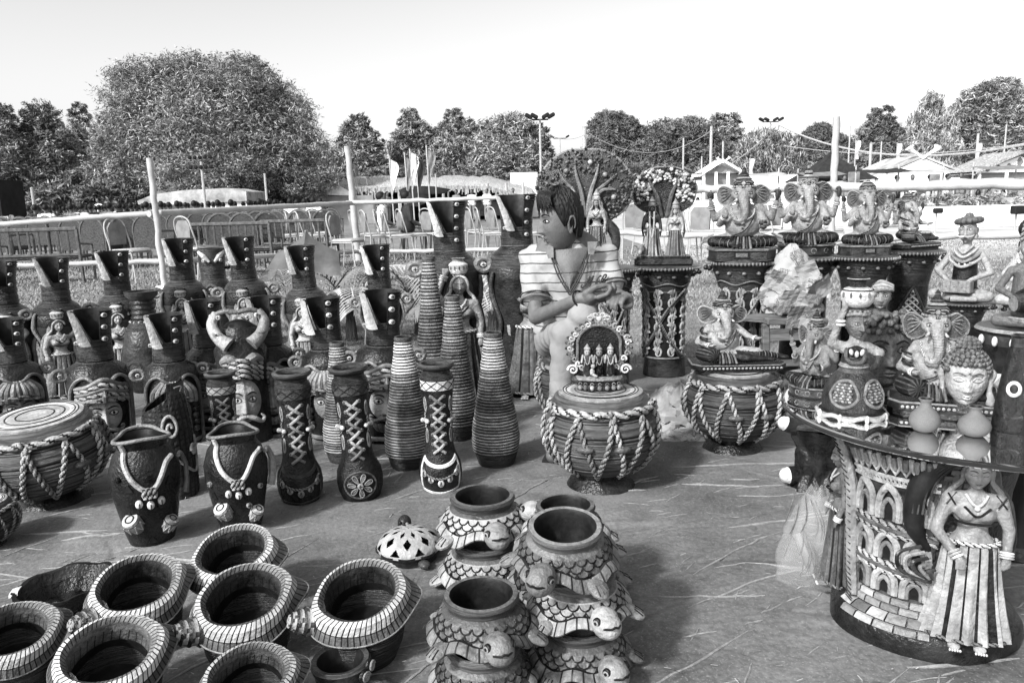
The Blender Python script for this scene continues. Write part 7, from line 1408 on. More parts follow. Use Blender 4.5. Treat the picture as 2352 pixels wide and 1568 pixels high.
for i in range(9): a = pi*i/8; m = Mb(); m.tube([(.058*cos(a)+.016*cos(k*.7), -.012, .455+.028*sin(a)+.012*sin(k*.7)) for k in range(9)], .0045, 5, PL if i % 2 else LT); P('crest_scroll', m, t)
m = Mb(); m.ell((0, -.014, .458), (.017, .01, .017), m=PL, nu=8, nv=12); m.tube([(.024*cos(a), -.014, .458+.024*sin(a)) for a in np.linspace(0, 2*pi, 17)[:-1]], .003, 5, LT, closed=True); m.box((0, -.012, .418), (.11, .014, .016), m=GY, bev=.003); P('crest_boss', m, t)
for s in (-1, 1):
    m = Mb(); [m.tube([(s*.165+.034*(1-k/20)*cos(k*.55)*s, -.02, .135+.034*(1-k/20)*sin(k*.55)) for k in range(18)], [.009, .006, .004], 6, PL)]; P('side_volute', m, t)
    m = Mb(); m.ell((s*.13, -.0, .065), (.05, .03, .035), m=BR, nu=8, nv=12); P('foot_scroll', m, t)
mini(t, -.075, .19, BR); mini(t, .0, .185, DK); mini(t, .07, .19, BR)
m = Mb(); m.ell((-.045, -.045, .125), (.016, .014, .026), m=LT, nu=8, nv=10); m.ell((-.040, -.055, .165), .015, m=LT, nu=8, nv=10); m.cap((-.04, -.05, .11), (-.02, -.075, .105), .009, .008, 8, LT); P('kneeling_figure', m, t)
m = Mb(); m.lathe([(1e-3, .06), (.13, .06), (.15, .07), (.155, .085), (.145, .098), (1e-3, .10)], 40, [DK, BR, LT, GY, DK], sy=.42); m.lathe([(1e-3, 0), (.13, 0), (.14, .02), (.12, .04), (.13, .06)], 40, [BK, DK, DK, DK], sy=.42); P('step', m, t)
for a in np.linspace(-1.35, 1.35, 9): m = Mb(); m.ell((.142*sin(a), -.062*cos(a), .025), (.014, .010, .018), m=LT if int(a*3) % 2 else GY, nu=7, nv=9); m.tube([(.142*sin(a)+.010*cos(x), -.062*cos(a)-.008, .048+.010*sin(x)) for x in np.linspace(0, 5, 9)], .003, 5, GY); P('foot_petal', m, t)
zt_ = .368*hh; q = np.array([b[0]-.005, b[1]-.01, zt_]); k = (zat(q, 716)-zt_)/.50; t.location = tuple(q); t.scale = (k*1.0, k*1.0, k); t.rotation_euler.z = face(b)+.05

# ============================================================ PALMS, BUNDLE, BAGS
def palm(cx, yb, Y, n, L, seed, lab):
    r = random.Random(seed); p = Vp(cx, yb, Y); t = thing('palm_plant', lab, 'palm', (p[0], Y, 0)); m = Mb(); m.tube([(0, 0, 0), (0, 0, .25)], [.05, .03], 8); P('stem', m, t, ['bark'])
    for i in range(n):
        a = 2*pi*i/n+r.uniform(-.3, .3); up = r.uniform(.35, 1.0); l = L*r.uniform(.8, 1.15); pts = cr([(0, 0, .2), (cos(a)*l*.35, sin(a)*l*.35, .2+l*.55*up), (cos(a)*l*.8, sin(a)*l*.8, .2+l*.62*up), (cos(a)*l*1.1, sin(a)*l*1.1, .2+l*.35*up)], 8); m = Mb(); m.tube(pts, np.linspace(.008, .003, 5), 5)
        T = np.gradient(pts, axis=0); T /= np.linalg.norm(T, axis=1)[:, None]
        for j in range(5, len(pts)):
            for s in (-1, 1):
                side = np.cross(T[j], [0, 0, 1]); side /= np.linalg.norm(side)+1e-9; d = side*s*.75+T[j]*.6+np.array([0, 0, -.10]); ll = l*.38*(1-.5*abs(j/len(pts)-.5)); c0 = pts[j]; w = np.cross(d, [0, 0, 1]); w /= np.linalg.norm(w); c1 = c0+d*ll*.5+[0, 0, .01]; c2 = c0+d*ll+[0, 0, -.12*ll]
                m.grid(np.array([[c0-w*.004, c0+w*.004], [c1-w*.010, c1+w*.010], [c2-w*.001, c2+w*.001]]))
        P('frond', m, t, ['leaf_mid' if i % 3 else 'leaf_light'], smooth=False)
palm(800, 650, 6.0, 11, .62, 1, 'bushy palm between the two back-row lady vases left of the tall ribbed vase'); palm(960, 650, 6.2, 10, .6, 2, 'palm fronds right behind the right flute-side lady vase'); palm(1130, 700, 5.6, 8, .5, 3, 'low palm peeping between the two tallest lady vases'); palm(660, 640, 6.5, 7, .5, 4, 'small palm left of the draped grey cloth')
# newspaper bundle on a stool
b = G(1800, 905); zs = zat(b, 722); t = thing('wooden_stool', 'rough wooden stool with plank top under the newspaper bundle', 'stool', tuple(b)); k = wpx(b, 230, zs)
m = Mb(); m.box((0, 0, zs-.02), (k*.62, k*.5, .035), (0, .05, .1), bev=.006); P('seat', m, t, ['wood_plank']); m = Mb(); m.prism([(-k*.62, zs-.005), (-k*.3, zs-.022), (-k*.05, zs-.03), (-k*.05, zs+.01), (-k*.3, zs+.015)], -k*.2, -k*.05); P('plank', m, t, ['wood_plank'], smooth=False)
for x in (-1, 1):
    for y in (-1, 1): m = Mb(); m.box((x*k*.26, y*k*.2, (zs-.03)/2), (.035, .035, zs-.03), (0, x*.05, 0), bev=.004); P('leg', m, t, ['wood_plank'])
m = Mb(); m.box((0, -k*.2, zs*.45), (k*.5, .03, .03)); m.box((0, -k*.2, zs*.8), (k*.5, .02, .06)); P('stretcher', m, t, ['wood_plank'], smooth=False)
t = thing('newspaper_bundle', 'idol wrapped in crumpled newspaper on the wooden stool', 'bundle', (b[0]+.02, b[1]-.02, zs-.005)); hb = zat(np.array([b[0], b[1], 0]), 556)-zs
nu, nv = 34, 48; ph = np.linspace(0, 1, nu); th = np.linspace(0, 2*pi, nv, endpoint=False); r = np.random.default_rng(9); k *= .60; prof = np.interp(ph, [0, .06, .3, .5, .62, .72, .85, 1], [.02, .42, .47, .40, .36, .28, .20, .03])*k
X = []
fac = lambda a, z, s: np.abs(np.sin(a*2+z*9+s+np.sin(z*7)))*.16+np.abs(np.sin(a*3-z*14+s*2+np.sin(a*2)))*.13+np.abs(np.sin(a*5+z*23+s))*.06-.12
for i, z in enumerate(ph): R = prof[i]*(1+fac(th, z, 1.0)+.012*r.normal(size=nv)); X.append(np.stack([R*np.sin(th)-.04*k*(z > .6), -R*np.cos(th)*.8, np.full(nv, z*hb)+.003*r.normal(size=nv)*(0 < i < nu-1)], -1))
m = Mb(); m.grid(np.array(X), cv=True); P('wrapping', m, t, ['paper'], ang=24)
for (x, y, z, a, w) in ((-.30, -.30, .5, .5, .22), (.25, -.35, .4, -.6, .24), (-.1, -.42, .25, .2, .26), (.1, -.36, .62, 1.1, .2), (-.38, -.1, .3, -.3, .2), (.0, -.42, .05, .1, .25)):
    m = Mb(); u = np.linspace(-1, 1, 7); m.T = xf((x*k, y*k, z*hb), (.35, a, x), w*k); m.grid(np.array([[(p, -.22*abs(p)-.15*abs(q)+.06*sin(5*p+3*q), q*.8) for p in u] for q in u])); P('loose_sheet', m, t, ['paper'], smooth=False)
def crumple(lab, nm, cat, cx, yb, w, h, mt, seed, ys=1.0):
    b = G(cx, yb); k = wpx(b, w, .05)/2; hh = zat(b, yb-h); r = np.random.default_rng(seed); th = np.linspace(0, 2*pi, 50, endpoint=False); ph = np.linspace(0, 1, 20); X = []
    for i, z in enumerate(ph): R = k*sqrt(max(1-z**1.6, .0))*(1+.16*np.abs(np.sin(th*2.3+z*9+seed))+.10*np.abs(np.sin(th*5-z*13))+.03*r.normal(size=50))+.001; X.append(np.stack([R*np.sin(th), -R*np.cos(th)*ys, np.full(50, z*hh)+.006*r.normal(size=50)*(i > 0)], -1))
    m = Mb(); m.grid(np.array(X), cv=True); o = part(nm, m, mt, ang=25); o.location = tuple(b); return tag(o, lab, cat)
mat('bag_cloth', 0.24, 0.75, 0.35, 7, 0.5, 25)
crumple('crumpled grey cloth bag lying between the middle and right drum stools', 'cloth_bag', 'bag', 1560, 985, 170, 105, 'bag_cloth', 3, .7); crumple('loose crumpled paper sheet under the grey bag', 'paper_sheet', 'paper', 1590, 1010, 150, 22, 'bag_cloth', 5, .5); crumple('bunched scrap paper on the sheet right of the right drum stool', 'paper_scrap', 'paper', 1800, 960, 90, 60, 'paper', 8, .7)
# clear plastic bag standing by the table
pm = bpy.data.materials.new('plastic_film'); pm.use_nodes = True; N = pm.node_tree.nodes; L = pm.node_tree.links; pb = N['Principled BSDF']; pb.inputs['Base Color'].default_value = (.45, .45, .45, 1); pb.inputs['Roughness'].default_value = .15; tr = N.new('ShaderNodeBsdfTransparent'); mx = N.new('ShaderNodeMixShader'); mx.inputs[0].default_value = .20
L.new(tr.outputs[0], mx.inputs[1]); L.new(pb.outputs[0], mx.inputs[2]); L.new(mx.outputs[0], N['Material Output'].inputs[0]); MATS['plastic_film'] = pm
b = G(1842, 1345); hb = zat(b, 1115); k = wpx(b, 130, .1)/2; t = thing('plastic_bag', 'standing clear plastic bag with papers inside, left of the glass table', 'bag', tuple(b)); t.rotation_euler.z = face(b)
th = np.linspace(0, 2*pi, 60, endpoint=False); X = [np.stack([k*np.interp(z, [0, .05, .3, .7, .9, 1], [.7, .95, 1.0, .8, .45, .25])*(1+.05*np.sin(th*5+z*6)+.035*np.sin(th*9-z*14))*np.sin(th)+.03*z, -k*.6*np.interp(z, [0, .05, .3, .7, .9, 1], [.7, .95, 1.0, .8, .5, .2])*(1+.06*np.sin(th*6+z*8))*np.cos(th), np.full(60, z*hb)+.01*np.sin(th*4)*z], -1) for z in np.linspace(0, 1, 24)]
m = Mb(); m.grid(np.array(X), cv=True); P('film', m, t, ['plastic_film'])
m = Mb(); rb = np.random.default_rng(5)
for i in range(16): a0 = rb.uniform(-1.4, 1.4); z0 = rb.uniform(.05, .6); m.tube(cr([(k*.70*sin(a0), -k*.50*cos(a0), hb*z0), (k*.62*sin(a0+.25), -k*.46*cos(a0+.25), hb*(z0+.15)), (k*.55*sin(a0*.5), -k*.3*cos(a0*.5), hb*(z0+.38))], 4), [.0006, .0022, .0008], 5)
P('film_fold', m, t, ['clay_grey'])
m = Mb(); m.tube(cr([(-.02, -.02, hb*.55), (0, -.03, hb*.4), (.02, -.02, hb*.2)], 4), .012, 6, flat=(1, .4)); P('strap', m, t, ['bag_cloth'])
# ============================================================ GLASS TABLE ON A CARVED TOWER
TB = G(2112, 1440); TC = G(2235, 935, .52)
t = thing('glass_table', 'round glass table on a carved clay tower with two ladies and arched windows', 'table', tuple(TB), face(TB)+.02)
inv = np.array([[cos(t.rotation_euler.z), sin(t.rotation_euler.z)], [-sin(t.rotation_euler.z), cos(t.rotation_euler.z)]])
loc = lambda p: tuple(inv @ (np.array(p[:2])-TB[:2]))+(p[2],)
gl = bpy.data.materials.new('smoked_glass'); gl.use_nodes = True; pb = gl.node_tree.nodes['Principled BSDF']; pb.inputs['Base Color'].default_value = (.40, .40, .40, 1); pb.inputs['Roughness'].default_value = .03; pb.inputs['Transmission Weight'].default_value = 1.0; pb.inputs['IOR'].default_value = 1.5; MATS['smoked_glass'] = gl
mat('glass_edge', .02, .1, .3, 5, 0)
c = loc(TC); m = Mb(); m.lathe([(1e-3, .505), (.438, .505), (.441, .508), (.441, .517), (.438, .52), (1e-3, .52)], 96, c=(c[0], c[1], 0)); P('glass_top', m, t, ['smoked_glass'])
m = Mb(); m.tube([(c[0]+.4425*cos(a), c[1]+.4425*sin(a), .5125) for a in np.linspace(0, 2*pi, 97)[:-1]], .0045, 6, 0, closed=True); P('glass_rim', m, t, ['glass_edge'])
pr = [(.192, .0), (.208, .02), (.208, .06), (.192, .085), (.172, .10), (.165, .13), (.162, .25), (.166, .38), (.178, .44), (.200, .485), (.205, .498), (.18, .503)]; s = Surf(pr, 1.0, .86); m = Mb(); m.lathe([(1e-3, 0)]+pr+[(1e-3, .503)], 64, [DK, DK, DK, DK, DK, BR, BR, BR, BR, DK, DK, DK], sy=.86, f=lambda th, z, R: R*(1+.03*np.cos(2*th+1)+.015*np.sin(5*th)*(z < .1))); P('tower_body', m, t)
s.r = s.r*1.0
def srf(th, z, o=0.0): R = s.R(z)*(1+.03*cos(2*th+1))+o; return np.array([R*sin(th), -R*cos(th)*.86, z])
lin = lambda pts, o=0.0, k=5: np.array([srf(a, z, o) for a, z in cr(pts, k)])
t0, t1 = -1.02, .02
for i in range(9): a = t0+(t1-t0)*(i+.5)/9; m = Mb(); w = .052; m.tube(np.array([srf(a-w, .475, .004), srf(a-w, .450, .006), srf(a, .432, .007), srf(a+w, .450, .006), srf(a+w, .475, .004)]), .0045, 6, LT); m.tube([srf(a, .47, .006), srf(a, .445, .008)], .006, 6, GY); P('scallop', m, t)
m = Mb(); [m.tube(lin([(t0-.05, z), (t1+.08, z)], .004), .004, 6, LT) for z in (.421, .404)]
for i in range(22): a = t0+(t1-t0)*i/21; m.tube([srf(a, .421, .005), srf(a+.05, .404, .005)], .0022, 5, LT); m.tube([srf(a+.05, .421, .005), srf(a, .404, .005)], .0022, 5, LT)
P('lattice_band', m, t)
for (z0, H) in ((.318, .078), (.222, .062), (.142, .058)):
    for i in range(3):
        a = t0+.17+(t1-t0-.30)*i/2; w = .135; m = Mb()
        for k, rr in ((1.0, .0085), (.62, .0055)): m.tube(lin([(a-w*k, z0), (a-w*k, z0+H*.45*k), (a-w*k*.75, z0+H*.75*k), (a, z0+H*k), (a+w*k*.75, z0+H*.75*k), (a+w*k, z0+H*.45*k), (a+w*k, z0)], .006), rr, 7, LT if k == 1 else GY)
        P('window_arch', m, t)
        m = Mb(); m.grid(np.array([[srf(a+u*w*.42, z0+h_, .0035) for u in (-1, 0, 1)] for h_ in (0, H*.3, H*.55)]), BK); P('window_hole', m, t)
for z in (.300, .206): 
    for dz in (.009, -.009): m = Mb(); rope(m, lin([(t0-.03, z+dz+.004), ((t0+t1)/2, z+dz-.003), (t1+.10, z+dz-.012)], .008, 20), .0065, LT, BK, 3); P('rope_band', m, t)
    m = Mb(); m.tube(lin([(t0-.03, z+.004), ((t0+t1)/2, z-.003), (t1+.10, z-.012)], .009, 12), .007, 7, MD); P('plain_band', m, t)
for r_ in range(4):
    for i in range(5):
        a0 = t0+.03+(i+.5*(r_ % 2))*.225-.05; a1 = min(a0+.205, t1+.06); 
        if a1-a0 < .05: continue
        z = .133-.017*r_; m = Mb(); m.grid(np.array([[srf(a, z-.0145, .002), srf(a, z-.0135, .008), srf(a, z-.0015, .008), srf(a, z-.0005, .002)] for a in np.linspace(a0, a1, 5)]), LT if (i+r_) % 3 else GY); P('brick', m, t)
for r_ in range(6):
    for i in range(2 if r_ % 2 else 2): a0 = t1+.10+.16*i+.06*(r_ % 2); z = .478-.016*r_; m = Mb(); m.grid(np.array([[srf(a, z-.0135, .001), srf(a, z-.0125, .005), srf(a, z-.0015, .005), srf(a, z-.0005, .001)] for a in np.linspace(a0, a0+.145, 4)]), MD); P('brick', m, t)
for r_ in range(14):
    for i in range(2): a0 = t0-.42+.15*i+.06*(r_ % 2); z = .470-.022*r_; m = Mb(); m.grid(np.array([[srf(a, z-.018, .001), srf(a, z-.017, .005), srf(a, z-.0025, .005), srf(a, z-.001, .001)] for a in np.linspace(a0, a0+.13, 4)]), BR); P('brick', m, t)
# long feathered column strip at the left
m = Mb(); L = lin([(-1.45, .495), (-1.28, .44), (-1.12, .36), (-1.06, .25), (-.98, .16), (-.88, .105)], .016, 6); m.tube(L, [.010, .013, .016, .015, .012], 8, LT, flat=(1, 1)); P('column_strip', m, t)
m = Mb(); [m.tube([L[i]+[-.015, -.004, .0], L[i]+[-.002, -.016, -.008]], .0022, 4, BK) for i in range(1, len(L))]; P('strip_notch', m, t)
# the two ladies
lady(t, xf((.082, -.150, .075), (0, 0, .12), (.49, .44, .425)), voxel=.012, arm='skirt', pot=False, tone=(LT, BR, BR, GY), skirtm=(LT, DK), face_sc=.72, nm='front_lady')
m = Mb(); m.T = xf((.082, -.150, .075), (0, 0, .12), (.49, .44, .425)); m.tube(cr([(0, .0, 1.0), (-.10, .02, .97), (-.19, .02, .85), (-.23, .02, .70), (-.22, .02, .56), (-.16, .03, .45)], 6), [.045, .06, .055, .045, .04, .02], 12, BK); [m.tube(cr([(.0, -.045-.006*k, .99-.01*k), (-.09-.012*k, -.04, .94), (-.16-.02*k, -.02, .82), (-.18-.02*k, -.02, .66)], 5), .005, 5, BR) for k in range(4)]; P('long_hair', m, t)
for i in range(5): m = Mb(); m.T = xf((.082, -.150, .075), (0, 0, .12), (.49, .44, .425)); m.tube(cr([(-.20+.015*i, -.05, .50-.03*i), (-.29+.03*i, -.09, .47-.02*i), (-.28+.03*i, -.09, .38), (-.19+.01*i, -.07, .34)], 5), .010, 6, LT if i % 2 else BR); P('flowing_cloth', m, t)
for s_ in (-1, 1): m = Mb(); m.T = xf((.082, -.150, .075), (0, 0, .12), (.49, .44, .425)); m.tube([(s_*.075, -.02, .80), (s_*.115, -.05, .745)], .004, 5, BK); m.tube([(s_*.11, -.04, .80), (s_*.08, -.05, .745)], .004, 5, BK); P('sleeve_star', m, t)
lady(t, xf((-.190, .005, .075), (0, 0, -1.25), .37), voxel=.014, arm='down', pot=False, tone=(GY, DK, BR, MD), skirtm=(MD, BK), face_sc=.72, nm='side_lady')
m = Mb(); m.box((0, 0, .49), (.36, .3, .02), m=DK, bev=.006); P('top_block', m, t)
# bark stump beside the table
b = G(1880, 1125); zs = zat(b, 978); t = thing('bark_stump', 'dark bark-textured stump with pale sawn branch ends behind the plastic bag', 'stump', tuple(b), face(b)); k = wpx(b, 130, zs/2)
rb = np.random.default_rng(4); q = np.linspace(0, 2*pi, 70, endpoint=False); m = Mb(); m.grid(np.array([np.stack([k*.5*np.interp(z, [0, .3, .7, 1], [1.0, .75, .8, 1.1])*(1+.07*np.sin(q*9+z*6+np.sin(z*9)*2)+.05*np.sin(q*14-z*8))*np.sin(q)-.05*z*0, -k*.5*np.interp(z, [0, .3, .7, 1], [1, .7, .75, 1])*(1+.07*np.sin(q*9+z*6+np.sin(z*9)*2))*np.cos(q), np.full(70, z*zs)], -1) for z in np.linspace(0, 1, 30)]), DK, cv=True); m.box((0, 0, zs), (k*.8, k*.6, .02), m=BR, bev=.005); P('trunk', m, t)
for (x, z, dx, dz, r_) in ((-.30, .25, -.22, .0, .16), (.30, .45, .35, .06, .18), (-.35, .95, -.25, .12, .14)): m = Mb(); a = np.array([x*k, -.1*k, z*zs]); d = np.array([dx*k, -.12*k, dz*k]); m.tube([a, a+d], r_*k, 12, DK, cap=False); m.cap(a+d*.97, a+d, r_*k*.95, r_*k*.9, 12, PL); P('cut_branch', m, t)
# far foot of another table at the right edge
b = G(2335, 1280); t = thing('table_leg', 'dark carved leg of another stand behind the glass table at the right edge', 'stand', tuple(b), face(b)); m = Mb(); m.lathe([(1e-3, 0), (.07, 0), (.075, .02), (.05, .05), (.035, .2), (.045, .38), (.06, .44), (1e-3, .45)], 24, [DK, DK, BR, BK, BK, DK, BR]); P('shaft', m, t)
# ============================================================ THINGS ON THE GLASS
def onglass(t, px, py, lab, hpx=None, hm=1.0, ex=0.0, wk=1.0):
    q = G(px, py, .5205); t.location = tuple(q); t.rotation_euler.z = face(q)+ex; 
    if hpx is not None: k = (zat(q, hpx)-.5205)/hm; t.scale = (k*wk, k*wk, k)
    t['label'] = lab; return t
# lady figurine with a jar on her head
t = thing('jar_lady_figurine', 'x', 'figurine', (0, 0, 0)); m = Mb(); m.lathe([(1e-3, 0), (.25, 0), (.262, .015), (.25, .035), (.225, .05), (.23, .10), (.215, .18), (.175, .26), (.12, .31), (.105, .33), (.115, .345), (.10, .37), (.09, .42), (.10, .47), (.06, .50), (1e-3, .5)], 48, [DK, BR, LT, DK, BR, BR, BR, BR, MD, GY, LT, BR, DK, DK, DK]); P('body', m, t); sf = Surf([(.25, 0), (.225, .05), (.23, .10), (.215, .18), (.175, .26), (.12, .31)])
m = Mb(); q = np.linspace(0, 2*pi, 61)[:-1]; m.tube(np.stack([.262*np.sin(q), -.262*np.cos(q), .02+.012*np.sin(q*7)], -1), .016, 8, PL, closed=True); P('wavy_hem', m, t)
for a in (-1.2, -.45, .3, 1.05): m = Mb(); m.ell((.268*sin(a), -.268*cos(a), -.0+.02), (.018, .018, .03), m=PL, nu=8, nv=10); P('hem_drop', m, t)
for c0 in (-.45, .75):
    m = Mb(); m.tube(sf.line([(c0-.5, .17), (c0-.3, .25), (c0+.25, .26), (c0+.5, .17), (c0+.3, .11), (c0, .09), (c0-.35, .12), (c0-.5, .17)], .006), .012, 7, GY); P('apron_hem', m, t)
    m = Mb(); [m.ell(sf.pt(c0-.34+.115*i+.05*(j % 2), .13+.018*j, .004), (.013, .010, .010), m=LT if (i+j) % 2 else MD, nu=5, nv=7) for i in range(6) for j in range(7)]; P('apron_scale', m, t)
b = Mb()
for s_ in (-1, 1):
    e = (s_*.185, -.02, .44) if s_ > 0 else (-.18, -.02, .50); h = (.14, -.12, .36) if s_ > 0 else (-.10, -.05, .735); b.cap((s_*.09, 0, .475), e, .04, .034); b.cap(e, h, .034, .024); hand(b, h, (0, -.2, 1) if s_ < 0 else (-.6, -.6, 0), (0, -1, 0), 1.0)
b.ell((0, 0, .46), (.12, .085, .06)); b.cap((0, 0, .48), (0, 0, .56), .05, .045)
skin('arms', b, CL, t, .012, lambda x, y, z: np.where(z < .43, BR, LT), smooth=2)
m = Mb(); add_head(m, xf((0, -.005, .635), (0, 0, .35), (.98, .98, .92)), base=GY, eye=PL, brow=LT, lip=GY, nose=1.9, jaw=.35); P('head', m, t)
m = Mb(); m.tube(cr([(-.075, -.03, .70), (-.03, -.085, .712), (.04, -.085, .71), (.078, -.03, .70)], 5), .012, 8, LT); [m.ell((.085*sin(a), -.085*cos(a), .725), .012, m=LT, nu=6, nv=8) for a in np.linspace(-1.2, 1.5, 7)]; P('brow_band', m, t)
m = Mb(); m.lathe([(.03, .715), (.07, .72), (.075, .735), (.05, .745)], 24, GY); P('head_pad', m, t)
m = Mb(); m.tube(cr([(-.07, -.07, .475), (-.075, -.10, .42), (-.04, -.115, .385), (.03, -.115, .385), (.06, -.10, .42), (.06, -.07, .475)], 5), .016, 8, MD); P('collar_relief', m, t)
m = Mb(); [m.ell((x, -.112+abs(x)*.2, .455-z_), (.016, .010, .024), (0, x*9, 0), PL, 7, 9) for x, z_ in ((-.04, 0), (0, .012), (.04, 0))]; P('pendant', m, t)
m = Mb(); m.lathe([(.05, .745), (.09, .76), (.125, .80), (.128, .845), (.10, .88), (.065, .89), (.058, .90), (.062, .93), (.085, .945), (.075, .95), (.05, .93), (1e-3, .90)], 36, [LT, PL, PL, PL, LT, DK, DK, DK, LT, BK, BK]); P('jar', m, t)
m = Mb(); [m.ell((.13*sin(a), -.13*cos(a), .842), (.010, .010, .020), m=GY, nu=7, nv=8) for a in np.linspace(0, 2*pi, 13)[:-1]]; m.tube([(.115*sin(a), -.115*cos(a), .872) for a in q], .004, 5, DK, closed=True); P('jar_drop', m, t)
for z in (.70, .675): m = Mb(); c = np.array([-.12, -.045, z-.04]); m.tube([c+[.030*cos(a), .030*sin(a), 0] for a in np.linspace(0, 2*pi, 13)[:-1]], .009, 6, PL, closed=True); P('bangle', m, t)
onglass(t, 1955, 950, 'lady figurine with domed skirt holding a pale jar on her head, on the glass', 638, .95, .15, wk=.86)
# elephant-headed idols on the glass
onglass(ganesha('tall', 'bead', 'recline', arms4=False), 2135, 935, 'large elephant-headed idol with joined palm and striped bolster behind the curly-haired head', 662, 1.14, .12, wk=1.0)
onglass(ganesha('tall', 'round', arms4=True), 1868, 905, 'small elephant-headed idol at the left rim of the glass table, hand raised', 708, 1.14, -.5, wk=.95)
# turbaned head and large half face
t = thing('turbaned_head', 'x', 'bust', (0, 0, 0)); m = Mb(); add_head(m, xf((0, 0, .16), (0, 0, 0), 1.0), base=LT); P('head', m, t); m = Mb(); m.ell((0, .02, .23), (.09, .10, .06), m=BR, nu=8, nv=14); P('turban_core', m, t)
for i in range(6): m = Mb(); m.tube(cr([(-.09+.01*i, -.03, .20+.014*i), (0, -.105+.01*i, .225+.014*i), (.09, -.03, .215+.008*i)], 5), .014, 7, LT if i % 2 else GY); P('turban_wrap', m, t)
m = Mb(); m.lathe([(1e-3, 0), (.08, 0), (.085, .02), (.05, .05), (.045, .1), (1e-3, .11)], 24, [DK, DK, BR, BR, BR]); P('neck_base', m, t); b2_, h2_ = put_ped(PP, 2008, 930, 722, 75, 'slim dark pedestal hidden behind the jar lady figurine'); on_ped(t, b2_, h2_, 640, 'small turbaned head peeping out between the jar and the lattice pedestal', 0, hm=.31)
t = thing('large_face_mask', 'x', 'mask', (0, 0, 0)); m = Mb(); add_head(m, xf((0, 0, .17), (0, 0, 0), (1.15, .9, 1.2)), base=MD, eye=GY, lip=GY); P('face', m, t); m = Mb(); rr_ = np.random.default_rng(6)
for i in range(90): a = rr_.uniform(-1.7, 1.7); z = rr_.uniform(.245, .315); R = .10*sqrt(max(.05, 1-((z-.22)/.11)**2)); m.ell((R*sin(a), -R*cos(a)*.95, z), .012, m=MD if i % 3 else BR, nu=6, nv=8)
P('curly_hair', m, t); m = Mb(); m.lathe([(1e-3, 0), (.08, 0), (.09, .015), (.06, .04), (1e-3, .06)], 24, [DK, DK, BR, DK]); P('neck_base', m, t); onglass(t, 2025, 905, 'large dark curly-haired face half hidden behind the jar lady figurine', 705, .33, .3)
# curly-haired serene head
t = thing('curly_head_bust', 'x', 'bust', (0, 0, 0)); m = Mb(); add_head(m, xf((0, 0, .185), (radians(4), 0, 0), (1.12, 1.08, 1.12)), base=LT, eye=PL, pupil=BR, brow=MD, lip=PL, ears=False, jaw=.20, nose=.9, nu=72, nv=96, closed=True); P('head', m, t)
m = Mb(); k = 0
for lat in np.linspace(.10, 1.5, 9):
    n = max(3, int(30*cos(lat)))
    for j in range(n):
        a = 2*pi*j/n+k*.13; x, y, z = .092*cos(lat)*sin(a), -.108*cos(lat)*cos(a), .215+.105*sin(lat)
        if y < -.055 and z < .245: continue
        m.ell((x, y, z), .0125, m=MD if (j+k) % 2 else BR, nu=6, nv=8); m.tube([(x*1.09+.006*cos(u)*cos(a), y*1.09+.006*cos(u)*sin(a), z+.009+.006*sin(u)-.004) for u in np.linspace(0, 5, 7)], .0018, 4, GY)
    k += 1
P('hair_curl', m, t); m = Mb(); m.ell((0, .01, .33), (.045, .045, .035), m=BR, nu=8, nv=14)
for lat in (.0, .45, .9, 1.3):
    for j in range(int(13*cos(lat))+1): a = 2*pi*j/(int(13*cos(lat))+1); m.ell((.045*cos(lat)*sin(a), .01-.045*cos(lat)*cos(a), .33+.036*sin(lat)), .011, m=MD, nu=6, nv=7)
P('top_knot', m, t); m = Mb(); m.ell((0, .015, .225), (.088, .095, .085), m=DK, nu=10, nv=16); P('scalp', m, t)
for s_ in (-1, 1): m = Mb(); m.tube(cr([(s_*.088, .0, .225), (s_*.104, .0, .205), (s_*.096, -.004, .165), (s_*.094, -.005, .125), (s_*.102, -.005, .085)], 5), [.010, .016, .012, .012, .020], 10, LT); m.ell((s_*.102, -.005, .075), (.019, .019, .034), m=LT, nu=8, nv=12); P('long_ear', m, t)
m = Mb(); m.ell((0, -.118, .232), .006, m=LT, nu=6, nv=8); P('forehead_dot', m, t)
m = Mb(); m.lathe([(1e-3, .0), (.085, 0), (.09, .012), (.062, .02), (.052, .05), (.05, .11), (1e-3, .12)], 28, [DK, BR, DK, BR, BR, BR]); m.box((-.02, -.05, .014), (.17, .13, .028), m=BR, bev=.006); P('neck_base', m, t); onglass(t, 2212, 955, 'serene pale head with snail curls and a top knot on the glass table', 772, .375, .10, wk=1.0)
# two plain little vases
t = thing('small_vase', 'x', 'vase', (0, 0, 0)); m = Mb(); m.lathe([(1e-3, 0), (.17, 0), (.30, .06), (.40, .20), (.43, .35), (.38, .52), (.26, .66), (.17, .76), (.145, .84), (.15, .90), (.20, .96), (.20, .99), (.16, .99), (.11, .92), (.10, .8), (1e-3, .7)], 44, [0]*12+[1]*3, f=lambda th, z, R: R*(1+.004*np.sin(z*90))); P('body', m, t, ['clay_plain', 'clay_black'])
onglass(t, 2122, 990, 'plain grey little round vase on the glass, left one behind', 914, 1.0, wk=.98)
o = dup(t, (0, 0, 0)); onglass(o, 2236, 1000, 'plain grey little round vase on the glass, right one in front', 932, 1.0, wk=1.15)
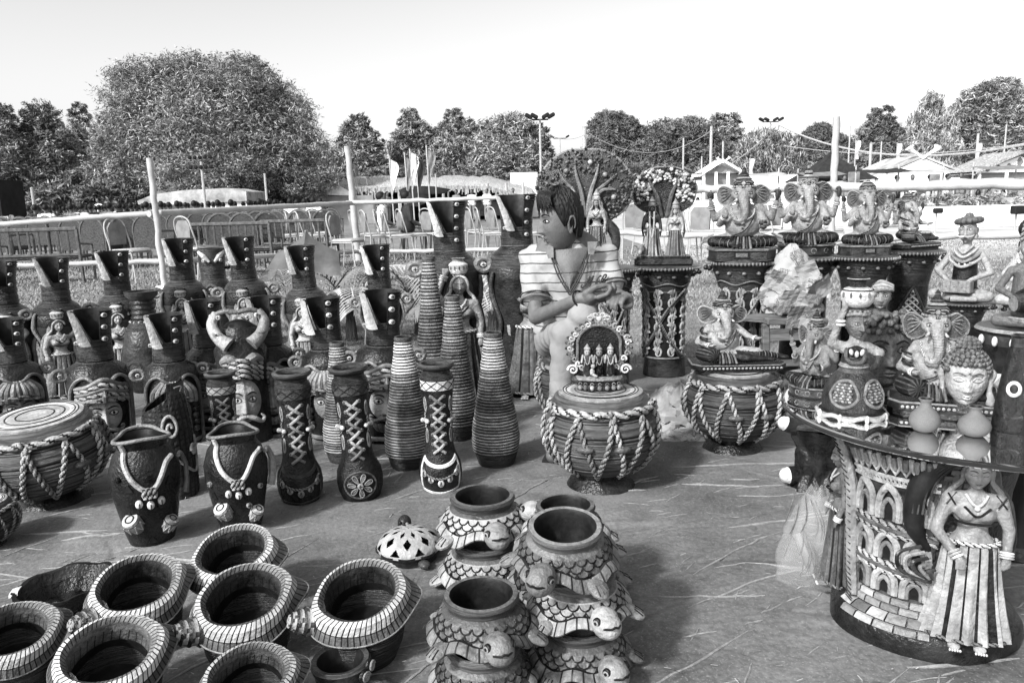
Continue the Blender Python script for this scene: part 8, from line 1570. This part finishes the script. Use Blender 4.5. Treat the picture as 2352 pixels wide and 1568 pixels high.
# tall dark cone lamp with a ringed hole
t = thing('cone_lamp', 'x', 'lamp', (0, 0, 0)); m = Mb(); m.lathe([(1e-3, 0), (.22, 0), (.23, .02), (.205, .3), (.16, .6), (.10, .88), (.095, .97), (.11, .99), (.08, 1.0), (.06, .9), (1e-3, .7)], 44, [DK, DK, DK, DK, DK, BR, BR, BR, BK, BK]); P('body', m, t)
m = Mb(); m.T = xf((-.02, -.19, .46), (radians(-10), 0, -.1)); m.tube([(.062*cos(a), 0, .062*sin(a)*1.05) for a in np.linspace(0, 2*pi, 25)[:-1]], .020, 8, PL, closed=True); m.ell((0, .012, 0), (.05, .014, .05), m=BK, nu=6, nv=12); P('ringed_hole', m, t)
m = Mb(); m.T = xf((.0, -.205, .20), (radians(-6), 0, 0)); m.tube([(.09*cos(a), 0, .035*sin(a)) for a in np.linspace(3.3, 6.1, 10)], .013, 6, BR); P('lip', m, t)
onglass(t, 2325, 985, 'tall dark cone lamp with one pale-ringed hole at the right edge of the glass', 768, 1.0, wk=.85)
t = thing('painted_monkey', 'x', 'figurine', (0, 0, 0)); b = Mb(); b.ell((0, 0, .16), (.10, .08, .14)); b.ell((0, -.02, .36), (.075, .075, .08)); b.cap((-.08, -.02, .24), (-.17, -.08, .14), .03, .022); b.cap((.08, -.02, .24), (.15, -.08, .14), .03, .022); skin('body', b, CL, t, .012, lambda x, y, z: np.where(z > .3, BR, LT)); m = Mb(); [m.ell((s_*.03, -.085, .37), .012, m=PL, nu=6, nv=8) for s_ in (-1, 1)]; P('eye', m, t); t['label'] = 'small dark-headed seated figure behind the cone lamp at the right edge'; onglass(t, 2340, 935, t['label'], 800, .44)
# ============================================================ THE SEATED YOUNG MAN
O = G(1320, 985); 
pman = thing('person', 'young man with short black hair in a striped polo shirt, sitting cross-legged on a drum and looking left', 'person', tuple(O)); pman['label'] = 'young man in a striped shirt seated on a clay drum, looking to the left'
J = lambda px, py, Y: Vp(px, py, Y)-O
Yt = O[1]-.02
neck = J(1306, 575, Yt-.13); hd = J(1288, 504, Yt-.16); shR = J(1226, 595, Yt-.06); shL = J(1388, 590, Yt-.06); chest = J(1306, 640, Yt-.08); belly = J(1296, 715, Yt-.02); pelv = J(1292, 790, Yt+.06)
elR = J(1231, 728, Yt-.20); wrR = J(1335, 684, Yt-.40); elL = J(1408, 672, Yt-.14); wrL = J(1440, 688, Yt-.36)
hpR = J(1262, 780, Yt-.02); hpL = J(1325, 785, Yt); knR = J(1296, 765, Yt-.36); knL = J(1342, 724, Yt-.38); ftR = np.array([J(1284, 900, Yt-.40)[0], Yt-.36-O[1], .08]); ftL = np.array([knL[0]-.02, Yt-.30-O[1]+.06, .26])
b = Mb()
b.cap(neck+[0, .02, -.03], hd+[.022, .02, -.05], .046, .043, 14)
b.ell(chest+[0, .0, .06], (.17, .10, .16)); b.ell(belly, (.135, .10, .16)); b.cap(shR, shL, .05, .05); b.ell(pelv, (.10, .09, .06))
def limb(b, a, c, d, r1, r2, r3): b.cap(a, c, r1, r2, 14); b.cap(c, d, r2, r3, 14)
limb(b, shR, elR, wrR, .044, .033, .0225); limb(b, shL, elL, wrL, .043, .033, .0225)
def fist(b, w, d, up, k=1.15, sgn=1, curl=1.0):
    d = d/np.linalg.norm(d); u = np.cross(d, up); u /= np.linalg.norm(u); n = np.cross(u, d)*curl
    b.cap(w, w+d*.03*k, .021*k, .027*k, 12); b.cap(w+d*.035*k-u*.016*k, w+d*.035*k+u*.016*k, .022*k, .022*k)
    for f, L in zip((-1.5, -.5, .5, 1.5), (.036, .044, .042, .034)):
        p0 = w+d*.065*k+u*f*.0195*k; p1 = p0+(d*.85+n*.35)*L*k; p2 = p1+(d*.45+n*.8)*L*.7*k; p3 = p2+(-d*.25+n*.7)*L*.55*k
        b.cap(p0, p1, .0098*k, .0088*k, 9); b.cap(p1, p2, .0088*k, .0080*k, 9); b.cap(p2, p3, .0080*k, .0068*k, 9)
    q0 = w+d*.02*k+n*.012*k+u*sgn*.024*k; q1 = q0+(d*.7+u*sgn*.35+n*.45)*.045*k; q2 = q1+(d*.95+n*.3-u*sgn*.25)*.036*k; b.cap(q0, q1, .0145*k, .012*k, 9); b.cap(q1, q2, .012*k, .009*k, 9)
fist(b, wrR, np.array([1, -.25, -.05]), np.array([0, .35, 1.0]), 1.12, 1); fist(b, wrL, np.array([-.35, -.55, .20]), np.array([.2, .3, 1.0]), 1.05, -1, -1.0)
b.cap(ftR+[0, .03, .0], ftR+[-.03, -.10, -.04], .045, .032, 12); b.cap(ftL, ftL+[-.03, -.06, -.05], .04, .03, 12)
skin('body', b, ['skin'], pman, .0050, smooth=2, fac=.5)
# head: turned to his right, tilted slightly
hz = radians(-74); HT = xf(tuple(hd+[-.002, 0, -.012]), (radians(3), radians(2), hz), (.91, .89, 1.03))
mat('eye_white', .45, .3, .05, 5, 0); mat('lips', .085, .5, .1, 20, .05)
m = Mb(); Pt, fr = head_grid(dict(jaw=.26, nose=1.35), 80, 110);
m.T = HT; m.grid(Pt, 0, cv=True); features(m, Pt, 1, 2, 1, 3, k=.66)
for s_ in (-1, 1): m.tube([(s_*.002, -.111, -.049), (s_*.012, -.108, -.050), (s_*.024, -.100, -.056)], [.003, .003, .001], 6, 1)
P('head', m, pman, ['skin', 'hair', 'eye_white', 'lips'])
for s_ in (-1, 1):
    m = Mb(); m.T = HT; c = np.array([s_*.077, .014, -.006]); q = np.linspace(-.6, 4.3, 16); m.tube([c+[s_*(.006+.006*sin(a)), .012+.017*-cos(a)*-1*0+.016*cos(a), .031*sin(a)*1.0-.002+.004] for a in q], [.0035, .0055, .0055, .006, .0075], 8, 0); m.ell(c+[s_*.002, .010, .0], (.006, .014, .026), (0, 0, 0), 0, 8, 10); m.ell(c+[s_*.004, .006, -.026], (.007, .009, .012), m=0, nu=7, nv=8); P('ear', m, pman, ['skin'])
# hair: shell over the crown, thick fringe swept forward, sideburns, nape
def hairshell():
    nu_, nv_ = 56, 96; ph = np.linspace(-.95, pi/2-.02, nu_); th = np.linspace(-pi, pi, nv_, endpoint=False); PH, TH = np.meshgrid(ph, th, indexing='ij'); at = np.abs(TH)
    lo = np.interp(at, [0, .55, .85, 1.15, 1.45, 1.62, 1.85, 2.3, pi], [.74, .70, .62, .30, -.10, -.05, -.28, -.46, -.56]); t_ = (PH-lo); keep = t_ > 0
    PHc = np.maximum(PH, lo); th_ = .004+.019*np.clip((PHc-lo)/.35, 0, 1)**.6*np.clip(.6+.5*np.sin(PHc), 0, 1.1)
    r_ = np.random.default_rng(3); th_ += .0022*np.sin(TH*38+PH*9)*np.clip(t_*4, 0, 1)+.0016*np.sin(TH*71-PH*15)
    rx, ry, rz = .078+th_, .096+th_, .118+th_*1.15; X = np.cos(PHc)*np.sin(TH)*rx; Y_ = -np.cos(PHc)*np.cos(TH)*ry; Z_ = np.sin(PHc)*rz; return np.stack([X, Y_, Z_], -1)
m = Mb(); m.T = HT; H_ = hairshell(); m.grid(H_, cv=True); m.grid(np.array([H_[0], H_[0]*.93]), cv=True)
for i in range(70):       # fringe locks swept across the forehead
    u = i/69; a = -.95+1.9*u; s0 = np.array([.080*sin(a)*.7, -.075*cos(a)*.9, .125-.01*abs(a)]); e0 = np.array([.086*sin(a*1.05), -.103*cos(a*.9), .062-.012*sin(i*1.7)-.02*abs(a)*.5]); m.tube(cr([s0, (s0+e0)/2+[0, -.014, .016], e0*[1, .97, 1]+[.01*sin(i*2.3), 0, .012+.016*sin(i*5.1)]], 4), [.008, .0075, .002], 6)
for i in range(60): a = 1.3+i/59*3.7; z0 = .02-.05*abs(sin(i)); m.tube(cr([(.086*sin(a), -.104*cos(a), .06), (.088*sin(a), -.106*cos(a), .0), (.080*sin(a), -.097*cos(a), -.055-.012*sin(i*2.1))], 3), [.010, .009, .003], 5) if abs(sin(a)) < .86 and cos(a) < 0 else None
P('hair', m, pman, ['hair'])
# striped shirt
sm = bpy.data.materials.new('striped_knit'); sm.use_nodes = True; N = sm.node_tree.nodes; L = sm.node_tree.links; pb = N['Principled BSDF']; pb.inputs['Roughness'].default_value = .85; tc = N.new('ShaderNodeTexCoord'); sx = N.new('ShaderNodeSeparateXYZ'); L.new(tc.outputs['Object'], sx.inputs[0]); nz = N.new('ShaderNodeTexNoise'); nz.inputs['Scale'].default_value = 5; L.new(tc.outputs['Object'], nz.inputs['Vector'])
def mth(op, a, bb=None): n = N.new('ShaderNodeMath'); n.operation = op; (L.new(a, n.inputs[0]) if hasattr(a, 'node') else setattr(n.inputs[0], 'default_value', a)); (None if bb is None else (L.new(bb, n.inputs[1]) if hasattr(bb, 'node') else setattr(n.inputs[1], 'default_value', bb))); return n.outputs[0]
w = mth('ADD', mth('MULTIPLY', sx.outputs['Z'], 25.0), mth('MULTIPLY', nz.outputs['Fac'], .9)); fct = mth('LESS_THAN', mth('FRACT', w), .13); mx = N.new('ShaderNodeMix'); mx.data_type = 'RGBA'; L.new(fct, mx.inputs[0]); mx.inputs[6].default_value = (.27, .27, .27, 1); mx.inputs[7].default_value = (.03, .03, .03, 1); L.new(mx.outputs[2], pb.inputs['Base Color'])
bp = N.new('ShaderNodeBump'); bp.inputs['Strength'].default_value = .8; bp.inputs['Distance'].default_value = .02; n2 = N.new('ShaderNodeTexNoise'); n2.inputs['Scale'].default_value = 9; n2.inputs['Distortion'].default_value = 1.2; L.new(tc.outputs['Object'], n2.inputs['Vector']); L.new(n2.outputs['Fac'], bp.inputs['Height']); L.new(bp.outputs[0], pb.inputs['Normal']); MATS['striped_knit'] = sm
mat('knit_trim', .035, .8, .2, 20, .1); mat('knit_grey', .13, .85, .3, 30, .3, 120); mat('trouser', .21, .85, .14, 5, .5, 14, bdist=.02)
b = Mb(); b.ell(chest+[0, 0, .05], (.178, .112, .155)); b.ell(chest+[0, 0, -.03], (.165, .110, .13)); b.ell(belly+[0, 0, .0], (.15, .112, .15)); b.ell(belly+[0, .0, -.08], (.142, .115, .07)); b.cap(shR+[.02, 0, .0], shL-[.02, 0, 0], .066, .066, 16); b.cap(shR, shR+(elR-shR)*.62, .066, .060, 16); b.cap(shL, shL+(elL-shL)*.72, .064, .060, 16); b.cap(neck+[-.06, .02, -.035], neck+[.06, .02, -.035], .05, .05, 12)
def wr(co, no): d = .0045*np.sin(co[:, 2]*60+np.sin(co[:, 0]*25)*2+co[:, 0]*20)+.003*np.sin(co[:, 0]*70+co[:, 2]*38); return co+no*d[:, None]
skin('shirt', b, ['striped_knit'], pman, .009, smooth=4, fac=.7, disp=wr)
for s_, sh, el, f_ in ((-1, shR, elR, .62), (1, shL, elL, .72)):
    u = (el-sh)/np.linalg.norm(el-sh); a = np.cross(u, [0, 1, 0]); a /= np.linalg.norm(a); bb = np.cross(u, a)
    for ff, rr in ((f_+.10, .0625), (f_+.035, .0640)): m = Mb(); c = sh+(el-sh)*ff; m.tube([c+(a*cos(x)+bb*sin(x))*rr for x in np.linspace(0, 2*pi, 25)[:-1]], .006 if ff > f_+.05 else .003, 6, closed=True); P('sleeve_hem', m, pman, ['knit_grey' if ff > f_+.05 else 'knit_trim'])
    for k_ in (0, .012): m = Mb(); c = sh+[-s_*.035-s_*k_, 0, .0]; m.tube([c+np.array([-s_*.012*cos(x)*0+s_*.018*cos(x), -.073*sin(x), .068*cos(x)]) for x in np.linspace(-.3, 2.6, 14)], .0028, 5); P('armhole_trim', m, pman, ['knit_trim'])
# V-neck with inner tee, collar wings
vx = J(1308, 668, Yt-.205); vl = neck+[-.072, -.040, .005]; vr = neck+[.080, -.035, .015]
m = Mb(); g_ = [[vl+(vx-vl)*u+(vr+(vx-vr)*u-(vl+(vx-vl)*u))*v+np.array([0, -.016*sin(pi*v)-.0-.012*sin(pi*u)+.001, 0]) for v in np.linspace(0, 1, 9)] for u in np.linspace(0, 1, 12)]; m.grid(np.array(g_), 0); tm = P('tee_front', m, pman, ['knit_grey'])
m = Mb(); m.grid(np.array([r[:] for r in g_[:7]])+np.array([0, -.004, .0]), 0); P('neck_skin', m, pman, ['skin'])
for k_ in (0, .010):
    for A in (vl, vr): m = Mb(); sg = np.sign((A-vx)[0]); m.tube(cr([A+[sg*k_, -.008, 0], (A+vx)/2+[sg*(.006+k_), -.024, -.01-k_*.3], vx+[0, -.016, -.004-k_*1.2]], 6), .0033, 6); P('neck_trim', m, pman, ['knit_trim'])
for A, sg in ((vl, -1), (vr, 1)):
    m = Mb(); q = [[A+np.array([sg*x, -.016-.018*y, .022-.050*y-.25*x*y*0-.02*x*10*y]) for x in np.linspace(-.004, .038-.020*y, 5)] for y in np.linspace(0, 1, 6)]; m.grid(np.array(q)); m.grid(np.array(q)+[0, .004, 0]); P('collar_wing', m, pman, ['knit_grey'])
m = Mb(); q = np.linspace(-pi*.1, pi*1.1, 20); m.tube([neck+np.array([.004+.078*cos(a), .030+.060*sin(a), .018+.012*sin(a)]) for a in q], .014, 8); P('collar', m, pman, ['knit_grey'])
# embroidered letters on the chest
cx_ = J(1355, 652, Yt-.195); m = Mb(); sl = .35
def let(pts, ox, sc=.033): m.tube(cr([cx_+np.array([ox+sc*(x*.72+sl*z), -.004+.25*(ox+x*sc), sc*z]) for x, z in pts], 3), .0034, 6)
let([(-.9, .05), (-1.0, -.25), (-.7, -.4), (-.35, -.1), (-.1, .6), (.05, 1.0)], -.012); let([(.0, 1.0), (.12, .4), (.2, .15), (.5, .7), (.65, 1.05), (.62, .4), (.55, -.35)], -.012); let([(1.0, .85), (.85, 1.0), (.6, .8), (.42, .3), (.5, -.05), (.8, .05)], .014); let([(.1, 0), (.35, 1.0), (.8, 1.05), (.75, .65), (.4, .5), (.75, .4), (.75, .0), (.1, -.1)], .040)
P('chest_lettering', m, pman, ['knit_trim'])
# trousers
b = Mb(); b.ell(pelv+[0, 0, -.0], (.128, .125, .080)); limb(b, hpR, knR, ftR+[0, .02, .02], .072, .056, .046); limb(b, hpL, knL, ftL+[0, .02, .02], .082, .064, .050)
skin('trousers', b, ['trouser'], pman, .011, smooth=4, fac=.7, disp=lambda co, no: co+no*(.0025*np.sin(co[:, 2]*75+co[:, 0]*60)*np.sin(co[:, 0]*40)+.002*np.sin(co[:, 1]*68-co[:, 2]*50))[:, None])
m = Mb(); u = (wrR-elR)/np.linalg.norm(wrR-elR); a = np.cross(u, [0, 1, 0]); a /= np.linalg.norm(a); bb = np.cross(u, a); c = wrR-u*.012; m.tube([c+(a*cos(x)+bb*sin(x))*.0335 for x in np.linspace(0, 2*pi, 21)[:-1]], .0035, 6, closed=True); P('wrist_thread', m, pman, ['hair'])
for f in (ftR, ftL): m = Mb(); m.tube([f+[.0, .03, -.045], f+[-.035, -.11, -.065]], [.04, .045], 10, flat=(.35, 1)); P('sandal', m, pman, ['cloth_dark'])
